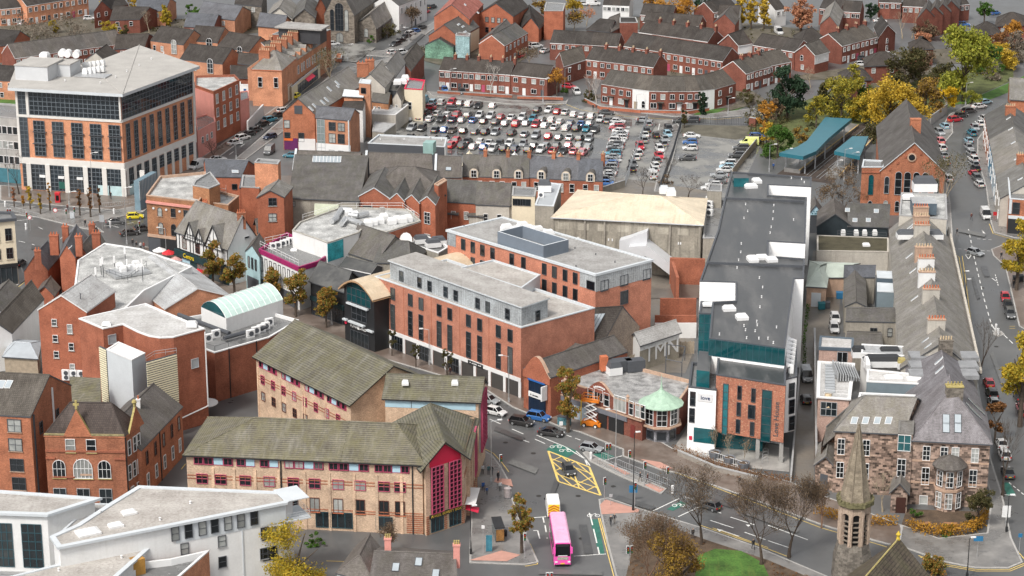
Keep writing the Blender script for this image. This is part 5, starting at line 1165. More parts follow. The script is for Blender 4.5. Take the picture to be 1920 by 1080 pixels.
 m=MB();a,c=G3((1711,381),15.4),G3((1757,382),15.4);m.prism(deep(a,c,5),13,15.4,0,mt=1);m.build('plant_room',[M('slate_blue',(.09,.12,.15),.5),WROOF],f.root);hatch(f,1733,357,13.2,5,3,3.0,0,'plant_unit',METD);hatch(f,1703,373,13,2.5,1.5,1);f.band(1,9.6,12.6,M('slate_blue',(.09,.12,.15)),'cladding',.05)
 o1=gab('dark_timber_hall','dark boarded hall with weathered slate roof and four rooflights near the red church',[(1532,438),(1600,438),(1664,424),(1664,404)],5,6,BLK,SLATE)if 0 else None
 DB=M('dark_boarding',(.025,.035,.042),.6,.15)
 q=[G3((1532,441),5.5),G3((1666,446),5.5)]
 o1=gab('dark_boarded_hall','dark boarded hall with weathered slate roof and rooflights near the red church',[(1590,424),(1665,426),(1668,388),(1592,386)],5.5,8.2,DB,SLATE,0,(0,0),ov=.2)
 for x,y in((1603,413),(1628,413),(1589,394),(1643,396)):o1.roofwin(x,y,o1.fp,1.0,1.4,frm=WHT)
 o2=gab('dark_boarded_gable','dark boarded gable fronted block with brown slates at the head of the alley',[(1532,424),(1598,424),(1590,392),(1534,396)],5.5,8.2,DB,SLATEBR,1,ov=.2);o2.door(0,.5,1.2,2.1,METD)
 y=flat('moss_roofed_store','flat brown mossy roofed store with pale panelled wall below the dark hall',[(1532,470),(1666,472),(1666,446),(1532,441)],5.0,GREYL,M('brown_moss_roof',(.075,.066,.04),.95,.35,.5),par=.05,cop=GREYL);hatch(y,1624,461,5.0,1.5,1.3,.6)
 for x in(1581,1605,1621,1640):hatch(y,x,441,5,1,.8,1.2,0,'roof_vent')
 rail(y,[P(1570,442,5),P(1662,446,5)],1.1,METD,2)
 z=gab('green_roofed_store','L shaped store with pale green metal roof and roller door at the alley end',[(1513,537),(1549,539),(1556,492),(1520,490)],4.2,6.0,SAND,M('pale_green_metal',(.42,.47,.42),.55,.12,.4),0,(2.2,2.2),ov=.2);z.band(0,.1,3.0,METL,'roller_door',.08,.25,.75)
 z2=gab('green_roofed_store','pale green metal roof wing running right from the alley end store',[(1548,520),(1584,520),(1612,494),(1556,492)],4.2,5.4,SAND,MATS['pale_green_metal'],0,ov=.2)
 for k,(pts,He,Hr,rf,lab,ax)in enumerate((([(1582,520),(1640,520),(1642,497),(1584,497)],5.5,6.6,SLATEB,'small blue grey slate roof beside the pale green metal roofs',0),([(1584,575),(1625,575),(1622,517),(1583,517)],5.2,6.2,SLATE,'mottled asbestos roofed outhouse left of the fire escape',1),([(1586,602),(1682,604),(1680,577),(1588,576)],6.5,7.6,SLATE,'old mottled slate outhouse with rendered wall and two small windows',0),([(1586,650),(1655,652),(1650,622),(1590,620)],4.5,5.5,SLATE,'lowest mottled slate outhouse in the rear yard row',0))):
  x=gab('rear_outhouse',lab,pts,He,Hr,GREYR,rf,ax,ov=.1,cat='outhouse')
  if k==2:x.wz(0,[.55],3.9,5.3,1.3,'d',2,2);x.wz(0,[.87],3.7,5.3,.9,'d',1,2)
 g1=flat('zinc_extension','upper pale zinc roofed rear extension with slate blue wall',[(1645,520),(1722,524),(1720,511),(1644,508)],8.5,MATS['slate_blue'],METL,par=.1,cop=METL)
 g2=flat('zinc_extension','lower pale zinc roofed rear extension with tall slate blue seamed wall',[(1645,546),(1724,549),(1722,534),(1645,530)],8.0,M('slate_blue_seam',(.16,.20,.225),.5,.08),METL,par=.1,cop=METL)
 m=MB()
 for k in range(8):m.box(P(1617+.3*k,577-k*6.4,6.3),2.2,.5,.12)
 fe=thing('fire_escape','steel fire escape with pale landing along the rear outhouses','fire escape',P(1622,560));m.build('treads',GALV,fe)
 rail(None,[P(1624,575,6.4),P(1626,524,6.4)],1.1,GALV).parent=fe;fe.children[-1].location=-fe.location
 PB=PINKB
 a1=flat('modern_rear_block','pale pink brick rear block with white flat roof and slate blue fascia by the alley',[(1536,651),(1599,654),(1600,634),(1538,630)],8.5,PB,WROOF,par=.15,cop=MATS['slate_blue'],ov=.1,th=.5);a1.curtain(0,.55,.85,4.6,7.8,2,1,'g',GLN)
 a2=flat('modern_rear_block','white roofed extension with open louvred deck and blue framed corner window',[(1534,744),(1592,748),(1600,682),(1536,678)],8.0,PB,WROOF,par=.1,cop=WHT,ov=.3);a2.curtain(0,.1,.62,4.8,7.2,3,2,'g',GLN)
 m=MB()
 for k in range(10):m.box(P(1556,735-k*5.4,8.1),1.6,.9,.25)
 m.build('slatted_deck',MET,a2.root);m=MB();p0=P(1572,715,8.1)
 for k in range(9):m.obox(p0+V3((k*.45-.2,0,0)),V3((.2,0,0)),V3((0,6.5,0)),(0,0,.4+.12*(9-k)))
 m.build('louvred_canopy',GALV,a2.root);rail(a2,[P(1545,742,8),P(1590,745,8)],1.1,WHT)
 a3=flat('modern_rear_block','long white flat roof with slate grey seamed end wall behind the mottled slates',[(1625,715),(1773,722),(1765,706),(1626,692)],10.8,MATS['slate_blue_seam'],WROOF,par=.12,cop=WHT)
 for x,y in((1675,709),(1717,712),(1738,711)):hatch(a3,x,y,10.7,3,1.3,.5)
 a4=flat('modern_rear_block','narrow white roof strip along the top of the mottled slate roof',[(1608,752),(1740,757),(1742,742),(1612,736)],10.4,WHITE,WROOF,par=.08,cop=WHT)
 a5=flat('modern_rear_block','cluster of white flat roofs and black ductwork behind the villa',[(1615,662),(1708,668),(1706,650),(1616,645)],9.5,WHITE,WROOF,par=.1,cop=WHT)
 for x,y,sx,sy,mt in((1655,685,7,2.4,BLK),(1668,670,4,2.2,BLK),(1610,668,2.4,2,BLK),(1625,690,.8,3,WHT),(1722,664,2.5,1.6,GALV),(1690,690,1.5,1.5,OCH)):hatch(a5,x,y,8.0,sx,sy,1.8,0,'plant_unit',mt)
 m=MB();m.tube(P(1553,765,6),P(1553,738,8.2),.6,8);m.build('brick_chimney',BUFF,a2.root)
 gl=gab('lower_slate_roof','low pale slate lean-to roof behind the stone outhouse',[(1540,832),(1570,806),(1602,752),(1560,790)],6.5,7.5,STONE,SLATEP,0)
stone_house()
def churches():
 H=12.0
 A,B=G3((1616,310),9.5),G3((1768,322),9.5)
 b=gab('brick_church','red brick church with broad slate roof, rose window and tall round arched windows',[(1652,318),(1772,322),(1748,236),(1645,236)],10.5,17.0,BRV,SLATEBR,1,ov=.3,verge=METL)
 d=(b.poly[1]-b.poly[0]).normalized();p=b.at(0,.47,13.6,.05)
 m=MB();m.tube(p,p+V3((d.y,-d.x,0))*.25,1.0,14);m.tube(p+V3((d.y,-d.x,0))*.26,p+V3((d.y,-d.x,0))*.3,.7,14,1);m.build('rose_window',[SAND,GL],b.root)
 b.wz(0,[.28,.42,.56,.70],4.8,10.2,1.5,'g',1,3,arch=True);b.wz(0,[.1,.88],5,9,1.1,'g',1,2,arch=True);b.wz(0,[.1,.28,.5,.72,.88],.8,3.4,1.0,'g',1,2,arch=True)
 for k in range(16):
  t=.06+.88*k/15;z=10.5+6.5*(1-abs(t-.5)*2)-1.6;m=MB();q=b.at(0,t,z,.02);m.obox(q,V3((d.x,d.y,0))*.5,V3((d.y,-d.x,0))*.2,(0,0,.5));m.build('corbel',BRC,b.root)if k%2 else None
 b.chim(1717,222,16.2,2.4,1.2,2.4,0,BRV)
 t=flat('church_stair_tower','square red brick church stair tower with pale parapet and one tall green window',[(1616,313),(1657,313),(1660,301),(1619,299)],11.0,BRV,GROOF,par=.3,cop=METL,cat='tower')
 t.wz(0,[.45],4.6,9.2,1.1,'t',1,2,arch=True,glass=TEALG);t.wz(0,[.45],.8,3.2,1.0,'g',1,2,arch=True);t.band(0,9.6,9.9,BRC,'corbel_course',.15)
 p=P(1596,1085,0);X,Y=p.x,p.y;z=lambda yy:zfor(Y,yy)
 mp=mpp(1596,1000,8)
 s=thing('church_spire','mossy stone church spire above an open arched octagonal belfry','spire',(X,Y,0))
 m=MB();m.lathe((X,Y,0),[(3.0,0),(2.85,z(1040)),(2.3,z(1015))],8,a0=pi/8);m.build('tower_base',STONEG,s)
 SP=M('pale_sandstone',(.42,.32,.25),.85,.3,.9,streak=.5,streakc=(.13,.12,.07));zb0,zb1=z(1015),z(945)
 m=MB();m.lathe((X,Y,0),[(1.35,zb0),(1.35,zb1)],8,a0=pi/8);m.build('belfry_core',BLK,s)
 for k in range(8):
  a=pi/8+k*pi/4;m=MB();m.box((X+2.0*cos(a),Y+2.0*sin(a),zb0),.55,.55,zb1-zb0,a);m.tube((X+2.25*cos(a),Y+2.25*sin(a),zb0+.2),(X+2.25*cos(a),Y+2.25*sin(a),zb1-1.2),.15,6);m.build('belfry_pier',SP,s)
  a2=a+pi/8;c=V3((X+cos(a2)*1.8,Y+sin(a2)*1.8,0));tt=V3((-sin(a2),cos(a2),0));nn=V3((cos(a2),sin(a2),0));m=MB();K=8;w=.62
  for i in range(K):
   t0,t1=pi*i/K,pi*(i+1)/K;P0=c+tt*(-w*cos(t0))+V3((0,0,zb1-1.5+w*sin(t0)));P1=c+tt*(-w*cos(t1))+V3((0,0,zb1-1.5+w*sin(t1)));U0=V3((P0.x,P0.y,zb1));U1=V3((P1.x,P1.y,zb1))
   m.face(P0+nn*.3,P1+nn*.3,U1+nn*.3,U0+nn*.3);m.face(P0,P0+nn*.3,P1+nn*.3,P1)
  m.build('belfry_arch',SP,s);m=MB()
  for i in range(5):m.obox(c-tt*.55-nn*.2+V3((0,0,zb0+.6+i*.75)),tt*1.1,nn*.35,(0,0,.12))
  m.build('louvres',STONEG,s)
 MS=brickm('mossy_stone',(.27,.225,.165),var=.2,bw=.9,bh=.45,mort=(.20,.17,.12),streak=.5)
 m=MB();m.lathe((X,Y,0),[(2.3,zb1),(2.75,zb1+.3),(2.75,zb1+.9),(2.3,zb1+.9)],8,a0=pi/8)
 for k in range(24):a=k*2*pi/24;m.box((X+2.6*cos(a),Y+2.6*sin(a),zb1+.9),.22,.22,.3,a)
 m.build('spire_parapet',M('lichened_parapet',(.16,.145,.075),.9,.4,2),s)
 zt=z(795);m=MB();m.lathe((X,Y,0),[(2.2,zb1+.7),(.08,zt)],8,a0=pi/8)
 for k in range(8):a=pi/8+k*pi/4;m.tube((X+2.2*cos(a),Y+2.2*sin(a),zb1+.7),(X+.08*cos(a),Y+.08*sin(a),zt),.09,4)
 m.build('spire',MS,s)
 ap,fr=G3((1684,1012),12.0),G3((1625,1080),12.0);d=(fr-ap).normalized();pn=V3((-d.y,d.x))
 if pn.x<0:pn=-pn
 f2=ap+d*26;nq=[f2-pn*6.5,f2+pn*6.5,ap+pn*6.5,ap-pn*6.5]
 nv=gabw('church_nave','brown tiled church nave roof at the bottom edge beside the mossy spire','church',nq,5.5,12.0,STONEG,tilem('dark_brown_tile',(.085,.066,.05),tw=1.4,th=.5,line=.4,msz=.09,moss=(.12,.115,.06),mossk=.4),1,(0,0),ov=.4,fascia=M('pale_verge',(.30,.30,.26),.8),ridge=OCH)
 m=MB();m.lathe((ap.x,ap.y,12.0),[(.3,0),(.2,.5),(.35,.8),(.05,1.3)],8);m.build('finial',M('yellow_lichen',(.5,.36,.04),.9),nv.root)
 a=gab('slate_roofed_house','slate roofed house at the bottom edge with pink chimneys and three rooflights',[(690,1105),(858,1108),(850,1034),(715,1026)],6.5,9.0,PINK,SLATEBR,0,(0,0),ov=.1)
 for x,y in((742,1064),(785,1054),(817,1076)):a.roofwin(x,y,a.fp,1.0,1.6,frm=METD)
 a.chim(727,1008,8.8,.9,.8,1.8,3,PINK,potm=OCH);a.chim(856,1020,8.8,.9,.8,2.0,3,PINK,potm=OCH)
 c=gab('slate_roofed_house','small hip roofed slate house joined to the left of the pink chimney house',[(632,1072),(702,1094),(720,1036),(668,1024)],6.0,8.2,WHITE,SLATEBR,1,(2.6,0),ov=.2)
churches()
def centre_roofs():
 b=gab('rendered_hall','rendered hall under big grey slate roof with a long ridge skylight and pale stair canopy',[(544,371),(672,377),(690,320),(556,318)],10.5,14.0,GREYR,SLATE,0,(0,0),ov=.3,rf=.98)
 b.wr(0,[550],(377,383),.9,'d',1,2,h=1.2);b.wz(0,[.93],6.2,8.6,1.2,'w',2,2);b.wz(0,[.06],2.5,4,.9,'d',1,2);b.curtain(0,.38,.48,3.5,9.0,2,3,'d',GL)
 m=MB();p0,p1=b.at(0,.36,9.6,.2),b.at(0,.72,9.6,.2);m.face(p0,p1,p1+V3((-2.5,-3.0,-6.2)),p1+V3((-6.0,-3.0,-6.2)),p0+V3((5,-1.5,-2.2)),p0+V3((0,-1.5,-2.2)));m.build('stair_canopy',M('pale_green_sheet',(.42,.45,.34),.6),b.root)
 o,d,u=b.fp;m=MB();n=d.cross(u);L=(b.poly[1]-b.poly[0]).length
 W=(b.ridge[0]-o).dot(u);m.obox(o+d*(L*.28)+u*(W*.82)+n*.05,d*L*.42,u*W*.14,n*.12,0)
 for k in range(9):m.obox(o+d*(L*(.28+.0525*k))+u*(W*.82)+n*.17,d*.1,u*W*.14,n*.05,1)
 m.build('skylight',[SKYL,WHT],b.root)
 for k,(x0,x1,ye)in enumerate(((673,731,368),(731,758,373),(758,786,376),(786,816,379))):
  H=11.5
  g=gab('brick_gabled_block',f'{("wide", "second", "third", "last")[k]} brick gable from the left in the sawtooth row' if k else 'widest brick gable at the left of the sawtooth roofed block',[(x0,ye-1),(x1,ye+4),(x1+18,ye-34),(x0+22,ye-40)],H,H+(2.1 if k==0 else 1.5),BRC,SLATE,1,ov=.15,fascia=METL,group='brick gables in a sawtooth row')
  if k:g.wz(0,[.5],H-4.6,H-2.0,1.5,'w',2,3)
  if k==3:g.wz(0,[.5],H-9,H-6.8,1.5,'w',2,3)
  if not k:g.wz(0,[.28],H-4.2,H-2,2.2,'d',1,1)
 h=gab('slate_roofed_block','dark slate hipped roof rising behind the sawtooth brick gables',[(690,360),(835,366),(822,322),(706,320)],11.0,14.5,BRC,SLATEBR,0,(6,6),ov=.2);
 h2=flat('brick_buttress','tall brick flank wall with stone coping at the right of the sawtooth gables',[(814,345),(822,348),(838,338),(832,334)],14.0,BRC,SAND,par=.1,cop=SAND,cat='wall')
 t=gab('brick_stair_tower','orange brick stair tower with shallow grey gabled roof and two square windows',[(482,370),(532,369),(548,350),(498,350)],13.5,15.0,BRC,SLATEP,1,ov=.2,cat='tower')
 t.wr(0,[511],(371,381),1.7,'d',2,2,h=1.7,sill=CONC);t.wr(0,[511],(400,410),1.7,'d',2,2,h=1.7,sill=CONC)
 o=flat('orange_brick_block','plain orange brick block with dark flat roof rising behind the stair tower',[(477,304),(521,307),(526,300),(484,297)],16.5,BRO,GROOF,par=.3,cat='building')
 s=flat('brick_range','plain red brick rear range with dark recess beside the stair tower',[(452,350),(486,352),(490,330),(455,328)],11.0,BRC,GROOF,par=.3)
 k=gab('slate_shop_row','grey slate roofed range with small square windows behind the corner building',[(388,331),(452,332),(480,311),(382,306)],9.5,12.0,BRC,SLATEB,0,ov=.1);k.wz(0,[.25,.8],6.6,7.9,1.2,'d',1,1);k.roofwin(441,322,k.fp,1.5,1.0,frm=WHT)
 k2=gab('slate_shop_row','lower slate roofed brick range with narrow windows right of the corner building',[(449,352),(482,352),(500,336),(460,335)],8.5,10.2,BRC,SLATEB,0,ov=.1);k2.wz(0,[.3,.6,.9],5.4,6.6,1.1,'d',1,1)
 st=gab('brick_store','little orange brick store with grey slates below the stair tower',[(484,434),(512,431),(508,416),(478,420)],5.5,7.4,BRO,SLATE,0);st.wz(0,[.2,.6],3.2,4.8,.9,'d',1,1)
 for nm,pts,He,Hr,w,rf,lab in(('slate_roofed_terrace',[(548,321),(672,324),(682,297),(560,292)],9,12,BRC,SLATEBR,'brown slate terrace roof behind the rendered hall with a stepped party wall'),('slate_roofed_terrace',[(682,326),(812,330),(806,298),(690,294)],9,12,BRC,SLATEBR,'plain brown slate terrace roof between two raised white party walls'),('slate_roofed_terrace',[(814,333),(866,333),(864,304),(818,300)],9,12,BRC,SLATEBR,'slate terrace roof with one rooflight left of the dormer houses')):
  g=gab(nm,lab,pts,He,Hr,w,rf,0,ov=.1)
  m=MB();a,c=g.poly[0],g.poly[3];e0,e1=g.ridge;m.obox((*a,He-.2),V3((*(c-a),0)),V3((.5,0,0)),(0,0,.6));m.prism([a,a+V3((.5,0)),V3((e0.x+.5,e0.y)),V3((e0.x,e0.y))],He,He+.1);m.face((a.x,a.y,He+.45),(a.x+.5,a.y,He+.45),(e0.x+.5,e0.y,Hr+.5),(e0.x,e0.y,Hr+.5));m.build('party_wall',METL,g.root)
  if 'rooflight' in lab:g.roofwin(841,317,g.fp,1.3,1.3)
 for k,(x0,x1,y0,y1)in enumerate(((867,910,331,332),(910,952,332,333),(952,992,333,334),(992,1038,333,336),(1038,1084,336,338),(1084,1130,338,340))):
  g=gab('dormer_house',f'brick house with round headed roof dormer, {ordn(k)} from the left in its row',[(x0,y0),(x1,y1),(x1+1,y1-26),(x0+2,y0-26)],7.5,11.0,BRC,SLATEB if k>2 else SLATE,0,ov=.02,cat='house',group='dormer houses backing onto the car park')
  g.wz(0,[.3,.75],4.6,6.6,1.1,'w',1,2,sill=SAND)
  p=g.at(0,.5,7.3,.1);dd=g.poly[1]-g.poly[0];m=MB();a=g.ang(0);n=V3((sin(a),-cos(a),0));q0=p
  K=8;prof=[(-1.0,0),(-1.0,1.2)]+[(-1.0*cos(pi*i/K),1.2+1.0*sin(pi*i/K))for i in range(1,K)]+[(1.0,1.2),(1.0,0)]
  dv=V3((cos(a),sin(a),0));f=[p+dv*x+V3((0,0,z))for x,z in prof];bk=[v-n*3.2 for v in f]
  m.face(*reversed(f),m=0)
  for i in range(len(f)-1):m.face(f[i],bk[i],bk[i+1],f[i+1],m=0 if i in(0,len(f)-2)else 1)
  do=m.build('dormer',[M('buff_stone',(.55,.47,.38),.8),SLATE],g.root);w_=ptw(g,p+n*.05+V3((0,0,.1)),a,1.2,1.7,'w',2,2)
  if k<6:m0,m1=g.ridge;g.chimw(m1.x,m1.y,11,1.2,.8,1.3,3,BRV,a+pi/2,BUFF)
  if k in(0,2,4):r=gab('lean_to',f'{("cream", "white", "orange")[k//2]} painted rear return roof between the dormer houses and the parked cars',[(x0+2,y0-22),(x0+22,y0-22),(x0+22,y0-38),(x0+4,y0-38)],6,7.2,WHITE,[CRM,WHITE,BRO][k//2],1,cat='outhouse')
 for k,(pts,He,Hr,w,lab)in enumerate((([(832,378),(892,381),(900,349),(838,346)],8,11,BRC,'dark slate roofed brick rear range right of the sawtooth gables'),([(892,383),(955,386),(960,353),(900,350)],8,11,GREYL,'dark slate roofed rendered rear range with a white drainpipe'),([(955,385),(1003,388),(1004,360),(960,356)],8,10.5,GREYR,'dark slate roofed rear range next to the tan roofed hall'))):
  g=gab('slate_rear_range',lab,pts,He,Hr,w,SLATE,0,ov=.15);g.wz(0,[.3,.7],4.2,6.0,1.0,'w',1,2)
 for x0,x1,ye,lab in((826,858,398,'small brick outhouse with mono slate roof right of the brick buttress'),(879,905,402,'rendered outhouse with pale green lean-to roof')):
  g=gab('rear_outhouse',lab,[(x0,ye),(x1,ye+3),(x1+4,ye-14),(x0+4,ye-16)],5.5,7,BRC if x0<850 else GREYL,SLATE,0,cat='outhouse')
 Hh=11.5
 t=gab('tan_roofed_hall','big concrete hall with buff hipped metal roof and a grey covered fire stair',[(1038,406),(1316,420),(1322,373),(1086,357)],Hh,Hh+2.6,M('stained_concrete',(.30,.275,.23),.9,.25,.25,streak=.85,streakc=(.07,.065,.055)),M('buff_roof_sheet',(.60,.52,.40),.55,.16,.25,streak=.6,streakc=(.40,.29,.18)),0,(14,9),ov=.5,fascia=METL)
 for x in(1095,1132,1254,1310):t.band(0,0,Hh-.6,GREYR,'pilaster',.35,tat(*t.edge(0),x,7),tat(*t.edge(0),x,7)+.012)
 for k in range(7):s=.03+.135*k;t.band(0,Hh-2.6,Hh-1.2,M('pale_concrete',(.40,.37,.31),.9,.2,.5,streak=.6),'blocked_window',.04,s,s+.075)
 for x in(1082,1084,1140,1147,1271,1275):t.band(0,6.9,7.4,WHT,'wall_vent',.1,tat(*t.edge(0),x,7),tat(*t.edge(0),x,7)+.008)
 A,B=t.edge(0);q=lambda x,z,o:t.at(0,tat(A,B,x,z),z,o)
 m=MB();LG=M('pale_grey_sheet',(.52,.53,.55),.5,.05)
 def sl(x0,z0,x1,z1,h,o=2.6):
  a,c=q(x0,z0,.1),q(x1,z1,.1);nn=q(x0,z0,o)-a;up=V3((0,0,h));vs=[a,c,c+nn,a+nn];vs+=[v+up for v in vs];m.add(vs,[(0,1,2,3),(4,7,6,5),(0,4,5,1),(1,5,6,2),(2,6,7,3),(3,7,4,0)])
 sl(1164,4.6,1180,5.2,3.2);sl(1180,5.2,1216,6.9,3.2);sl(1184,5.0,1216,5.4,2.2,4.6);sl(1216,5.4,1262,1.6,2.4,4.6);sl(1262,1.6,1288,.6,2.2,4.6);m.build('covered_stair',LG,t.root)
 for x,y in((1245,362),(1258,366)):hatch(t,x,y,Hh+2.2,2,1.6,1.6,0,'roof_vent',METL)
 u=flat('plant_block','small grey flat roofed block with dark cabin left of the tan roofed hall',[(1003,384),(1038,386),(1052,345),(1020,341)],12.5,GREYR,MET,par=.15,cop=METL);hatch(u,1021,358,12.5,2.8,2.2,2.4,0,'cabin',METD);ac(u,1014,370,12.4,0,1.3)
 f=flat('plant_block','narrow concrete block with white condensers right of the tan roofed hall',[(1318,446),(1352,446),(1358,376),(1326,372)],9.0,GREYR,GROOF,par=.3);f2=flat('plant_block','dark concrete stair head at the end of the white office block',[(1326,357),(1353,358),(1354,345),(1330,344)],12.5,GREYR,GROOF,par=.2)
 for y in(380,388,396,404):ac(f,1330,y,9,-.5,1.6)
 w=flat('rear_terrace_block','grey rendered block with cream upper windows behind the small plant block',[(960,366),(1003,368),(1006,352),(962,350)],11.0,CRM,GROOF,par=.2);w.wz(0,[.25,.6],8.8,10.3,2.2,'d',2,1)
centre_roofs()
def office_tower():
 b0,b1,b2=G3((41,356),0),G3((236,369),0),G3((369,311),0)
 q=[b0,b1,b2,G3((261,93),24.2),G3((170,128),24.2),G3((44,124),24.2)];HT_=24.0
 b=Bld('office_tower','seven storey orange brick office block with two glazed top storeys and pale overhanging roof','office',q,HT_)
 m=MB();m.prism(q,0,HT_,top=False);m.build('wall',BRO,b.root)
 STN=M('pale_stone_cladding',(.60,.58,.55),.75,.06)
 for i in(0,1):
  b.band(i,17.6,18.2,STN,'stone_band',.18);b.band(i,6.5,8.0,STN,'stone_band',.16)
 A,B=b.edge(0);T=lambda x,z:tat(A,B,x,z)
 b.band(0,8,HT_,STN,'stone_end_panel',.1,0,.02);b.curtain(0,.025,.10,1,HT_-.3,2,22,'o',GLT);b.band(0,17.6,HT_,STN,'stone_end_panel',.22,.10,.125)
 b.curtain(0,.13,.985,18.3,HT_-.4,20,5,'o',GLT,bar=.13);b.curtain(1,.01,.985,18.3,HT_-.4,24,5,'o',GLT,bar=.13);b.band(1,6,HT_,STN,'stone_end_panel',.3,.985,1.0);b.band(0,18,HT_,STN,'stone_corner',.3,.985,1)
 for x in(75,110,146,181,216):t=T(x,12.5);b.curtain(0,t-.052,t+.052,8.6,16.9,3,8,'o',GLT,'window_bay',.2,.11)
 for z in(11.4,14.2):
  for x in(75,110,146,181,216):t=T(x,z);b.band(0,z,z+.15,METD,'balcony_bar',.5,t-.065,t+.065)
 for k in range(9):t=.07+.108*k;b.curtain(1,t-.024,t+.024,8.6,16.9,2,8,'o',GLT,'window_bay',.2,.11)
 for x in(75,110,146,181,216):t=T(x,3);b.curtain(0,t-.075,t+.075,.4,6.4,4,6,'o',GLT,'shop_glazing',.15,.11)
 for k in range(7):t=T(56+35.4*k,3);b.band(0,0,6.6,STN,'stone_pier',.35,t-.022,t+.022)
 for k in range(10):
  t=.03+.1045*k;b.band(1,0,6.6,STN,'stone_pier',.3,t-.014,t+.014)
  if k<9:b.curtain(1,t+.018,t+.086,.3 if k<4 else 3.4,6.3,3,4,'o',GLT,'shop_glazing',.12,.11)
 for x0,x1,mt in((185,205,M('frosted_panel',(.45,.60,.62),.4)),(208,232,MATS['frosted_panel'])):b.band(0,.1,2.4,mt,'frosted_hoarding',.25,T(x0,1),T(x1,1))
 b.band(1,.1,2.4,MATS['frosted_panel'],'frosted_hoarding',.25,.02,.2);b.band(0,1,2.6,M('cash_green',(.02,.10,.08),.5),'green_doorway',.25,T(112,1),T(123,1))
 for x in(80,115,150):b.band(0,3.4,4.0,WHT,'shop_sign',.3,T(x-5,3.5),T(x+6,3.5))
 r=inset(q,-1.5);RF=M('pale_roof_membrane',(.37,.355,.335),.75,.12,.25)
 m=MB();m.prism(r,HT_,HT_+.7,1,True,0,True)
 for a,c in((r[1],r[3]),(r[1],r[4])):m.tube((*a,HT_+.72),(*c,HT_+.72),.13,5)
 m.build('roof',[RF,METL],b.root)
 LP=M('white_louvre_panel',(.50,.51,.525),.5,.05);pr=b.ang(0)
 for x,y,sx,sy,h in((75,143,8.2,9.0,3.3),(118,138,6.5,6,2.8)):p=P(x,y,HT_+.7);m=MB();m.box(p,sx,sy,h,pr);m.box(p+V3((0,0,h)),sx+.3,sy+.3,.25,pr,1);m.build('plant_room',[LP,RF],b.root)
 for x,y in((117,106),(128,107),(144,108)):m=MB();p=P(x,y,HT_+4);m.tube(p+V3((0,1.2,.9)),p+V3((0,-1.2,.9)),.85,10);m.build('extract_fan',WHT,b.root)
 hatch(b,84,108,HT_+4,2,2,1.3,pr,'plant_unit')
 for k in range(5):
  for j in range(2):hatch(b,160+k*8,138-k*1.0-j*11,HT_+1.0,1.2,1.0,1.3,pr,'air_conditioner')
 m=MB();p=P(174,142,HT_+.8);m.box(p,8,4,.2,pr);m.build('plant_deck',GALV,b.root)
 vents(b,[(53,148),(122,152),(188,156),(217,145),(238,134),(261,123),(284,111),(307,100)],HT_+.8,WHT,.2,.3)
 g=flat('concrete_office','old concrete framed office with ribbon windows left of the orange office tower',[(-60,214),(34,222),(36,196),(-50,190)],16.0,CONC,GROOF,par=.4);
 for z in(12.0,8.4,4.8):g.grid(0,9,[z],1.3,1.9,'w',1,1,.02)
 g.band(0,.2,3.6,M('teal_shopfront',(.05,.16,.20),.5),'shop_front',.2)
 v=thing('ventilation_kiosk','slate blue slatted steel kiosk standing beside the corner building','kiosk',P(277,372));m=MB();a,c=G3((261,340),7),G3((294,322),7);m.prism(deep(a,c,1.4),0,7)
 m.build('body',M('blue_grey_steel',(.17,.25,.30),.5),v);m=MB()
 for k in range(12):e=a+(c-a)*k/12;m.box((*e,2.5),.12,.2,4.4,0)
 m.build('slats',MET,v)
office_tower()
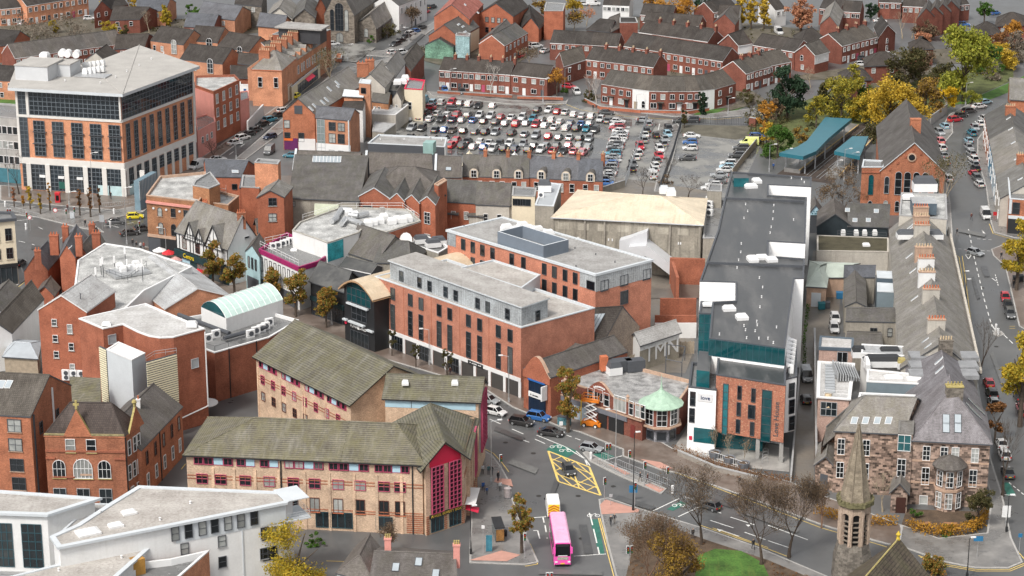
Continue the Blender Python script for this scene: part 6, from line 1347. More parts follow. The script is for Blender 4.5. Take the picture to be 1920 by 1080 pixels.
def cream_corner():
 H=14.0
 b=flat('georgian_corner_building','cream stucco corner building with sash windows over a dark shopfront at left edge',[(-70,418),(27,409),(22,398),(-60,396)],H,CRM,GROOF,par=.4,cop=METD,ov=.4,th=.5)
 b.wz(0,[.62,.86],9.4,12.0,1.3,'d',2,2,sill=CRM);b.wz(0,[.62,.86],5.6,7.9,1.3,'d',2,2,sill=CRM);b.band(0,4.0,4.6,BLK,'shop_fascia',.35);b.curtain(0,.55,.98,.3,3.9,4,1,'d',GLN,'shop_glazing',.25)
 h1=gab('brick_house','small red brick house with steep slate roof and blank gable near the junction',[(45,508),(90,505),(112,480),(70,482)],7.0,10.2,BRC,SLATEB,1,ov=.1);h1.chim(70,469,9.4,1.2,1.0,2.4,2,BRC,rz=.3)
 h2=gab('brick_house','red brick house with grey slates and rooflights between four tall chimneys',[(112,480),(141,482),(168,448),(122,440)],10.5,13.0,BRC,SLATEB,1,ov=.1)
 h2.chim(101,440,10.5,1.7,1.1,2.6,3,BRC);h2.chim(122,424,12.2,1.2,.9,2.0,2,BRC);h2.chim(147,442,12.0,1.3,.9,2.6,2,BRC);h2.chim(180,436,11.4,1.6,1.0,2.4,3,BRC);h2.chim(172,420,11.4,1.2,.9,2.0,2,BRC)
 h2.roofwin(117,445,h2.bp,.7,1.1,frm=WHT);h2.roofwin(132,464,h2.bp,.7,1.1,frm=WHT)
 h3=gab('brick_house','red brick house with purple grey slate roof beside the white roofed hall',[(138,482),(170,485),(196,452),(170,445)],9.8,12.2,BRC,SLATE,1,ov=.1);h3.roofwin(155,477,h3.bp,.8,1.2,frm=WHT)
 h4=flat('brick_rear_block','old red brick rear block with mossy flat roof behind the chimney house',[(117,487),(146,490),(150,480),(122,476)],9.0,BRC,MOSS,par=.1);h4.wz(0,[.7],6,7.6,1.2,'d',2,1)
 h5=gab('slate_shed','low slate roofed shed in front of the small brick house',[(70,546),(100,552),(110,538),(82,528)],4.5,6.0,BRC,SLATE,1,cat='shed')
 s=gab('slate_house','dark tiled low house at the left edge above the crimson block',[(-40,634),(22,624),(82,560),(40,545)],7,9.8,WHITE,TILEB,1,ov=.1)
 s2=gab('grey_roofed_shed','pale grey sheet roofed shed beside the crimson brick block',[(8,668),(70,672),(74,640),(22,636)],4.5,5.6,TIM,M('blue_grey_sheet',(.36,.39,.42),.5,.1),0,(1.5,1.5),ov=.3,cat='shed')
 s3=gab('slate_house','grey slate roofed house beside the side street at left edge',[(-50,590),(10,586),(45,548),(-10,540)],6.5,8.5,WHITE,SLATE,1)
cream_corner()
def far_right():
 gA='terraced houses facing the car park'
 terrace('red brick terraced house facing the car park, # from the left',(823,132),(957,141),6,8.5,5.4,8.2,BRD,SLATED,gA,ww=1.3)
 terrace('red brick terraced house beside the orange tree, # from the left of the end pair',(958,141),(1026,148),2,8.5,5.4,8.2,BRD,SLATED,gA,ww=1.3,chim=False)
 pts=[(1127,158),(1158,163),(1186,167),(1217,171),(1252,172),(1287,172),(1314,171),(1340,168),(1380,156)]
 P0=[G3(p,5.4)for p in pts]
 for k in range(8):
  A,B=P0[k],P0[k+1];u=(B-A).normalized();n=V3((-u.y,u.x))
  na=n if k==0 else(n+V3((-(A-P0[k-1]).normalized().y,(A-P0[k-1]).normalized().x))).normalized();nb=n if k==7 else(n+V3((-(P0[k+2]-B).normalized().y,(P0[k+2]-B).normalized().x))).normalized()
  q=[A,B,B+nb*9,A+na*9]
  wl=WHITE if k in(2,6)else BRD
  h=gabw('terraced_house',f'house of the curved brick terrace by the car park exit, {ordn(k)} from the left','house',q,5.4,8.6,wl,TILEB,0,ov=.0,group='curved terrace by the car park exit',fascia=WHT)
  L=u.length
  if k==2:h.wz(0,[.68],.6,2.6,1.1,'w',1,2,arch=True);h.door(0,.2,1,2.1,TIM)
  elif k==6:h.door(0,.4,1,2.1,METD)
  else:
   h.wz(0,[.25,.75],3.2,4.7,1.25,'w',2,1);h.wz(0,[.25],.8,2.3,1.7,'w',2,1);h.door(0,.62,1.0,2.1,(WHT,BLK)[k%2]);m=MB();p=h.at(0,.62,2.4,.0);a=h.ang(0);dd=V3((cos(a),sin(a),0));m.obox(p-dd*.9,dd*1.8,V3((dd.y,-dd.x,0))*.9,(0,0,.2));m.build('porch',TILEB,h.root)
 gB='brick terraces of the estate'
 w1=gab('terraced_house','brick estate house with gable turned sideways at the left end behind the bare birch',[(1057,125),(1098,112),(1084,97),(1042,110)],5.2,8.0,BRD,TILEB,0,ov=.05,fascia=WHT,cat='house',group=gB);w1.wz(0,[.25,.7],3,4.4,1.1);w1.wz(0,[.25],.8,2.2,1.2);w1.wz(3,[.45],1.5,2.9,.8)
 terrace('brick estate house in the middle row with bay windows, # from the left',(1098,112),(1225,127),5,9,5.2,8.2,BRD,SLATED,gB,door=True)
 terrace('brick estate house in the far left row with plain dark roof, # from the left',(1031,81),(1158,88),5,9,5.0,8.0,BRD,SLATED,gB,chim=False,lower=False)
 terrace('brick estate house in the long middle row, # from the left',(1169,87),(1355,116),8,9.5,5.2,8.4,BRD,SLATED,gB,chim=False)
 terrace('brick estate house in the row with four chimneys, # from the left',(1197,61),(1327,79),5,9,5.0,8.0,BRD,SLATED,gB,lower=False)
 terrace('brick estate house in the back row under the golden tree, # from the left',(1205,42),(1310,50),4,8,5.0,7.6,BRD,SLATED,gB,chim=False,lower=False)
 terrace('brick house of the sloping three chimney row, # from the left',(1579,87),(1647,69),4,10,5.4,8.4,BRD,TILEB,'sloping row above the railway',doors=[WHT,MAG])
 e=gab('gabled_house','brick house with white edged gable at the right end of the sloping row',[(1648,70),(1679,60),(1662,46),(1640,50)],5.6,8.6,BRD,SLATED,1,ov=.3,fascia=WHT,cat='house');e.wz(0,[.5],3.0,4.6,1.1,'w',1,2,arch=True);e.wz(0,[.5],.8,2.4,1.1)
 e2=gab('gabled_house','brick and white house with white edged gable above the conifer',[(1491,97),(1528,103),(1554,96),(1516,84)],5.6,8.2,BRD,TILEB,1,ov=.3,fascia=WHT,cat='house');e2.wz(0,[.35],3.4,5,1.0,'w',1,2,arch=True);e2.wz(0,[.4],.8,2.2,1.0,'w',1,2);e2.band(1,2.8,5.5,WHT,'white_boarding',.06);e2.wz(1,[.25,.75],3.4,4.8,1.0)
 e3=gab('gabled_house','brick and white estate house with white edged gable left of the sloping estate rows',[(1348,80),(1384,84),(1410,81),(1372,66)],5.4,8.2,BRD,SLATED,1,ov=.3,fascia=WHT,cat='house');e3.wz(0,[.3],1.8,3.6,1.0,'w',1,2,arch=True);e3.band(1,2.6,5.3,WHT,'white_boarding',.06)
 terrace('dark roofed brick house between the two white edged gables, # from the left',(1411,85),(1490,98),3,9,5.2,8.0,BRD,SLATED,gB,chim=False)
 t=terrace('brick house of the row sloping down to the conifer, # from the left',(1399,139),(1446,125),3,9,5.2,8.2,BRD,TILEB,'short sloping row by the conifer')
 terrace('brick house of the short upper row right of the conifer, # from the left',(1440,125),(1484,116),2,9,5.2,8.2,BRD,TILEB,'short sloping row by the conifer',chim=False)
 for k,(pts,lab)in enumerate((([(1581,150),(1634,148),(1622,132),(1574,136)],'square dark brick house with pyramid roof among the railway trees'),([(1621,123),(1690,120),(1680,106),(1622,108)],'larger dark brick house with pyramid roof behind the railway trees'),([(1822,66),(1876,62),(1868,48),(1826,52)],'dark pyramid roofed brick house near the top right cars'),([(1866,48),(1922,46),(1922,30),(1872,32)],'dark pyramid roofed brick house at the top right edge'),([(1706,92),(1750,90),(1742,78),(1706,80)],'low dark hip roofed house behind the bare birches'),([(1500,82),(1545,72),(1532,58),(1490,66)],'grey roofed house half hidden behind the two pale gables'))):
  g=gab('hip_roofed_house',lab,pts,5.2,7.8,BRD,SLATED,0,(4,4),ov=.4,cat='house');g.wz(0,[.25,.75],2.9,4.4,1.1)
 for k,(x,y)in enumerate(((1752,50),(1768,47),(1783,42),(1799,36))):g=gab('gabled_house',f'plain dark brick gable in the stepped top right row, {ordn(k)} from the left',[(x-33,y-14),(x,y-20),(x+2,y-36),(x-26,y-30)],6.5,9.5,BRD,SLATEBR,1,ov=.1,cat='house',group='stepped gables at top right')
 for x0,y0,x1,y1,n,lab in((1648,5,1690,6,2,'dark brick house with white fascia left of the stepped gables'),(1692,12,1735,14,2,'dark brick house with white windows behind the stepped gables'),(1536,16,1575,20,2,'dark roofed house beyond the pink tree'),(1578,22,1613,24,2,'dark roofed house right of the pink tree'),(1800,10,1818,8,1,'brick house with white edged gable beside the top right tree'),(1454,20,1474,17,1,'white rendered house left of the pink tree')):
  terrace(lab+', # from the left' if n>1 else lab,(x0,y0),(x1,y1),n,8,5.2,8,WHITE if 'white rendered' in lab else BRD,SLATED,'houses along the top edge',chim=False,lower=False)
 g=gab('gabled_house','brick gabled house with grey slates standing alone left of the pink tree',[(1538,45),(1572,50),(1582,22),(1548,16)],5.5,8.4,BRD,SLATEP,1,ov=.1,cat='house')
 g=gab('gabled_house','dark brick gabled house with white porch front near the top of the estate',[(1338,42),(1378,46),(1386,34),(1352,26)],5.2,8.2,BRD,SLATEBR,1,ov=.1,cat='house')
 g=gab('gabled_house','low brick house with a grey slate wing beside the narrow street bend',[(1100,56),(1145,60),(1158,46),(1118,40)],4.6,7.0,BRD,SLATED,0,(3,0),ov=.2,cat='house')
 g=gab('gabled_house','dark roofed house right of the street bend with grey slate wing',[(1145,60),(1164,50),(1160,30),(1140,36)],4.8,7.2,BRD,SLATEBR,0,ov=.2,cat='house')
 g=flat('brick_garage','flat topped brick garage block with black hipped roof beside the four chimney row',[(1162,42),(1196,42),(1192,32),(1162,32)],6.5,BRD,SLATED,par=.1)
 for x0,y0,x1,y1,n,wl,lab in((1130,10,1180,12,3,WHITE,'white and brick house by the parked cars at the top edge'),(1200,28,1260,32,3,BRD,'dark house left of the golden tree near the top edge'),(1345,30,1385,32,2,WHITE,'white fronted house right of the dark conifer at the top edge'),(1338,24,1384,14,3,BRD,'dark slate house right of the top edge conifer')):terrace(lab+', # from the left',(x0,y0),(x1,y1),n,8,5,7.8,wl,SLATED,'houses along the top edge',chim=False,lower=False)
 terr=[((1852,238),(1862,200),'pale fronted house'),]
 H=8.0
 px=[(1889,440),(1884,400)]
 s=flat('corner_shop','brick corner shop with black shopfront and flat dark roof at the right edge',[(1893,372),(1960,377),(1950,335),(1890,333)],H,BRV,GROOF,par=.3,cop=METL);s.wz(0,[.2],4.6,7.2,1.6,'d',1,2);s.band(0,.1,3.4,BLK,'shop_front',.15);s.band(0,3.5,4.2,METL,'shop_fascia',.2);s.band(0,4.6,7.8,METL,'white_pilaster',.15,0,.08);s.wz(3,[.3,.6],4.6,6.6,1.2,'d')
 ys=[(1876,372,1868,330),(1868,330,1861,292),(1861,292,1855,262),(1855,262,1850,236),(1850,236,1846,216)]
 ST=[(GREYL,SLATEP,'grey rendered house next to the corner shop in the climbing street'),(M('blue_white_front',(.45,.55,.62),.7,.3,.8),SLATEP,'blue and white fronted house in the climbing street'),(M('bright_blue_front',(.10,.26,.40),.7,.25,.8),SLATEP,'blue fronted shop house in the climbing street'),(BRV,SLATE,'brick house with square chimney in the climbing street'),(BRV,SLATE,'farthest brick house at the curve of the climbing street')]
 for(xa,ya,xb,yb),(wl,rf,lab)in zip(ys,ST):
  A,B=G3((xb,yb),6.5),G3((xa,ya),6.5);u=(B-A).normalized();n=V3((-u.y,u.x));q=[A,B,B+n*11,A+n*11]
  g=gabw('street_house',lab,'house',q,6.5,10.0,wl,rf,0,ov=.1,group='houses of the climbing street');g.wz(0,[.2,.5,.8],3.8,5.6,1.1,'w',1,2);g.wz(0,[.2,.8],.8,2.8,1.3,'w',1,2);g.roofwin(xb+45,yb+6,g.fp,.8,1.2,frm=WHT)
  if 'chimney' in lab or 'corner' in lab:m0,m1=g.ridge;g.chimw(m0.x,m0.y,10,2.4,1.2,1.8,5,BRV,0,BUFF)
 g=gab('street_house','grey slate house with white rooflights at the right edge beyond the green bank',[(1895,186),(1950,190),(1940,150),(1892,150)],6.5,9.5,BRV,SLATEP,0,cat='house')
 TE=M('teal_canopy_sheet',(.022,.125,.165),.35,.08,.4)
 for lab,pts,z in(('long teal platform canopy on the left of the railway',[(1461,293),(1506,300),(1530,290),(1553,266),(1597,229),(1547,226),(1513,270),(1494,282)],4.2),('short teal platform canopy on the right of the railway',[(1564,290),(1612,300),(1628,262),(1598,262)],4.0)):
  q=[G3(p,z)for p in pts];c=sum(q,V3((0,0)))/len(q);t=thing('platform_canopy',lab,'canopy',(c.x,c.y,0));m=MB();m.prism(q,z,z+.9,0,True,0,True);m.build('canopy_roof',TE,t)
  for a in q:m=MB();e=a*.8+c*.2;m.box((*e,0),.3,.3,z);m.build('post',MET,t)
 for lab,pts in(('grey station platform with pale edge beside the long canopy',[(1470,322),(1500,326),(1610,240),(1590,236)]),('grey station platform below the short canopy',[(1548,332),(1575,336),(1640,262),(1610,262)])):
  q=[G(*p)for p in pts];c=sum(q,V3((0,0)))/4;t=thing('station_platform',lab,'platform',(c.x,c.y,0));m=MB();m.prism(q,0,.9,0);m.build('deck',PAVE,t);m=MB();m.face(*[(*v,.91)for v in(q[1],q[2],q[2]*.93+q[3]*.07,q[1]*.9+q[0]*.1)]);m.build('platform_edge',M('buff_edge',(.55,.38,.16),.7),t)
 for k,(a,c)in enumerate((((1512,330),(1628,236)),((1518,332),(1632,238)),((1530,335),(1640,244)),((1536,337),(1644,246)))):strip('rail_track',[a,c],.15,GALV,z=.2)
 k=gab('station_kiosk','small station entrance with blue pediment sign at the alley head',[(1513,404),(1545,404),(1540,388),(1512,388)],4.0,6.4,METD,SLATE,1,cat='kiosk');
 d=(k.poly[1]-k.poly[0]).normalized();m=MB();L=(k.poly[1]-k.poly[0]).length;o=V3((d.y,-d.x,0))*.12;a=V3((*k.poly[0],4.1));m.face(a+o+V3((*d,0))*.3,a+o+V3((*d,0))*(L-.3),a+o+V3((*d,0))*L/2+V3((0,0,2.1)));m.build('blue_sign',BLUP,k.root);stk(k,0,.36,.64,4.9,TE,.2,.22);stk(k,0,.28,.72,4.4,TE,.2,.22)
far_right()
def far_left():
 b=gab('brick_corner_block','orange brick gabled block with white ground floor and grey glazed stair beside parked cars',[(530,211),(590,213),(680,158),(628,144)],9.5,13.2,BRV,SLATEP,1,ov=.15)
 b.wr(0,[538],(225,237),1.5,'d',1,2,h=2.0);b.wr(0,[539,565],(248,262),1.5,'d',1,2,h=2.3);b.panel(0,552,567,199,214,M('dark_door',(.05,.02,.015)),'loading_door',.12)if 0 else b.band(0,9.3,11.4,METD,'loading_door',.1,.37,.62)
 b.band(0,.1,3.0,M('purple_shopfront',(.12,.02,.10),.5),'shop_front',.12,.02,.45);b.band(0,2.4,3.0,M('orange_sign',(.65,.14,.03),.5),'shop_sign',.2,.02,.3);b.band(0,.1,3,WHT,'white_ground_floor',.1,.47,1)
 for x,y in((583,204),(590,199),(605,192),(612,187),(617,167),(632,156),(635,164)):b.roofwin(x,y,b.bp if 0 else b.fp,1.0,1.6,frm=WHT)
 for x,y in((583,204),(590,199),(605,192),(612,187),(617,167),(632,156),(635,164)):pass
 c=gab('brick_corner_block','orange brick block with white base, paired dark windows and grey slate roof',[(592,221),(656,226),(674,212),(596,205)],9.5,11.4,BRO,SLATEB,0,ov=.1)
 c.wr(0,[623,640],(229,241),1.8,'d',2,2,h=2.1);c.wr(0,[623,640],(250,265),1.8,'d',2,2,h=2.4);c.band(0,.1,3.2,WHT,'white_ground_floor',.1);c.curtain(0,.03,.26,.3,9.2,2,5,'g',M('pale_glass',(.20,.24,.24),.15));c.band(0,0,9.5,METL,'white_downpipe',.25,.95,.98);c.wz(0,[.45,.72],1.2,1.7,1.4,'d',1,1)
 t=flat('brick_stair_tower','orange brick stair tower with arched pale roof beside the long slate roof',[(673,155),(694,157),(696,150),(676,148)],14.0,BRO,METL,par=.05,cop=METL,cat='tower');t.wz(0,[.4],11.3,12.8,1.4,'d',1,1)
 r=gab('brick_rear_wing','orange brick rear wing with white skylight behind the corner block',[(645,180),(680,182),(684,172),(650,168)],10.5,11.2,BRO,METL,0)
 for k,(pts,He,Hr,wl,rf,lab)in enumerate((([(668,158),(722,165),(740,140),(694,130)],9,12.2,GREYL,SLATEP,'grey slate roofed house with one rooflight above the white rear wall'),([(708,140),(740,146),(760,118),(735,108)],8.5,11.5,WHITE,SLATEP,'pale slate roofed house with white gable beside the brick chimneys'),([(740,130),(770,133),(795,100),(768,92)],6.5,9.0,BRD,TILEB,'ribbed tile roofed brick house at the bend by the mural building'),([(735,132),(775,133),(776,118),(738,114)],5.5,7.6,BRD,SLATED,'low dark tiled house with one chimney next to the wooden sheds'))):
  g=gab('street_house',lab,pts,He,Hr,wl,rf,1 if k<3 else 0,ov=.1,cat='house',group='houses between main street and car park')
  if k==1:g.chim(680,118,12.5,3.0,1.4,2.2,3,BRV);g.chim(693,112,12.0,2.4,1.4,2.0,3,BRV)
  if k==3:g.chim(739,107,7.2,1,.8,1.4,2,BRD);g.wz(0,[.3,.6],3.2,4.6,1.4)
 for k,(pts,He,Hr,wl,rf,lab,ax)in enumerate((([(697,190),(728,194),(735,178),(703,174)],6,7.6,BRT,SLATE,'small buff brick outhouse with dark slates and two white windows',0),([(736,184),(752,188),(766,168),(748,165)],6.5,8.5,GREYL,SLATE,'pale grey gabled rear return with one small window',1),([(752,195),(782,186),(772,176),(750,178)],5,6.2,WHITE,SLATED,'low black roofed store beside the mural wall',0),([(642,200),(680,206),(690,186),(656,182)],8.5,9.6,WHITE,SLATED,'dark roofed white walled rear block behind the orange brick block',0),([(716,168),(756,172),(762,158),(722,152)],7,8,METD,SLATE,'dark boarded rear block below the pale slate roofs',0))):
  g=gab('rear_outhouse',lab,pts,He,Hr,wl,rf,ax,ov=.1,cat='outhouse',group='rear returns by the car park');
  if k==0:g.wz(0,[.2,.45],3.4,4.8,.9)
  if k==1:g.wz(0,[.5],3.6,5,1.0)
 w=flat('painted_end_block','cream end block with red painted roof edge and rooftop extract fans',[(758,166),(792,168),(797,150),(765,146)],8.5,CRM,GROOF,par=.3,cop=REDP);w.wz(0,[.3],3,5,1);
 for x,y in((745,158),(756,157),(760,150)):hatch(w,x,y,8.5,2,1.2,1.4,0,'extract_unit')
 y=flat('white_yard_block','low white flat roofed rear block with graffiti wall beside the car park',[(694,213),(742,215),(766,196),(704,198)],4.5,GREYL,WROOF,par=.15,cop=WHT)
 mu=thing('graffiti_wall','white wall with pale graffiti running along the car park edge','wall',P(760,225));m=MB();a,c=G(742,246),G(792,190);d=(c-a).normalized();n=V3((-d.y,d.x));m.prism([a,a-n*.4,c-n*.4,c][::-1]if 0 else[a,c,c+n*.4,a+n*.4],0,4.0,0);m.build('wall',M('graffiti_white',(.58,.60,.60),.8,.35,.5),mu)
 gr=flat('green_box_block','grey flat roofed club block with pale green roof box by the car park',[(690,268),(834,275),(838,258),(710,252)],7.0,METD,LROOF,par=.3,cop=METL)
 m=MB();m.prism(deep(G3((793,268),9.5),G3((812,269),9.5),3),6.8,9.5,0);m.build('green_box',M('sea_green_box',(.26,.40,.38),.5),gr.root);m=MB();m.box(P(752,276,4.2),7.5,2.5,.3);m.build('canopy',METL,gr.root);gr.band(1,0,7,WHITE,'white_end_wall',.1);vents(gr,[(713,262),(758,262),(806,259),(828,263)],6.8)
 gw=flat('garage','white roofed lean-to garage over the parked silver car by the graffiti wall',[(698,246),(720,248),(742,232),(702,228)],3.0,GREYR,WROOF,par=.05)
 k=flat('brick_warehouse','four storey red brick warehouse with white sash windows and ruined flat roof',[(400,172),(449,150),(440,140),(366,142),(366,160)],13.5,BRC,WROOFD,par=.5,cop=BRC)
 k.wz(0,[.12,.37,.62,.87],10.2,12.6,1.2,'w',2,2,sill=WHITE);k.wz(0,[.12,.37,.62,.87],6.8,9.0,1.2,'w',2,2,sill=WHITE);k.wz(0,[.12,.37,.62,.87],3.4,5.6,1.2,'w',2,2,sill=WHITE);k.band(4,5,12.8,PINK,'pink_wall',.1)
 p=flat('pink_block','low pink rendered block with small windows below the brick warehouse',[(370,246),(404,228),(400,210),(366,220)],7.0,PINK,GROOF,par=.3,cop=PINK);p.wz(0,[.25,.5,.75],3.4,5.0,1.0,'w',1,2)
 p2=flat('pink_block','plain pink gable wall block right of the brick warehouse',[(450,190),(467,184),(466,170),(449,172)],8.0,PINK,GROOF,par=.2,cop=PINK)
 wl=thing('painted_wall','long white painted wall along the pavement beside the parked cars','wall',P(490,210));m=MB();a,c=G(466,250),G(495,218);d=(c-a).normalized();n=V3((-d.y,d.x));m.prism([a,c,c+n*.4,a+n*.4],0,3.2,0);m.build('wall',WHITE,wl)
 bb=flat('purple_corner_shop','low corner shop with purple walls and a pale poster billboard',[(487,161),(539,160),(552,148),(500,150)],4.6,M('purple_paint',(.13,.03,.19),.6),GROOF,par=.1,cop=METL);bb.panel(0,512,536,163,177,M('poster',(.55,.53,.55),.6,.45,1.6),'billboard',.15);bb.band(1,.2,4.2,M('cream_side',(.62,.52,.42),.8),'cream_side_wall',.08)
 wy=flat('white_yard_wall','white painted yard wall with blue door left of the purple shop',[(449,158),(487,160),(488,152),(450,150)],3.8,WHITE,YARD,par=2.5,cop=WHT,cat='wall');wy.band(0,.1,2.6,M('blue_door',(.03,.12,.3),.5),'door',.1,.2,.32)
 cr=gab('brick_corner_house','orange brick corner house with hipped slate roof and dentilled eaves above the purple shop',[(472,130),(528,132),(556,108),(500,104)],10.0,13.4,BRO,SLATEP,0,(4,4),ov=.2,fascia=TERRA);cr.wz(0,[.27,.80],5.2,8,1.2,'w',1,2,sill=SAND)
 A,B=G3((530,131),9),G3((612,76),9);u=(B-A)/8;n=V3((-u.y,u.x)).normalized()
 for q in range(8):
  g=gabw('terraced_house',f'dormered orange brick terraced house climbing towards the church, {ordn(q)} from the corner','house',[A+u*q,A+u*(q+1),A+u*(q+1)+n*10,A+u*q+n*10],9.0,12.6,BRO,SLATEP,0,ov=0,group='dormered terrace climbing to the church',fascia=SAND)
  g.wz(0,[.3,.7],5.0,7.4,1.0,'w',1,2,sill=SAND);m0,m1=g.ridge;g.chimw(m0.x,m0.y,12.4,3.0,1.0,1.8,5,BRV,g.ang(0)+pi/2,BUFF)
  m=MB();pp=g.at(0,.5,9.2,-.4);a=g.ang(0);d=V3((cos(a),sin(a),0));nn=V3((sin(a),-cos(a),0));f=[pp-d*.7,pp+d*.7,pp+d*.7+V3((0,0,1.3)),pp+V3((0,0,2.2)),pp-d*.7+V3((0,0,1.3))];bk=[v-nn*2.6 for v in f];m.face(*f);
  for i,j,mm in((1,2,0),(2,3,1),(3,4,1),(4,0,0)):m.face(f[i],bk[i],bk[j],f[j],m=mm)
  m.build('dormer',[BRO,SLATEP],g.root)
 sh=flat('shop_row','row of flat roofed shop fronts along the climbing street',[(547,163),(600,120),(585,116),(535,155)],3.8,CRM,GROOF,par=.2,cop=METL);sh.curtain(0,.2,.9,.3,3,8,1,'d',GL);m=MB();pa,pb=sh.at(0,.45,3,.1),sh.at(0,.7,3,.1);m.obox(pa,pb-pa,V3((1,-1.3,-.5)),(0,0,.1));m.build('red_awning',REDP,sh.root)
 mb=flat('modern_top_block','red brick block with dark glazed top storey and pale overhanging roof',[(511,64),(590,66),(620,55),(545,50)],11.0,BRC,GROOF,par=.2);m=MB();v=[G3((522,52),15),G3((600,57),15),G3((612,50),15),G3((540,44),15)];m.prism(v,11,15,0);m.build('top_storey',M('dark_cladding',(.05,.05,.055),.5),mb.root);m=MB();m.prism(inset(v,-.8),15,15.4,0,True,0,True);m.build('flat_roof',LROOF,mb.root)
 mb2=gab('slate_roofed_house','blue slate roofed brick house behind the modern top block',[(484,48),(530,52),(545,38),(495,32)],8,10.5,BRO,SLATEB,0,cat='house')
 g=flat('church_car_park_wall','low brick wall around the church corner car park',[(628,108),(640,110),(642,100),(630,99)],1.2,BRC,BRC,par=.05,cat='wall')
 sheet('church_car_park',[(622,84),(650,78),(705,90),(668,118),(640,116)],ASPHD)
 c=gab('stone_church','grey rubble stone church with tall traceried window and long slate roof',[(608,26),(664,28),(720,-12),(672,-20)],9.0,18.0,STONEG,SLATE,1,ov=.1,cat='church')
 c.wz(0,[.5],4.0,12.5,2.6,'d',3,5,arch=True);c.wz(0,[.26,.74],4.0,10.5,1.2,'d',1,3,arch=True);c.wz(0,[.5],.5,3.4,2.2,'d',2,1,arch=True)
 a=gab('church_aisle','stone church aisle with lean-to slate roof and small gabled porch',[(664,46),(705,50),(742,22),(706,8)],5.0,9.0,STONEG,SLATEP,1,rf=.25,cat='church');a.wz(0,[.55],1.5,4.2,1.3,'d',3,2,arch=True)
 a2=gab('church_aisle','stone side chapel with slate roof against the far side of the church',[(596,34),(612,32),(640,6),(620,4)],5.0,8.0,STONEG,SLATE,1,cat='church')
 o=gab('grey_rendered_house','pale grey rendered end house with slate roof at the top edge left of the church',[(500,30),(548,34),(560,14),(514,8)],8,11,GREYL,SLATEP,1,cat='house');o2=gab('stone_house','grey stone house with slate roof at the top edge left of the church',[(552,32),(590,32),(596,6),(560,4)],9,11.5,STONEG,SLATE,1,cat='house');o3=gab('brick_house','tall red brick house beside the church with steep slates',[(592,14),(610,12),(618,-6),(600,-6)],10,13,BRC,SLATE,1,cat='house')
 for x0,y0,x1,y1,n,wl,lab in((748,12,800,-8,3,WHITE,'white fronted house beside the red car at the top edge'),):terrace(lab+', # from the left',(x0,y0),(x1,y1),n,9,8,11,wl,SLATE,'houses along the top edge',chim=False)
 h=gab('red_roofed_hall','tall red brick hall with red tiled roof and two white rooflights',[(814,22),(878,30),(906,32),(858,10)],9,13,BRC,REDT,1,ov=.1,cat='hall')if 0 else gab('red_roofed_hall','tall red brick hall with red tiled roof and two white rooflights',[(814,30),(880,36),(906,8),(845,-2)],9.5,13.5,BRC,REDT,1,ov=.1,cat='hall')
 for x,y in((872,9),(896,24)):h.roofwin(x,y,h.fp,1.4,.8,frm=WHT)
 g=gab('brick_hall','lower brick hall with grey slates and long rooflights in front of the red roofed hall',[(804,66),(862,70),(898,50),(850,40)],6.5,10.0,BRC,SLATE,1,ov=.1,cat='hall');g.band(1,.2,6,CRM,'cream_wall',.08)
 for x,y in((860,46),(868,50),(872,60)):g.roofwin(x,y,g.fp,2.0,.6,frm=WHT)
 MU=M('green_mural_paint',(.16,.30,.22),.7,.6,.35)
 m1=gab('mural_building','small gabled building painted with a green mural beside the bend in the road',[(797,84),(850,88),(862,76),(812,72)],4.0,6.2,MU,SLATED,1,ov=.1);m2=flat('mural_building','tall end wall painted with a pale blue and green mural next to the slate hall',[(854,66),(880,68),(882,62),(856,60)],7.5,M('blue_mural_paint',(.30,.44,.46),.7,.5,.3),GROOF,par=.05)
 x=gab('brick_house','brick house with mossy slate roof and narrow window right of the mural',[(900,76),(946,86),(970,60),(930,50)],6.0,9.0,BRC,SLATEBR,1,ov=.1,cat='house');x.wz(0,[.45],2.0,3.8,.9)
 t=terrace('brick terraced house along the street bend with white windows, # from the left',(946,86),(990,62),3,8,6.0,8.8,BRC,SLATE,'terrace along the street bend',chim=False)
 s=gab('brick_school','red brick school hall with six small windows under a dark roof at the top',[(898,24),(962,30),(990,12),(940,-4)],8.0,11.5,BRC,SLATED,1,ov=.2,cat='school');
 for z in(5.4,2.2):s.grid(0,4,[z],1.1,1.6,'d',1,2,.15)
 s2=gab('brick_school','low red brick school wing with dark roof and solar panel strip',[(980,48),(1010,52),(1026,36),(960,18)],4.5,7.4,BRC,SLATED,1,ov=.3,cat='school');s3=flat('brick_school','plain tall red brick school block behind the lamp post',[(1020,20),(1056,20),(1060,6),(1024,4)],9,BRC,GROOF,par=.2,cat='school')
 L=[('red brick house with arched windows and pointed white porch, # from the left',(0,18),(40,14),2,9,5.4,8.2,BRO),('red brick house of the tall row with white arched porch, # from the left',(50,12),(165,-6),5,9,6.0,9.0,BRO)]
 for lab,a,c,n,d,He,Hr,wl in L:terrace(lab,a,c,n,d,He,Hr,wl,SLATED,'red brick houses at top left',chim=False)
 terrace('red brick house of the long row behind the office tower, # from the left',(28,110),(232,82),9,9,5.0,8.4,BRD,SLATEBR,'long row behind the office tower',chim=False,wins=2)
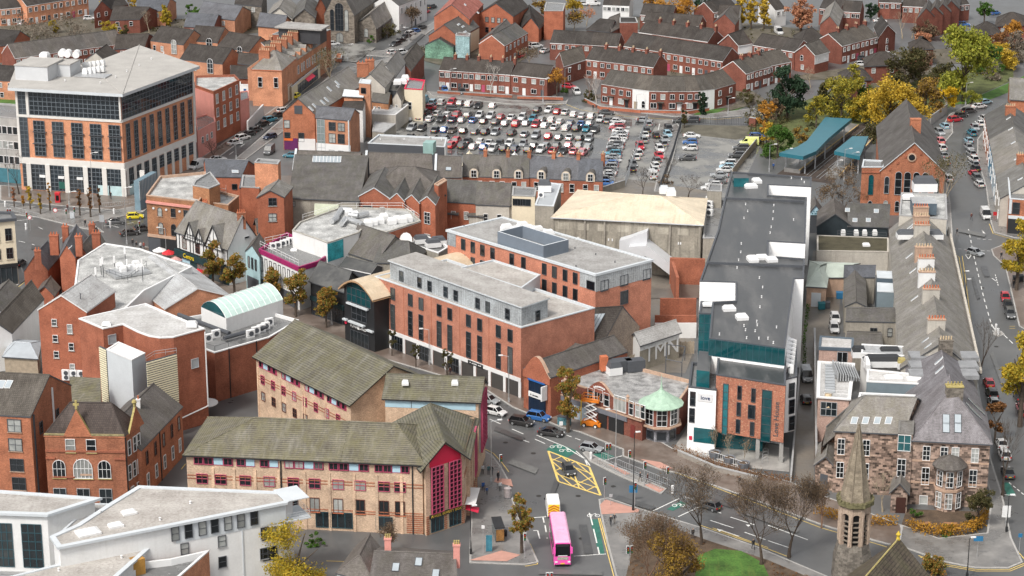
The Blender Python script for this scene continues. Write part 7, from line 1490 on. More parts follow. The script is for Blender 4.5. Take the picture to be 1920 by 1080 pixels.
 for k,(pts,He,Hr,wl,lab,ax)in enumerate((([(-20,88),(22,84),(56,70),(10,60)],5.0,8.0,BRC,'red brick house with steep gable at the left edge behind the long row',0),([(176,22),(208,16),(240,8),(205,-4)],5.4,8.4,BRD,'dark brick house with gable turned toward the yellow bush',1),([(206,38),(262,36),(300,22),(222,18)],4.4,7.0,BRD,'long low dark roofed house behind the yellow bush',0),([(345,50),(400,52),(420,34),(360,30)],4.8,7.4,BRD,'dark roofed house left of the blue slate terrace',0),([(256,22),(310,20),(330,4),(262,2)],5,7.6,BRO,'orange brick house with blue slates between two golden trees',0),([(-10,150),(30,152),(40,134),(0,130)],5.5,8.2,BRO,'orange brick house with dormer left of the office tower roof',0),([(215,92),(270,90),(290,70),(225,72)],5,7.6,BRD,'dark brown roofed low house right of the long row',0),([(160,112),(200,116),(222,100),(180,98)],6,8.4,GREYL,'grey slate gabled house peeping over the office tower plant room',1),([(370,30),(440,38),(470,20),(395,8)],5.6,8.4,BRO,'orange brick house with blue slate roof at the top left',0),([(440,8),(490,12),(500,-8),(450,-10)],7,9,STONEG,'grey stone house with white windows at the top edge',0))):
  g=gab('brick_house',lab,pts,He,Hr,wl,SLATED if 'blue' not in lab else SLATEB,ax,ov=.1,cat='house',group='scattered houses at top left');g.wz(0,[.25,.7],He-2,He-.6,1.1);g.wz(0,[.3],.8,2.2,1.1)
 for k,(x,y)in enumerate(((282,76),(353,76),(407,87),(337,111))):
  A,B=G3((x,y),6.2),G3((x+(62,55,60,80)[k],y+(8,4,10,9)[k]),6.2);g=gabw('brick_house',f'orange brick house with arched white dormer, {("uppermost", "second highest", "rightmost", "lowest")[k]} of four behind office tower','house',deep(A,B,10.5),6.2,9.6,BRO,SLATED,0,ov=.05,group='four dormered houses behind the office tower')
  g.wz(0,[.12,.35],3.4,5.0,1.0);w_=ptw(g,g.at(0,.72,3.2,.15),g.ang(0),1.9,4.2,'w',2,3,arch=True);g.wz(1,[.4],3,5,.9)
 for k,(pts,He,lab)in enumerate((([(434,145),(478,146),(478,130),(436,128)],5,'plain dark roofed low brick range left of the corner house'),([(448,118),(500,124),(505,110),(452,106)],7,'flat topped brick range with parapet behind the corner house'))):g=gab('brick_range',lab,pts,He,He+2,BRC,SLATED,0,cat='building')
 f=terrace('orange brick rear wing of the climbing terrace, # from the left',(505,95),(560,80),3,6,6,8,BRO,SLATE,'rear wings of the climbing terrace',chim=True,lower=False,door=False)
 sheet('grass_patch',[(-10,185),(36,178),(40,196),(-10,200)],GRASSM)
far_left()
PAINT=paintm();CGL=M('car_glass',(.008,.009,.011),.12,.05,1,spec=.35);TYRE=M('tyre',(.018,.018,.018),.8);RIM=M('wheel_rim',(.35,.36,.37),.35,.1,metal=.6)
HEADL=M('headlight_lens',(.75,.76,.78),.15,.05);TAILL=M('tail_light_lens',(.42,.01,.01),.2,.05);PLW=M('white_plate',(.72,.72,.70),.5);PLY=M('yellow_plate',(.72,.50,.04),.5)
CC=dict(w=(.60,.60,.60),s=(.26,.275,.29),g=(.10,.104,.11),k=(.012,.012,.014),d=(.035,.038,.042),r=(.46,.012,.03),b=(.02,.12,.36),n=(.015,.03,.075),t=(.03,.20,.28),l=(.28,.45,.55),y=(.80,.66,.02),p=(.62,.20,.22),o=(.10,.075,.06),c=(.62,.66,.22))
CN=dict(w='white',s='silver',g='grey',k='black',d='dark grey',r='red',b='blue',n='navy',t='teal',l='pale blue',y='yellow',p='pale red',o='bronze',c='lime and white')
def carproto(kind,full=True):
 L,W,H=dict(hatch=(4.05,1.76,1.48),saloon=(4.6,1.8,1.43),suv=(4.45,1.86,1.64),van=(5.2,1.98,2.15))[kind]
 root=bpy.data.objects.new('parked_car' if kind!='van' else 'parked_van',None);COL.objects.link(root)
 hl,hw=L/2,W/2
 hood,belt=(.92,1.0)if kind in('suv',)else(.84,.92)if kind!='van' else(1.05,1.15)
 st=[(-hl,.62,.30,.62),(-hl+.10,.88,.22,hood-.16),(-hl+.45,1,.2,hood-.04),(-hl+1.15,1,.2,hood+.06),(-hl+1.35,1,.2,belt),(hl-.55,1,.2,belt+.03),(hl-.12,.93,.24,belt-.02 if kind!='saloon' else belt-.04),(hl,.72,.34,.72)]
 m=MB();R=[]
 for y,k,zb,zt in st:
  w=hw*k;R.append([(-w*.93,y,zb),(-w,y,zb+.16),(-w,y,zt-.16),(-w*.93,y,zt-.03),(-w*.75,y,zt),(w*.75,y,zt),(w*.93,y,zt-.03),(w,y,zt-.16),(w,y,zb+.16),(w*.93,y,zb)])
 for a,b in zip(R,R[1:]):
  o=len(m.v);m.v+=a+b;n=10
  for i in range(n):m.f.append([o+i,o+(i+1)%n,o+n+(i+1)%n,o+n+i]);m.m.append(0)
 m.face(*R[0]);m.face(*reversed(R[-1]))
 if kind=='van':yb=(-hl+.75,hl-.06);yt=(-hl+1.55,hl-.12)
 elif kind=='saloon':yb=(-hl+1.2,hl-.55);yt=(-hl+1.95,hl-1.35)
 elif kind=='suv':yb=(-hl+1.15,hl-.1);yt=(-hl+1.8,hl-.5)
 else:yb=(-hl+1.05,hl-.12);yt=(-hl+1.75,hl-.55)
 wb,wt=hw*.93,hw*.74 if kind!='van' else hw*.84
 zb,zt=belt-.03,H
 B=[(-wb,yb[0],zb),(wb,yb[0],zb),(wb,yb[1],zb),(-wb,yb[1],zb)];T=[(-wt,yt[0],zt-.04),(wt,yt[0],zt-.04),(wt,yt[1],zt-.02),(-wt,yt[1],zt-.02)]
 c0,c1=(0,(yt[0]+yt[1])/2,zt+.03),None
 m.add(T+[c0],[(0,1,4),(1,2,4),(2,3,4),(3,0,4)])
 g=MB()
 if kind=='van':
  for(i,j,mi)in((1,2,0),(2,3,0),(3,0,0)):m.face(B[i],B[j],T[j],T[i])
  g.face(B[0],B[1],T[1],T[0])
  for sx in(-1,1):g.face(*[(sx*(wb*(1-f)+wt*f)*1.006,y,zb+(zt-zb)*f)for y,f in(((-hl+1.05,.12),(-hl+2.1,.12),(-hl+2.1,.7),(-hl+1.5,.7))[::sx])])
  for sx in(-.4,.4):g.face((sx-.25,yb[1]+.005,1.35),(sx-.25,yb[1]-.02,1.85),(sx+.25,yb[1]-.02,1.85),(sx+.25,yb[1]+.005,1.35))
 else:
  for i in range(4):j=(i+1)%4;g.face(B[i],B[j],T[j],T[i])
  for i in range(4):m.tube(B[i],T[i],.055,4)
  for sx in(-1,1):m.tube((sx*(wb-.01),.1,zb),(sx*(wt),.15,zt-.05),.045,4)
 BM=m;link('windows',g.mesh('car_windows',[CGL]),root)
 wr=.33 if kind!='suv' else .37
 wm=MB();wm.tube((-.11,0,0),(.11,0,0),wr,14,0);wm.tube((-.118,0,0),(.118,0,0),wr*.62,10,1);wme=wm.mesh('car_wheel',[TYRE,RIM])
 for sx in(-1,1):
  for y in(-hl+.82,hl-.8):link('wheel',wme,root,(sx*(hw-.09),y,wr))
 if full:
  link('body',BM.mesh('car_body',[PAINT]),root)
  for sx in(-1,1):
   q=MB();q.box((sx*hw*.66,-hl+.1,hood-.33),hw*.36,.22,.17,sx*.25);link('headlight',q.mesh('headlight',[HEADL]),root)
   q=MB();q.box((sx*hw*.76,hl-.06,belt-.32),hw*.26,.16,.24,-sx*.2);link('tail_light',q.mesh('tail_light',[TAILL]),root)
   q=MB();q.box((sx*(hw+.07),-hl+1.42,belt),.16,.12,.13);link('wing_mirror',q.mesh('wing_mirror',[BLK]),root)
  q=MB();q.box((0,-hl-.005,.42),.5,.03,.11);link('number_plate',q.mesh('front_plate',[PLW]),root)
  q=MB();q.box((0,hl+.005,.55),.5,.03,.11);link('number_plate',q.mesh('rear_plate',[PLY]),root)
  q=MB();q.box((0,-hl+.03,.30),hw*1.1,.1,.22);link('grille',q.mesh('grille',[BLK]),root)
 else:
  q=BM
  for sx in(-1,1):q.box((sx*hw*.66,-hl+.1,hood-.33),hw*.36,.22,.17,sx*.25,1);q.box((sx*hw*.76,hl-.06,belt-.32),hw*.26,.16,.24,-sx*.2,2)
  q.box((0,hl+.005,.55),.5,.03,.11,0,3);link('body',q.mesh('car_body',[PAINT,HEADL,TAILL,PLY]),root)
 return root
PROTO={(k,f):carproto(k,f)for k in('hatch','saloon','suv','van')for f in(True,False)}
used=set()
KN=dict(hatch='hatchback',saloon='saloon',suv='estate',van='van')
SEEN={}
def car(x,y,ang,col,kind,where,group=None,full=False,cat='car',name=None,z=0.0,scale=None):
 """ang: heading of the bonnet in degrees, 0 = to the right of the photo, 90 = away from the viewer"""
 p=P(x,y,.7);p.z=z;pr=PROTO[(kind,full)];rz=radians(ang+90)
 lab=f'{CN[col]} {KN[kind]} {where}'
 c=CC[col];j=RND.uniform(.85,1.12);c=tuple(min(.85,v*j)for v in c)
 key=(kind,full)
 o=dup(pr,p,rz,None,group,(*c,1),scale or(.95,.95,.97))
 o['category']='van' if kind=='van' else cat;o['label']=lab
 if group:o['group']=group
 o.name=name or('parked_van' if kind=='van' else 'parked_car');return o
KIND={'h':'hatch','s':'saloon','u':'suv','v':'van'}
def carrow(pts,ang,where,group,full=False,cols=None,rnd=14):
 n=len(pts)
 for i,(x,y,cd)in enumerate(pts):
  k=cd[1]if len(cd)>1 else RND.choice('hhsuu')
  a=ang+RND.uniform(-2.5,2.5)+(180 if RND.random()<.3 else 0)
  car(x,y,a,cd[0],KIND[k],where.replace('#',ordn(i)),group,full)
G1='cars in the big car park'
AW=75
carrow([(795,188,'tv'),(812,191,'l'),(828,191,'w'),(847,191,'r'),(863,192,'s'),(879,194,'w'),(897,197,'k'),(924,197,'w')],AW,'of the big car park rear row, # from the left',G1)
carrow([(1008,204,'d'),(1029,205,'w'),(1045,208,'r'),(1061,209,'w'),(1076,213,'w'),(1092,216,'w'),(1109,217,'w'),(1126,222,'w'),(1141,225,'g')],72,'of the big car park rear row, # right of its gap',G1)
car(803,200,172,'r','saloon','standing crosswise at the left end of the big car park',G1);car(850,203,-8,'d','suv','standing crosswise just below the rear row of the big car park',G1)
carrow([(777,210,'g'),(797,210,'k'),(820,212,'w'),(839,214,'w'),(857,214,'r'),(877,215,'g'),(899,214,'w'),(920,216,'w'),(939,218,'r'),(959,219,'w'),(979,219,'w'),(999,221,'t'),(1016,223,'s'),(1034,224,'w'),(1050,227,'w'),(1070,231,'n'),(1090,231,'b'),(1106,230,'s')],AW,'of the big car park second rearmost row, # from the left',G1)
carrow([(770,219,'w'),(788,219,'g'),(806,222,'w'),(827,222,'d'),(849,223,'n'),(866,224,'s'),(887,224,'b'),(907,226,'k'),(929,227,'g'),(947,230,'s'),(967,231,'r'),(986,230,'s'),(1005,232,'r'),(1021,234,'w'),(1040,237,'w'),(1061,239,'w'),(1081,239,'d'),(1099,240,'t'),(1116,242,'d')],AW,'of the big car park third rearmost row, # from the left',G1)
carrow([(772,238,'s'),(791,239,'k'),(817,242,'d'),(833,242,'b'),(848,243,'o'),(869,244,'k'),(891,246,'g'),(910,246,'k'),(929,247,'s'),(960,248,'k'),(984,250,'s'),(1005,252,'s'),(1028,254,'r'),(1048,256,'g'),(1068,256,'w'),(1087,258,'d'),(1105,258,'s')],AW,'of the big car park fourth rearmost row, # from the left',G1)
carrow([(770,255,'g'),(794,257,'d'),(814,258,'o'),(834,259,'g'),(856,262,'r'),(877,263,'d'),(901,264,'w'),(918,266,'w'),(936,268,'d'),(955,268,'w'),(981,268,'s'),(1001,272,'d'),(1024,273,'s'),(1044,272,'d'),(1066,271,'p'),(1086,272,'s'),(1103,275,'s')],AW,'of the big car park fifth rearmost row, # from the left',G1)
carrow([(846,271,'r'),(867,272,'d'),(887,274,'w'),(907,274,'b'),(924,277,'w'),(945,277,'k'),(966,278,'n'),(990,279,'k'),(1014,279,'w'),(1037,281,'r'),(1056,282,'d'),(1076,282,'p'),(1093,284,'p')],AW,'of the big car park front row, # from the left',G1)
carrow([(775,265,'w'),(812,268,'w'),(838,268,'w'),(878,289,'k'),(873,288,'w')][:3],AW,'by the grey club roof and car park, # from the left',G1)
RC='w w r w s w w d s d t s s b s d w s g b'.split()
for i,c in enumerate(RC):
 y=226+i*6.1;x=1157+(6 if 2<i<6 else 0)-max(0,i-6)*1.75
 car(x,y,172 if i%3 else-8,c,('saloon','hatch','suv','saloon')[i%4],f'parked sideways along the car park fence, {ordn(i)} from the far end','cars sideways along the car park fence')
carrow([(1215,231,'s'),(1212,243,'d'),(1209,251,'w'),(1206,261,'s'),(1200,273,'r'),(1196,285,'w'),(1192,293,'w'),(1187,306,'g'),(1184,315,'d')],100,'on the side street left kerb, # from the far end','cars on the left kerb of the side street')
carrow([(1254,240,'d'),(1252,250,'l'),(1247,259,'s'),(1243,268,'s'),(1237,278,'w'),(1236,290,'r'),(1231,299,'g'),(1228,308,'wh'),(1226,316,'w'),(1222,328,'wv')],100,'on the side street right kerb, # from the far end','cars on the right kerb of the side street')
car(1230,252,95,'k','hatch','driving up the middle of the side street by the car park');car(1207,224,-10,'s','saloon','turning at the mouth of the side street');car(1137,210,-8,'d','saloon','driving along the car park exit road below the curved terrace');car(1275,225,175,'d','hatch','parked behind the bare trunk on the road by the gravel lot');car(1297,224,175,'d','suv','partly behind ivy on the road by the gravel lot')
G2='cars on the gravel lot'
for x,y,a,c,k,w in((1297,253,-6,'w','saloon','topmost of the sideways four on the gravel lot'),(1294,265,174,'b','hatch','between two white cars on the gravel lot'),(1294,276,176,'w','hatch','below the blue car on the gravel lot'),(1289,295,176,'d','saloon','standing alone sideways on the gravel lot'),(1420,255,0,'b','suv','by the green shrub beside the gravel lot'),(1424,262,0,'k','suv','under the green shrub beside the gravel lot'),(1405,267,175,'c','van','on the right side of the gravel lot'),(1390,276,176,'d','suv','just below the lime van on the gravel lot'),(1382,290,176,'d','suv','by the plank fence of the gravel lot'),(1366,305,172,'w','suv','farthest of the clustered cars on the gravel lot'),(1363,311,172,'l','hatch','second of the clustered cars on the gravel lot'),(1360,317,172,'w','saloon','third of the clustered cars on the gravel lot'),(1349,327,172,'s','saloon','fourth of the clustered cars on the gravel lot'),(1346,338,172,'g','saloon','fifth of the clustered cars on the gravel lot'),(1338,345,172,'w','hatch','second nearest of the clustered cars on the gravel lot'),(1332,351,172,'w','saloon','nearest of the clustered cars on the gravel lot')):car(x,y,a,c,k,w,G2)
G3_='cars climbing the right hand street'
carrow([(1848,190,'l'),(1836,198,'w'),(1817,207,'d'),(1802,215,'d'),(1791,223,'r')],28,'on the climbing street bend, # from the far end',G3_)
carrow([(1771,235,'l'),(1762,247,'s'),(1762,263,'p'),(1765,276,'w'),(1769,290,'s'),(1772,303,'s'),(1777,333,'w')],100,'on the climbing street left kerb, # from the bend',G3_)
carrow([(1845,221,'w'),(1837,230,'w'),(1828,238,'s'),(1822,248,'t'),(1816,262,'l'),(1817,275,'s'),(1821,286,'s'),(1825,297,'w'),(1826,306,'s'),(1829,314,'k'),(1825,324,'r'),(1832,333,'g'),(1836,344,'w')],98,'on the climbing street right kerb, # from the bend',G3_)
car(1848,402,-92,'w','van','parked nose towards the crossing on the climbing street',None,True);car(1829,472,-50,'s','hatch','turning across the crossing of the climbing street',None,True)
G4='cars on the lower right hand street'
for x,y,a,c,k,w in((1885,556,-95,'r','hatch','at the head of three parked near the traffic island'),(1890,571,-95,'k','hatch','between the red and grey cars near the traffic island'),(1894,587,-95,'g','suv','last of three parked near the traffic island'),(1854,716,88,'r','hatch','parked behind the black estate beside the villa roof'),(1860,736,88,'k','suv','parked behind the red car beside the villa roof'),(1863,752,88,'s','hatch','parked above the rust coloured bush'),(1912,742,88,'d','suv','at the right edge below the yellow tree'),(1916,763,88,'p','hatch','at the right edge under the dark car'),(1878,830,88,'w','saloon','behind the bare street tree by the villa'),(1883,850,88,'w','suv','second of two behind the bare street tree by the villa'),(1890,884,88,'d','saloon','nearest on the street beside the villa, by the cycle box'),(1922,770,88,'r','hatch','cut by the right edge')):car(x,y,a,c,k,w,G4,True)
for x,y,a,c,k,w in((1566,596,-92,'w','suv','parked in the alley by the blue bins'),(1564,614,-92,'w','suv','parked close behind another in the alley'),(1512,704,-90,'s','van','parked beside the zigzag windows in the alley'),(1511,747,90,'k','hatch','parked nearest in the alley with its rear showing')):car(x,y,a,c,k,w,'vehicles in the brown alley',True)
for x,y,a,c,k,w in((917,748,-35,'s','hatch','with a roof box at the head of the main street queue'),(930,770,-32,'w','hatch','in the outer lane beside the silver car on the main street'),(978,789,-22,'k','suv','in the outer lane behind the white hatchback on the main street'),(1010,780,-24,'b','suv','in the bus lane by the shop parade'),(1033,809,-18,'k','saloon','alone ahead of the blue car on the main street'),(1109,838,-24,'s','hatch','waiting on the green cycle box by the traffic lights'),(1066,879,-78,'d','hatch','crossing the yellow hatched box'),(1330,946,140,'d','hatch','seen through the bare trees on the lower road')):car(x,y,a,c,k,w,'traffic on the main street',True,name='moving_car')
for x,y,a,c,k,w in((253,404,12,'y','hatch','turning at the left junction'),(217,414,12,'g','saloon','just left of the yellow car at the junction'),(243,435,22,'d','saloon','in front of the tan corner building at the junction'),(268,427,22,'d','hatch','half hidden by the tan corner building'),(37,492,80,'k','hatch','parked by the shopfront at the left edge'),(370,310,-120,'w','van','parked on the pavement by the office tower')):car(x,y,a,c,k,w,'traffic at the left junction',True,name='moving_car')
carrow([(531,206,'w'),(519,215,'k'),(506,223,'t'),(491,232,'k'),(480,242,'d')],48,'opposite the orange gabled block, # from the far end','cars on the upper left street')
carrow([(475,243,'k'),(465,250,'d'),(455,257,'w'),(440,266,'w')],48,'parked below the pink block, # from the far end','cars on the upper left street')
car(506,255,-130,'n','hatch','driving down the upper left street','cars on the upper left street');car(520,184,40,'p','hatch','under the purple billboard');car(556,178,75,'y','hatch','parked by the cream side of the purple shop');car(505,282,-100,'g','van','in front of the purple shopfront of the gabled block');car(545,290,170,'t','hatch','by the white ground floor of the gabled block');car(408,297,30,'w','saloon','behind the bare tree right of the office tower');car(722,243,5,'s','hatch','under the white garage roof');car(472,176,5,'l','saloon','in the white walled yard left of the purple shop')
carrow([(810,12,'k'),(797,21,'r'),(785,36,'w'),(790,51,'k'),(780,57,'b'),(770,62,'w'),(760,68,'d'),(751,75,'k'),(741,82,'d')],58,'on the street beside the stone church, # from the top','cars on the church street')
car(737,97,40,'w','hatch','driving past the church street corner');car(754,97,40,'w','suv','by the ribbed tile roof at the church street bend');car(625,81,20,'w','hatch','in the church car park')
for x,y,a,c,k,w in((834,167,-80,'b','hatch','in a front drive of the car park terrace'),(867,171,-80,'d','suv','in the second front drive of the car park terrace'),(1067,161,-20,'r','hatch','parked beside the bushes at the estate entrance'),(1081,171,-80,'w','suv','facing out at the estate entrance'),(1050,47,60,'d','hatch','parked alone on the upper estate street'),(990,90,25,'w','hatch','first of two at the bend by the brick terrace'),(1005,85,25,'w','suv','second of two at the bend by the brick terrace'),(977,103,60,'r','hatch','below the two white cars at the street bend'),(1022,94,60,'w','saloon','behind the orange tree on the estate street'),(1112,6,0,'w','van','at the top edge by the white houses'),(1098,6,0,'w','hatch','at the top edge left of the white van'),(1146,20,10,'w','hatch','half hidden below the top edge houses'),(1615,119,10,'w','hatch','parked in front of the sloping row'),(1617,108,10,'d','hatch','nearest the doors of the sloping row'),(1632,110,10,'d','saloon','second on the drive of the sloping row'),(1667,101,30,'w','hatch','parked by the white edged gable of the sloping row'),(1847,21,15,'w','hatch','in the top right corner court, left of the blue one'),(1866,23,30,'b','hatch','in the top right corner court'),(1787,50,0,'n','suv','in front of the stepped gables, left of two'),(1806,45,0,'b','suv','in front of the stepped gables, right of two'),(1770,54,0,'c','hatch','at the foot of the stepped gables'),(1460,59,-80,'w','van','behind the conifer at the top of the estate'),(40,42,80,'w','suv','among bare bushes at the top left'),(167,33,10,'w','hatch','in front of the tall brick row at the top left'),(1650,38,0,'w','saloon','under the dark tree at the top'),(1080,24,0,'n','hatch','by the orange tree near the top edge')):car(x,y,a,c,k,w,'cars among the far houses')
for o in PROTO.values():
 for ch in list(o.children):bpy.data.objects.remove(ch)
 bpy.data.objects.remove(o)
def bus():
 p0,p1=G(1036,962),G(1053,1060);d=(p1-p0).normalized();L,W,H=10.8,2.5,4.2
 c=G(1055,1064)-d*(L/2+.1);t=thing('double_decker_bus','pink double decker bus seen from its front, heading to the bottom of the view','bus',(c.x,c.y,0),atan2(d.y,d.x)+pi/2)
 BP=M('bus_pink',(.80,.10,.42),.3,.06);BPL=M('bus_roof_pink',(.72,.38,.55),.4,.12,.5)
 def b(nm,mt,f):m=MB();f(m);o=link(nm,m.mesh(nm,mt if isinstance(mt,list)else[mt]),t);return o
 hw,hl=W/2,L/2
 def body(m):
  prof=[(-hw,.3),(-hw,3.7),(-hw*.93,4.0),(-hw*.75,4.15),(hw*.75,4.15),(hw*.93,4.0),(hw,3.7),(hw,.3)];R=[]
  for y,k,dz in((-hl,.9,-.25),(-hl+.12,.985,-.06),(-hl+.5,1,0),(hl-.2,1,0),(hl,.93,-.2)):R.append([(x*k,y,z+(dz if z>2 else-dz*.2))for x,z in prof])
  for a,e in zip(R,R[1:]):
   o=len(m.v);m.v+=a+e
   for i in range(8):m.f.append([o+i,o+(i+1)%8,o+8+(i+1)%8,o+8+i]);m.m.append(1 if i in(2,3,4)else 0)
  m.face(*R[0]);m.face(*R[-1][::-1])
 b('body',[BP,BPL],body)
 b('windscreen',CGL,lambda m:m.obox((-hw*.86,-hl-.03,1.75),(W*.86,0,0),(0,.1,0),(0,.0,1.95)))
 b('destination_board',BLK,lambda m:m.obox((-hw*.7,-hl-.06,3.3),(W*.7,0,0),(0,.05,0),(0,0,.3)))
 b('front_poster',M('pale_poster',(.42,.45,.36),.5,.5,3),lambda m:m.obox((-hw*.6,-hl-.05,1.2),(W*.62,0,0),(0,.1,0),(0,0,.4)))
 b('roof_hatch',BPL,lambda m:m.box((0,-1,4.14),.9,.7,.07));b('side_advert',MATS['shop_display'],lambda m:m.obox((-hw-.02,-1.5,2.25),(.03,0,0),(0,4.2,0),(0,0,.42)));b('front_bumper',BLK,lambda m:m.obox((-hw*.9,-hl-.03,.3),(W*.9,0,0),(0,.08,0),(0,0,.15)))
 b('white_dash',WHT,lambda m:m.obox((-hw*.55,-hl-.06,1.78),(W*.55,0,0),(0,.05,0),(0,0,.12)))
 b('number_plate',PLY,lambda m:m.obox((-.3,-hl-.06,.5),(.6,0,0),(0,.08,0),(0,0,.16)))
 for sx in(-1,1):
  b('side_windows',CGL,lambda m:(m.obox((sx*hw-.02,-hl+.6,1.4),(.04,0,0),(0,L-1.2,0),(0,0,.8)),m.obox((sx*hw-.02,-hl+.5,2.75),(.04,0,0),(0,L-1.0,0),(0,0,.75))))
  b('wing_mirror',BP,lambda m:(m.obox((sx*hw*1.0-.17,-hl-.45,2.35),(.34,0,0),(0,.14,0),(0,0,1.0)),m.tube((sx*hw*.9,-hl+.1,3.4),(sx*hw,-hl-.4,3.3),.05,4)))
  b('headlight',HEADL,lambda m:m.box((sx*hw*.75,-hl-.0,.75),.4,.12,.2))
  for y in(-hl+2.4,hl-2.6):o=b('wheel',[TYRE,RIM],lambda m:(m.tube((sx*(hw-.28),y,.48),(sx*(hw+.01),y,.48),.48,14),m.tube((sx*(hw-.28),y,.48),(sx*(hw+.02),y,.48),.26,10,1)))
 return d
bd=bus()
def hwvan():
 c=G(1036,958);t=thing('highway_van','white van with yellow and red chevrons on its back just ahead of the pink bus','van',(c.x,c.y,0),atan2(bd.y,bd.x)-pi/2)
 L,W,H=5.6,2.0,2.6;hl,hw=L/2,W/2;VW=M('van_white',(.80,.80,.79),.35,.04)
 m=MB();R=[]
 for y,k,zt in((-hl,.85,1.0),(-hl+.3,.95,1.15),(-hl+1.0,1,1.3),(-hl+1.7,1,2.4),(-hl+2.1,1,H),(hl-.05,1,H),(hl,.97,H-.06)):w=hw*k;R.append([(-w,y,.3),(-w,y,min(1.3,zt-.1)),(-w*(.95 if zt>2 else .98),y,zt-.1),(-w*.8,y,zt),(w*.8,y,zt),(w*(.95 if zt>2 else .98),y,zt-.1),(w,y,min(1.3,zt-.1)),(w,y,.3)])
 for a,e in zip(R,R[1:]):
  o=len(m.v);m.v+=a+e
  for i in range(8):m.f.append([o+i,o+(i+1)%8,o+8+(i+1)%8,o+8+i]);m.m.append(0)
 m.face(*R[0]);m.face(*R[-1][::-1]);link('body',m.mesh('van_body',[VW]),t)
 m=MB();m.face((-.85,-hl+1.05,1.35),(.85,-hl+1.05,1.35),(.8,-hl+1.66,2.3),(-.8,-hl+1.66,2.3));link('windscreen',m.mesh('windscreen',[CGL]),t)
 CH=M('chevron_yellow',(.85,.62,.03),.4);CR=M('chevron_red',(.60,.12,.03),.4)
 m=MB();m.obox((-.88,hl+.0,.5),(1.76,0,0),(0,.03,0),(0,0,1.75),0)
 for k in range(4):
  for s in(-1,1):
   z=.55+k*.42;m.face((s*.88,hl+.035,z-.28),(s*.88,hl+.035,z-.06),(0,hl+.035,z+.42),(0,hl+.035,z+.20),m=1)
 link('rear_chevrons',m.mesh('chevrons',[CH,CR]),t)
 for s in(-1,1):
  m=MB();m.box((s*1.13,-hl+1.5,1.35),.22,.12,.32);link('wing_mirror',m.mesh('mirror',[BLK]),t)
  for y in(-hl+1.0,hl-1.0):m=MB();m.tube((s*(hw-.2),y,.35),(s*(hw+.01),y,.35),.35,12);m.tube((s*(hw-.2),y,.35),(s*(hw+.02),y,.35),.2,8,1);link('wheel',m.mesh('van_wheel',[TYRE,RIM]),t)
hwvan()
BARK=M('bark',(.085,.065,.05),.95,.3,3);BARKP=M('pale_bark',(.42,.38,.33),.9,.25,2);BARKB=M('birch_bark',(.50,.46,.42),.9,.25,2);TWIG=M('brown_twig',(.075,.055,.042),.95,.3,2);TWIGP=M('pale_twig',(.34,.28,.20),.95,.2,2);TWIGR=M('russet_twig',(.20,.115,.075),.95,.3,2)
LF=dict(gold=leafm('gold_leaf',[(.44,.28,.03),(.58,.39,.04),(.70,.48,.06),(.36,.27,.05)]),lime=leafm('lime_leaf',[(.20,.23,.03),(.32,.34,.04),(.42,.40,.06),(.24,.27,.05)]),yellow=leafm('bright_yellow_leaf',[(.62,.40,.02),(.75,.50,.03),(.55,.36,.02)]),orange=leafm('orange_leaf',[(.48,.22,.03),(.60,.30,.05),(.40,.20,.05)]),ygreen=leafm('yellow_green_leaf',[(.20,.21,.04),(.36,.31,.04),(.50,.39,.05),(.16,.18,.04)]),green=leafm('green_leaf',[(.05,.12,.02),(.08,.17,.03),(.12,.21,.04)]),dark=leafm('dark_green_needle',[(.018,.045,.025),(.03,.06,.032),(.045,.08,.04)],trans=.1),autumn=leafm('autumn_street_leaf',[(.17,.21,.05),(.25,.26,.06),(.50,.26,.06),(.60,.27,.07),(.21,.22,.05),(.42,.33,.07)],trans=.4),russet=leafm('russet_leaf',[(.22,.10,.04),(.30,.14,.05),(.18,.10,.05)]),pink=leafm('pink_orange_leaf',[(.55,.25,.15),(.62,.30,.18),(.48,.24,.12)]),brown=leafm('brown_thicket',[(.14,.10,.07),(.20,.14,.09),(.25,.17,.10),(.12,.09,.06)]),olive=leafm('olive_leaf',[(.07,.075,.03),(.11,.10,.04),(.15,.12,.05)]),greyb=leafm('grey_thicket',[(.22,.18,.14),(.28,.23,.18),(.17,.14,.11)]),copper=leafm('copper_beech_hedge',[(.42,.21,.03),(.55,.30,.04),(.30,.15,.03)]))
LF['ygold']=leafm('yellow_gold_leaf',[(.55,.38,.04),(.66,.47,.05),(.32,.30,.05),(.74,.52,.06),(.24,.26,.05)],trans=.4)
LF['goldbr']=leafm('gold_brown_leaf',[(.30,.17,.03),(.42,.27,.04),(.20,.12,.05),(.16,.10,.05)])
def limb(m,p,d,L,r,depth,rnd,sp,tips,n=5,top=0):
 q,dd=p,d.normalized();S=3 if top else 2
 for s in range(S):
  dd=(dd+V3((rnd.gauss(0,.12),rnd.gauss(0,.12),.05))).normalized();e=q+dd*(L/S);r2=r*(.86 if s<S-1 else .74)
  m.tube(q,e,r,n,0,r2,cap=False);q,r=e,r2
  if depth>1 and s==S-2 and not top:
   limb(m,q,dd+V3((rnd.gauss(0,sp*1.2),rnd.gauss(0,sp*1.2),rnd.uniform(-.1,.3))),L*.72,max(.02,r*.5),depth-2,rnd,sp,tips,3)
 if depth<=1:tips.append(q)
 if depth>0:
  k=rnd.randint(3,4)if top else rnd.randint(2,3);a0=rnd.uniform(0,6.28)
  for i in range(k):
   a=a0+6.28*i/k+rnd.uniform(-.5,.5);s_=sp*rnd.uniform(.5,1.25)
   limb(m,q,dd+V3((cos(a)*s_,sin(a)*s_,rnd.uniform(-.05,.2))),L*rnd.uniform(.66,.86)*(1.1 if top else 1),max(.02,r*(.74 if i==0 else .6)),depth-1,rnd,sp,tips,max(3,n-1))
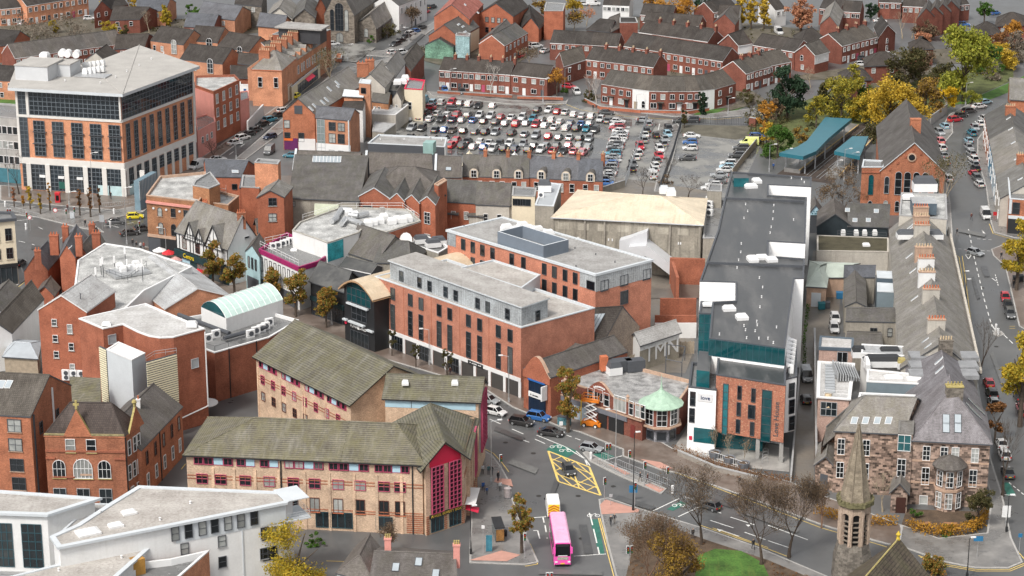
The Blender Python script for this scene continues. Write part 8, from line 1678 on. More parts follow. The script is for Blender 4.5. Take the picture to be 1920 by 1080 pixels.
def leafquads(m,c,rad,n,size,rnd,flat=1.0,mi=0):
 for _ in range(n):
  u=V3((rnd.gauss(0,1),rnd.gauss(0,1),rnd.gauss(0,1))).normalized()*(rnd.random()**.45)*rad;p=c+V3((u.x,u.y,u.z*flat))
  a=V3((rnd.gauss(0,1),rnd.gauss(0,1),rnd.gauss(0,1))).normalized();b=a.cross(V3((rnd.gauss(0,1),rnd.gauss(0,1),rnd.gauss(0,1)))).normalized();s=size*rnd.uniform(.6,1.3)
  m.face(p-a*s*.5,p+b*s*.35,p+a*s*.5,p-b*s*.35,m=mi)
def crown(m,H,R,h0,n,size,rnd,shape='round',clumps=26,flat=.8):
 """uneven crown: a few big boughs, each a spray of leaf clumps, with gaps between"""
 L=[]
 for q in range(rnd.randint(6,9)if shape not in('column','cone')else 7):
  t=(q+.6*rnd.random()+.2)/9 if shape in('column','cone')else rnd.uniform(.12,.92)
  k=(1-t)*.9+.1 if shape=='cone' else .5 if shape=='column' else(.45+.5*t if shape=='vase' else sin(pi*min(1,.15+.8*t))**.7)
  a=q*2.4+rnd.uniform(-.5,.5);rr=R*k*rnd.uniform(.35,.66);L.append((V3((rr*cos(a),rr*sin(a),h0+(H-h0)*min(t*1.05,.93))),R*rnd.uniform(.34,.56)))
 for c in range(clumps):
  o,lr=L[c%len(L)];u=V3((rnd.gauss(0,1),rnd.gauss(0,1),rnd.gauss(0,.8))).normalized()*lr*rnd.random()**.4
  p=o+u;p.z=max(h0*.8,min(H,p.z));leafquads(m,p,R*rnd.uniform(.14,.30),int(n/clumps*rnd.uniform(.5,1.5)),size*rnd.uniform(.8,1.2),rnd,flat)
TC={}
def treeproto(kind,leaf,shape,H,R,nleaf,size,seed,bark=None,h0=.25,clumps=26,bare=False,depth=4,trunkr=None):
 k=(kind,leaf,shape,round(H),round(R),seed)
 rnd=random.Random(seed*77+5)
 t=MB();tips=[]
 r=trunkr or max(.14,H*.028)
 if bare:limb(t,V3((0,0,0)),V3((0,0,1)),H*.26,r,depth,rnd,min(.9,1.25*R/H+.12),tips,6,1)
 else:
  t.tube((0,0,0),(0,0,H*.45),r,6,0,r*.7,cap=False)
  for i in range(7):
   a=rnd.uniform(0,2*pi);z=H*rnd.uniform(.25,.5);t.tube((0,0,z),(R*.6*cos(a),R*.6*sin(a),z+H*.3),r*.45,4,0,r*.15,cap=False)
 c=None
 if leaf:
  c=MB()
  if bare:
   for p in tips:
    leafquads(c,p,.9,max(1,nleaf//90),size,rnd)
  else:crown(c,H*.96,R,H*h0,int(nleaf*1.6),size*1.1,rnd,shape,int(clumps*2.2))
 return t,c
NT=[0]
def tree(kind,x,yb,yt,wpx,label,leaf='gold',shape='round',bark=None,bare=False,nleaf=2600,size=.5,h0=.2,clumps=26,name='tree',cat='tree',group=None,depth=5,twig=None,trunkr=None,density=1.0,obj=None):
 NT[0]+=1;p=P(x,yb);H=zfor(p.y,yt)*1.0;R=wpx*mpp(x,yb)/2
 th=thing(name,label,cat,p,0,group)
 t,c=treeproto(kind,leaf,shape,H,R,nleaf,size,NT[0],bark,h0,clumps,bare,depth,trunkr)
 if t and t.v:
  if bare:
   mx=max(hypot(v[0],v[1])for v in t.v);mz=max(v[2]for v in t.v);k,kz=min(1.3,max(.75,R/mx)),H/mz
   t.v=[(v[0]*k if v[2]>H*.0 else v[0],v[1]*k,v[2]*kz)for v in t.v]
   if c:c.v=[(v[0]*k,v[1]*k,v[2]*kz)for v in c.v]
  link('trunk',t.mesh('trunk',[twig or bark or BARK]),th)
 if c and c.v:link('crown',c.mesh('crown',[LF[leaf]]),th)
 return th
def bush(x,yb,yt,wpx,label,leaf='brown',n=900,size=.42,name='bush',clumps=14,shape='round',group=None):
 p=P(x,yb);H=zfor(p.y,yt);R=wpx*mpp(x,yb)/2;NT[0]+=1;rnd=random.Random(NT[0]*31);c=MB();crown(c,H,R,0,n,size,rnd,shape,clumps)
 th=thing(name,label,'bush',p,0,group);link('foliage',c.mesh('foliage',[LF[leaf]]),th)
 m=MB()
 for k in range(5):a=rnd.uniform(0,2*pi);m.tube((0,0,0),(R*.5*cos(a),R*.5*sin(a),H*.7),.05,4,0,.02)
 link('stem',m.mesh('stem',[TWIG]),th);return th
T=tree
T('a',1806,190,52,118,'tall lime yellow spreading tree at the top right beside the railway','lime','vase',nleaf=5200,size=.7,clumps=60,h0=.1)
T('a',1668,245,150,120,'broad golden tree above the station canopy','gold','round',nleaf=4600,size=.55,clumps=46,h0=.08)
T('a',1735,215,148,75,'golden brown tree between the broad gold tree and the street','goldbr','round',nleaf=2600,size=.5,h0=.1)
T('a',1774,212,155,46,'small vivid yellow tree with two pale trunks by the street fence','yellow','round',BARKP,nleaf=1300,size=.45,h0=.3)
T('a',1476,222,124,74,'dark pine standing by the railway end of the gravel lot','dark','round',nleaf=4200,size=.6,clumps=44,h0=.12,name='pine_tree')
T('a',1457,296,236,60,'bright green bushy tree at the edge of the gravel lot','green','round',nleaf=2000,size=.45,h0=.05)
T('a',1577,225,150,90,'yellow green tree behind the long teal canopy','ygreen','round',nleaf=2800,size=.5,h0=.1)
T('a',1530,240,180,50,'yellow bushy tree at the head of the teal canopy','ygreen','round',nleaf=1600,size=.45,h0=.05)
T('a',1437,250,190,42,'orange autumn tree by the gravel lot gate post','orange','round',nleaf=1200,size=.42,h0=.1)
T('a',1440,285,225,26,'small orange yellow tree beside the bright green one','gold','round',nleaf=700,size=.42,h0=.1)
T('a',1696,165,90,95,'dull brown mixed tree behind the broad golden tree','olive','round',nleaf=2600,size=.55,h0=.1)
T('a',1727,100,60,36,'copper bush tree left of the tall lime tree','pink','round',nleaf=900,size=.5)
T('a',1850,140,75,60,'green tree right of the tall lime tree','green','round',nleaf=1800,size=.5,h0=.1)
T('a',1884,130,85,66,'golden orange tree near the right edge','gold','round',nleaf=1600,size=.5,h0=.1)
T('a',1640,262,232,60,'dark scrubby tree beside the red church roof','olive','round',nleaf=1500,size=.45,h0=.05)
T('a',1505,130,0,56,'pink orange cherry tree near the top','pink','round',nleaf=2400,size=.55,clumps=34)if 0 else T('a',1502,58,-8,54,'pink orange cherry tree near the top','pink','round',nleaf=2000,size=.6,h0=.15)
T('a',1265,50,2,100,'wide golden orange tree at the top edge of the estate','orange','round',nleaf=2600,size=.6,h0=.05)
T('a',1322,40,-10,42,'dark green conifer at the top edge right of the golden tree','dark','round',nleaf=1500,size=.6,h0=.05)
for x,w in((1388,30),(1408,34),(1432,36)):T('a',x,55,-16,w,{1388:'left',1408:'middle',1432:'right'}[x]+' of three tall golden trees on the top edge','gold','column',nleaf=1100,size=.55,h0=.2,group='golden trees at the top edge')
T('a',1317,216,164,24,'dark green cypress column in front of the curved terrace','dark','column',nleaf=1800,size=.4,clumps=40,h0=.0,name='cypress_tree');
T('a',1044,185,128,40,'leafy orange tree at the right end of the car park row','orange','round',bare=False,nleaf=700,size=.35,h0=.2,density=.5)
T('a',920,178,118,44,'bare white birch in front of the car park row',None,bare=True,twig=BARKB,depth=4,name='birch_tree');T('a',1118,195,135,50,'bare white birch at the left end of the curved terrace',None,bare=True,twig=BARKB,depth=4,name='birch_tree');T('a',1103,190,135,34,'smaller russet birch beside the white birch',None,bare=True,twig=TWIGR,depth=4,name='birch_tree')
for x,lab in((1692,'left'),(1710,'right')):T('a',x,72,18,44,f'{lab} of two bare pinkish birches behind the sloping row',None,bare=True,twig=TWIGP,depth=4,name='birch_tree')
T('a',1100,48,15,46,'bare orange twigged tree by the narrow street bend','pink',bare=True,twig=TWIGP,depth=4,nleaf=500,size=.4);T('a',1076,58,25,40,'yellowish half bare tree on the estate street corner','goldbr',bare=True,twig=TWIGP,depth=4,nleaf=700,size=.45);T('a',1074,25,-10,38,'golden bush tree by the top edge school','gold','round',nleaf=800,size=.5)
T('a',1845,45,-10,34,'green tree in the top right court','green','round',nleaf=900,size=.5);T('a',1633,38,2,30,'dark green tree left of the white fascia house','dark','round',nleaf=900,size=.5)
T('a',992,125,92,60,'bare bushy tree behind the car park row roofs','brown',bare=True,twig=TWIGP,depth=4,nleaf=600,size=.35)
T('a',1403,232,165,30,'thin bare tree between the estate rows',None,bare=True,twig=TWIG,depth=4);T('a',1520,165,125,46,'pale leafless tree behind the pine',None,bare=True,twig=TWIGP,depth=4)
T('a',1906,545,412,70,'yellow street tree at the right edge above the parked three','ygold','round',nleaf=3200,size=.42,clumps=36,h0=.25);T('a',1912,800,620,90,'big yellow street tree at the right edge','ygold','round',nleaf=4600,size=.42,clumps=46,h0=.25)
T('a',1865,830,752,42,'rust coloured bushy tree beside the villa','russet','round',nleaf=1500,size=.35,h0=.1);T('a',1838,700,600,40,'bare street tree in front of the long slate terrace',None,bare=True,twig=TWIG,depth=5);T('a',1880,930,790,50,'bare street tree beside the white parked cars',None,bare=True,twig=TWIG,depth=5)
T('a',1770,420,285,90,'large bare olive twigged tree over the church gable','olive',bare=True,twig=TWIGP,depth=5,nleaf=500,size=.3)
for x,yb,yt,w,lab in((1315,1022,865,130,'large bare dark tree on the lawn corner'),(1428,1060,885,130,'second bare dark tree on the lawn with dense twigs'),(1480,1045,890,90,'bare tree left of the church spire')):T('a',x,yb,yt,w,lab,'brown',bare=True,twig=TWIG,depth=7,nleaf=320,size=.2,trunkr=.40)
T('a',1212,1125,958,130,'broad russet twiggy tree at the bottom edge left of the yellow one','brown',bare=True,twig=TWIGR,depth=7,nleaf=600,size=.2,trunkr=.3);T('a',1262,1135,1000,118,'yellow and brown leafy tree at the bottom edge by the lawn','goldbr','round',nleaf=6500,size=.24,clumps=70,h0=.05);T('a',1540,990,905,60,'thin russet shrub tree by the villa forecourt','brown',bare=True,twig=TWIGR,depth=5,nleaf=600,size=.22);T('a',1655,960,880,60,'bare garden tree before the villa porch',None,bare=True,twig=TWIGP,depth=5)
T('a',1350,1092,1000,10,'x',None,bare=True)if 0 else None
T('a',1747,1078,1028,54,'small orange green tree beside the church nave roof','autumn','round',nleaf=2600,size=.22,clumps=30,h0=.05);T('a',1833,990,915,60,'green shrub tree at the corner of the villa','olive','round',nleaf=3000,size=.24,clumps=34,h0=.05)
bush(1715,972,955,30,'dark green shrub beside the villa door','green',500,.25);bush(1775,1002,988,40,'light green low shrub inside the copper hedge','green',500,.25)
def hedge(pts,h,w,leaf,label,n=2600,size=.28):
 q=[P(*p)for p in pts];th=thing('hedge',label,'hedge',q[0]);c=MB();rnd=random.Random(len(pts)*7+n);L=[(b-a).length for a,b in zip(q,q[1:])];tot=sum(L)
 for a,b,l in zip(q,q[1:],L):
  for _ in range(int(n*l/tot)):
   p=a+(b-a)*rnd.random()+V3((rnd.uniform(-w/2,w/2),rnd.uniform(-w/2,w/2),h*rnd.random()**.7))-q[0];leafquads(c,p,.15,1,size,rnd)
 link('foliage',c.mesh('foliage',[LF[leaf]]),th)
hedge([(1703,995),(1740,1004),(1780,1006),(1820,1000),(1842,985),(1846,970)],1.9,1.2,'copper','curved copper beech hedge around the villa garden');hedge([(1530,965),(1570,975),(1625,985),(1680,985)],1.6,1.2,'copper','copper hedge behind the church spire',1500)
hedge([(1270,845),(1330,872),(1390,890),(1450,900),(1490,905)],1.0,2.2,'russet','bare russet shrub bed below the planters',2200,.22)
hedge([(1508,690),(1508,640),(1512,600),(1515,575)],1.0,.6,'green','row of clipped shrubs along the alley wall',500)
bush(1690,520,490,36,'green shrub in the back yard beside the long slate terrace','green',700,.35);bush(1320,556,540,22,'dark ivy on the stepped yard wall','green',400,.35);bush(1580,395,325,110,'large leafless brown thicket beside the red church','brown',3200,.3,clumps=34);bush(1560,372,318,60,'pale twiggy thicket by the railway tracks','greyb',1200,.3)
for x,yb,yt,w,lab in((400,540,450,42,'green and orange street tree in front of the mock tudor shop'),(440,560,462,52,'larger orange topped street tree by the blue shop'),(514,570,492,40,'slim street tree left of the dark roofed shop'),(555,595,497,50,'orange crowned street tree before the white club'),(612,615,535,44,'green street tree in front of the black fronted shop'),(1065,810,672,62,'tall conical green gold street tree before the shop parade')):T('a',x,yb,yt,w,lab,'autumn','column' if x>1000 or w<41 else 'round',nleaf=3600,size=.30,clumps=40,h0=.25 if x<1000 else .22,name='street_tree')
for x,yb,yt,w,lab in((735,668,620,20,'first young tree before the salmon brick building'),(780,690,640,20,'second young tree before the salmon brick building'),(838,712,652,24,'third young tree before the salmon brick building')):T('a',x,yb,yt,w,lab,'olive','round',nleaf=500,size=.26,h0=.4,clumps=12,name='young_tree')
T('a',978,1038,918,52,'orange and green street tree on the corner pavement by the bus','autumn','round',nleaf=2600,size=.28,clumps=34,h0=.3,name='street_tree')
T('a',556,1125,980,158,'big yellow and green tree at the bottom edge by the white block','ygold','round',nleaf=9000,size=.28,clumps=90,h0=.02);T('a',730,1045,985,46,'bare brown shrub against the buff brick wall','brown',bare=True,twig=TWIGR,depth=5,nleaf=500,size=.22);bush(588,1022,1002,40,'dark green shrub at the foot of the buff brick wall','green',700,.28)
for x,yb,yt,w,lf,lab in((27,390,342,11,'pink','first slim pillar tree on the plaza'),(44,388,362,9,'orange','second slim pillar tree on the plaza'),(57,393,340,19,'gold','third and fullest pillar tree on the plaza'),(76,402,355,11,'gold','fourth slim pillar tree on the plaza'),(94,395,332,10,'orange','fifth slim pillar tree on the plaza by the phone box'),(150,405,345,13,'russet','sixth slim pillar tree on the plaza'),(170,408,342,15,'russet','seventh slim pillar tree on the plaza'),(187,400,342,10,'russet','last slim pillar tree on the plaza')):T('a',x,yb,yt,w,lab,lf,'column',nleaf=500,size=.3,clumps=16,h0=.25,name='pillar_tree',group='slim pillar trees on the plaza')
T('a',36,365,285,40,'bare tree in front of the concrete office',None,bare=True,twig=TWIG,depth=5);T('a',302,330,278,36,'bare tree at the side of the office tower',None,bare=True,twig=TWIGP,depth=5);T('a',400,302,262,50,'bare spreading tree by the parked white car',None,bare=True,twig=TWIG,depth=5);T('a',622,165,88,80,'large bare olive tree on the climbing street','olive',bare=True,twig=TWIGP,depth=5,nleaf=400,size=.3);T('a',772,55,15,30,'bare brown tree beside the stone church','brown',bare=True,twig=TWIG,depth=4,nleaf=900,size=.4)
for x,yb,yt,w,lf,lab in((60,72,30,120,'greyb','wide leafless grey thicket at the top left'),(130,66,30,100,'greyb','leafless grey thicket behind the long row'),(205,72,42,52,'ygold','bright yellow bush above the long dark roofed row'),(240,78,50,34,'olive','dark shrub right of the yellow bush'),(100,62,40,26,'ygold','small yellow patch in the grey thicket'),(360,28,8,34,'green','dark green hedge bush at the top left')):bush(x,yb,yt,w,lab,lf,1500,.45,clumps=22)
T('a',312,55,8,34,'slim golden birch at the top left','ygold','column',nleaf=900,size=.5);T('a',247,30,-10,30,'golden tree at the top edge on the left','gold','round',nleaf=900,size=.5);T('a',280,62,18,34,'bare pale birch at the top left',None,bare=True,twig=TWIGP,depth=4,name='birch_tree')
for x,yb,w,lab in((668,76,14,'clipped hedge bush left of the yellow bins'),(694,80,20,'clipped hedge bush right of the yellow bins')):bush(x,yb,yb-12,w,lab,'green',500,.4)
bush(728,72,30,46,'ivy and shrubs against the church aisle','olive',1200,.4);bush(800,105,88,60,'overgrown shrubs below the mural building','olive',900,.4);bush(1105,190,172,34,'dark shrub bed at the estate entrance','olive',700,.4);bush(1060,174,163,20,'green shrub by the red estate car','green',400,.4)
for x,y,w,lf,lab in((1400,195,46,'olive','garden shrubs right of the cypress'),(1560,205,60,'olive','dark leafy railway scrub behind the teal canopy'),(1620,190,60,'green','green railway scrub left of the golden tree'),(1755,190,60,'olive','brown railway scrub under the lime tree'),(1820,196,50,'lime','yellow scrub at the end of the green bank'),(1860,150,50,'greyb','grey scrub above the green bank'),(1500,265,50,'goldbr','brown scrub beside the teal canopy')):bush(x,y,y-24,w,lab,lf,1100,.45,clumps=20)
bush(1245,345,330,40,'leafless scrub at the end of the side street','brown',500,.3);T('a',1205,370,310,60,'bare tree at the end of the side street',None,bare=True,twig=TWIG,depth=5);T('a',1290,372,325,70,'bare tree at the foot of the gravel lot',None,bare=True,twig=TWIG,depth=5);T('a',1250,345,290,40,'bare tree leaning over the lane fence',None,bare=True,twig=TWIG,depth=5);T('a',972,345,290,70,'bare tree rising among the dormer houses',None,bare=True,twig=TWIGP,depth=5);T('a',1283,240,200,16,'ivy clad trunk by the gravel lot corner','olive','column',nleaf=500,size=.35)
def scrub(polys,n,leaf,size,hmax,name):
 rnd=random.Random(len(polys)*13+n);c=MB();ar=[]
 for q in polys:xs=[p[0]for p in q];ys=[p[1]for p in q];ar.append((q,min(xs),max(xs),min(ys),max(ys)))
 def inside(q,x,y):
  r=False;j=len(q)-1
  for i in range(len(q)):
   if(q[i][1]>y)!=(q[j][1]>y)and x<(q[j][0]-q[i][0])*(y-q[i][1])/(q[j][1]-q[i][1])+q[i][0]:r=not r
   j=i
  return r
 k=0
 while k<n:
  q,a,b,d,e=rnd.choice(ar);x,y=rnd.uniform(a,b),rnd.uniform(d,e);k+=1
  if inside(q,x,y):h=rnd.uniform(.3,hmax);leafquads(c,P(x,y)+V3((0,0,h*.4)),h*.7,22,size,rnd)
 o=c.build(name,[LF[leaf]]);o['kind']='stuff';o['label']='low scrub and garden undergrowth';return o
scrub([[(1395,215),(1440,190),(1480,230),(1440,300),(1410,260)],[(1480,200),(1600,150),(1760,130),(1900,110),(1900,140),(1780,180),(1700,225),(1540,235),(1500,260)],[(1600,262),(1660,240),(1700,250),(1640,275)]],900,'olive',.4,2.2,'railway_undergrowth')
scrub([[(1165,92),(1180,92),(1360,126),(1350,150),(1235,140)],[(1040,118),(1230,132),(1060,150)],[(0,40),(230,30),(280,60),(230,80),(0,90)],[(230,40),(500,30),(500,60),(260,64)],[(1640,100),(1920,80),(1920,118)],[(1340,70),(1500,100),(1560,60),(1340,50)],[(1395,195),(1440,175),(1470,190),(1400,210)]],420,'olive',.4,1.3,'garden_undergrowth')
scrub([[(1180,1010),(1262,994),(1330,1018),(1300,1090),(1180,1090)],[(1440,1055),(1520,1085),(1450,1090)],[(1280,850),(1400,895),(1380,900),(1270,858)]],260,'russet',.16,.5,'fallen_leaves')
for x,yb,yt,w,lf,n,lab in((1590,195,120,60,'ygreen',1600,'yellow green tree behind the pyramid roofed house'),(1545,212,150,50,'olive',1400,'dull olive tree between the pine and the yellow trees'),(1622,232,178,64,'ygold',2000,'low golden tree left of the broad golden one'),(1705,252,185,70,'gold',2200,'golden tree low on the right of the broad golden one'),(1760,175,120,64,'olive',1600,'olive brown tree below the tall lime tree'),(1726,150,95,60,'brown',1500,'brown half bare tree left of the tall lime tree'),(1905,120,60,50,'greyb',1200,'grey leafless tree at the right edge'),(1660,140,100,44,'green',1000,'green bush tree by the larger pyramid roofed house'),(1870,110,60,60,'russet',1400,'russet tree right of the tall lime tree'),(1500,60,12,40,'pink',1200,'second pink tree at the top of the estate'),(1225,30,-12,50,'orange',1100,'orange tree at the top edge left of the wide golden one'),(1160,20,-14,40,'gold',800,'golden tree at the top edge by the white houses'),(1560,8,-30,44,'russet',900,'russet tree cut by the top edge'),(1690,30,-6,40,'olive',900,'olive tree among the top right houses'),(1735,76,40,50,'brown',900,'brown thorny tree below the stepped gables'),(1900,90,40,44,'orange',900,'orange tree near the top right edge'),(205,10,-24,60,'gold',900,'golden tree cut by the top edge at left'),(430,60,22,30,'ygold',700,'slim yellow tree among the top left roofs'),(1015,30,-6,40,'goldbr',800,'gold brown tree by the low school wing'),(1455,230,180,30,'brown',600,'thin brown tree under the pine')):
 T('a',x,yb,yt,w,lab,lf,'round',nleaf=n,size=.5,h0=.1)
def lamp(x,yb,yt,label,arm=1,adir=0.0,matl=None,double=False,name='street_lamp'):
 p=P(x,yb);H=zfor(p.y,yt);th=thing(name,label,'street lamp',p);mt=matl or GALV
 m=MB();m.tube((0,0,0),(0,0,H*.3),.11,8,0,.09);m.tube((0,0,H*.3),(0,0,H),.08,8,0,.05);m.box((0,0,0),.34,.34,.9);link('post',m.mesh('post',[mt]),th)
 for s in((1,-1)if double else(1,)):
  d=V3((cos(adir)*s,sin(adir)*s,0));a=V3((0,0,H-.05));e=a+d*arm*1.4+V3((0,0,.25))
  m=MB();m.tube(a,e,.04,6);ao=link('arm',m.mesh('arm',[mt]),th);m=MB();m.box(e+V3((0,0,-.1)),.75,.3,.15,adir);link('lamp_head',m.mesh('lamp_head',[WHT]),ao)
 return th
for x,yb,yt,a,lab in((175,387,287,0,'tall lamp post in front of the office tower'),(18,370,272,0,'tall lamp post before the concrete office'),(130,385,360,0,'short bracket lamp post on the plaza'),(238,458,352,0,'tall thin lamp post by the tan corner building'),(312,478,428,3.1,'lamp post in front of the mock tudor shop'),(622,610,555,3.1,'lamp post before the black fronted shop'),(805,685,618,3.1,'lamp post before the salmon brick building'),(954,755,668,3.1,'lamp post at the end of the salmon brick building'),(921,905,790,.2,'tall lamp post at the buff corner pavement'),(1154,878,768,3.3,'tall lamp post before the dome shops'),(1810,197,156,.2,'lamp post with a white warning sign at the green bank'),(1442,322,272,.2,'lamp post near the platform canopy'),(1472,320,280,.2,'second lamp post near the platform canopy'),(1582,338,280,.2,'tall lamp post on the right platform'),(1566,328,302,.2,'short lamp post on the right platform'),(1596,325,287,.2,'slim lamp post under the short canopy'),(652,112,84,.2,'lamp post in the church car park'),(767,80,52,3.1,'lamp post on the church street'),(844,170,130,.2,'lamp post before the car park terrace'),(1059,172,128,.2,'lamp post at the estate entrance'),(1365,214,185,.2,'lamp post on the green by the curved terrace'),(1018,192,148,.2,'lamp post at the top of the big car park'),(1277,226,195,.2,'signed post at the lane mouth'),(1152,355,302,.2,'lamp post at the foot of the car park fence'),(1031,52,17,.2,'lamp post at the brick school corner'),(443,298,270,.2,'lamp post on the upper left street'),(1193,210,178,.2,'lamp post before the white house of the curved terrace'),(1167,280,240,.2,'lamp post by the big car park fence')):lamp(x,yb,yt,lab,1,a)
for x,yb,yt,lab in((1187,958,812,'tall black lamp post on the paved corner with a blue direction sign'),(1887,998,930,'black lamp post with a round blue parking sign'),(1813,1085,1010,'black traffic pole at the bottom right corner'),(883,1040,950,'slim black post before the crimson corner gable'),(1810,560,525,'short black lamp post beside the long terrace'),(1803,595,510,'taller black post beside the long terrace')):lamp(x,yb,yt,lab,.4,.2,BLK)
def signal(x,yb,yt,rz,label,white_back=True,double=False):
 p=P(x,yb);H=zfor(p.y,yt);th=thing('traffic_light',label,'traffic light',p,rz)
 m=MB();m.tube((0,0,0),(0,0,H-.3),.06,8);link('post',m.mesh('post',[GALV]),th)
 for s in((-.28,.28)if double else(0,)):
  m=MB();m.box((s,0,H-1.15),.46,.08,1.25,0,1)if white_back else None;m.box((s,-.14,H-1.05),.32,.26,1.05);ho=link('signal_head',m.mesh('signal_head',[BLK,WHT]),th)
  for k,c in enumerate((M('signal_red',(.5,.03,.02),.3),M('signal_amber',(.3,.16,.02),.3),M('signal_green',(.02,.2,.08),.3))):m=MB();q=V3((s,-.27,H-.2-.32*k));m.tube(q,q+V3((0,-.06,0)),.11,8);link('lens',m.mesh('lens',[c]),ho)
for x,yb,yt,rz,lab,dbl in((984,1048,1000,0,'traffic light showing red at the bus stop line',0),(939,900,853,.4,'traffic light at the kerb beside waiting people',0),(1133,940,896,.6,'black traffic light at the tip of the red paved corner',0),(1208,912,866,.5,'traffic light on the railed island',0),(1251,912,876,.4,'traffic light before the brown pavement',0),(1180,880,845,.3,'traffic light beside the tall island lamp',0),(1140,868,832,.3,'pair of traffic lights at the head of the cycle box',1),(1180,1062,1024,.2,'pair of traffic lights at the bottom edge by the copper tree',1),(1030,1110,1074,.1,'traffic lights cut by the bottom edge below the bus',1),(52,430,398,0,'traffic light on the left junction refuge',0),(18,412,392,0,'pair of traffic lights by the cream corner building',1),(141,418,388,0,'traffic light by the grey cabinet',0),(262,440,415,.3,'traffic light beside the tan corner building',0),(125,415,392,.2,'short signal on the plaza beside the pillar trees',0),(1190,950,905,.3,'traffic light under the blue direction sign',0)):signal(x,yb,yt,rz,lab,True,bool(dbl))
def signpost(x,yb,yt,label,matl,w=.6,h=.6,rnd=False,name='road_sign'):
 p=P(x,yb);H=zfor(p.y,yt);th=thing(name,label,'sign',p);m=MB();m.tube((0,0,0),(0,0,H),.04,6);link('post',m.mesh('post',[GALV]),th);m=MB()
 if rnd:m.tube((0,-.05,H-w/2),(0,-.09,H-w/2),w/2,14);m.tube((0,-.09,H-w/2),(0,-.10,H-w/2),w*.38,14,1)
 else:m.box((0,-.07,H-h),w,.05,h)
 link('sign_plate',m.mesh('sign_plate',[matl,WHT]if rnd else[matl]),th)
SB=M('sign_blue',(.03,.16,.32),.4);SR=M('sign_red',(.55,.03,.04),.4)
for x,yb,yt,lab,mt,w,h,r in((105,416,390,'round red bordered sign on the plaza',SR,1.0,1,True),(57,432,404,'round red sign on the left refuge',SR,.9,1,True),(1187,940,910,'blue direction sign on the paved corner',SB,1.3,1.2,False),(1885,985,948,'white sign with blue disc on the black lamp post',WHT,1.3,1.9,False),(1145,948,926,'little grey sign on the red paved corner',MET,.5,.5,False),(1052,812,790,'white bus lane sign on the brown pavement',WHT,.6,.7,False),(1832,1045,1005,'pale blue sign at the bottom right pavement',SB,1.4,.8,False),(1910,1045,1000,'small blue sign at the far right kerb',SB,.6,.6,False),(906,1040,985,'bus stop post on the corner pavement',WHT,.5,.5,False),(192,430,403,'grey sign board beside the grey saloon',MET,1.0,1.6,False),(1866,405,397,'small red board by the corner shop',SR,1.0,1.0,False),(1180,818,790,'black parking sign near the dome shop',BLK,.8,1.2,False)):signpost(x,yb,yt,lab,mt,w,h,r)
def bollard(x,y,label,matl=None,h=1.0):
 th=thing('bollard',label,'bollard',P(x,y));m=MB();m.lathe((0,0,0),[(.22,0),(.2,h*.5),(.24,h*.55),(.24,h*.95),(.1,h)],8);link('body',m.mesh('bollard',[matl or WHT]),th)
for x,y,lab in((1108,862,'white keep left bollard at the tip of the railed island'),(1261,925,'pale bollard at the right end of the railed island'),(207,426,'white bollard beside the grey saloon'),(214,402,'white bollard above the yellow car'),(267,392,'white bollard right of the yellow car'),(10,388,'white bollard at the left railing end'),(1867,620,'upper white bollard on the small traffic island'),(1871,628,'lower white bollard on the small traffic island'),(49,430,'white bollard on the left refuge')):bollard(x,y,lab,None,1.4)
def railings(pts,label,matl=None,h=1.1,name='guard_railing'):
 q=[P(*p)for p in pts];th=thing(name,label,'railing',q[0]);m=MB();up=V3((0,0,1))
 for a,c in zip(q,q[1:]):
  for z in(.15,h):m.tube(a-q[0]+up*z,c-q[0]+up*z,.035,4)
  n=max(1,int((c-a).length/.45))
  for k in range(n+1):e=a+(c-a)*k/n-q[0];m.tube(e,e+up*h,.03 if k%4 else .045,4)
 link('rails',m.mesh('rails',[matl or GALV]),th)
railings([(1120,872),(1160,888),(1240,920)],'front guard railing on the traffic island');railings([(1128,860),(1175,880),(1256,912)],'rear guard railing on the traffic island');railings([(188,390),(230,386),(266,378)],'guard railing before the office tower corner');railings([(8,392),(40,400),(74,410)],'guard railing by the cream corner building');railings([(1288,838),(1310,850),(1400,880)],'white railing along the office forecourt',WHT);railings([(1172,350),(1190,300),(1214,226)],'mesh fence between the big car park and the side street',MET,2.2,'mesh_fence');railings([(1236,362),(1262,290),(1277,236)],'dark fence between the side street and the gravel lot',METD,2.0,'mesh_fence');railings([(1280,232),(1404,234)],'dark wire fence at the back of the gravel lot',METD,2.0,'mesh_fence')
def fencebox(pts,h,w,matl,label,name='wall',cat='wall'):
 q=[P(*p)for p in pts];th=thing(name,label,cat,q[0]);m=MB()
 for a,c in zip(q,q[1:]):d=c-a;n=V3((-d.y,d.x,0)).normalized()*w;m.obox(a-q[0],d,n,(0,0,h));m.obox(a-q[0]-n*.1+V3((0,0,h)),d,n*1.2,(0,0,.12),1)
 link('body',m.mesh('wall_body',[matl,COPE]),th)
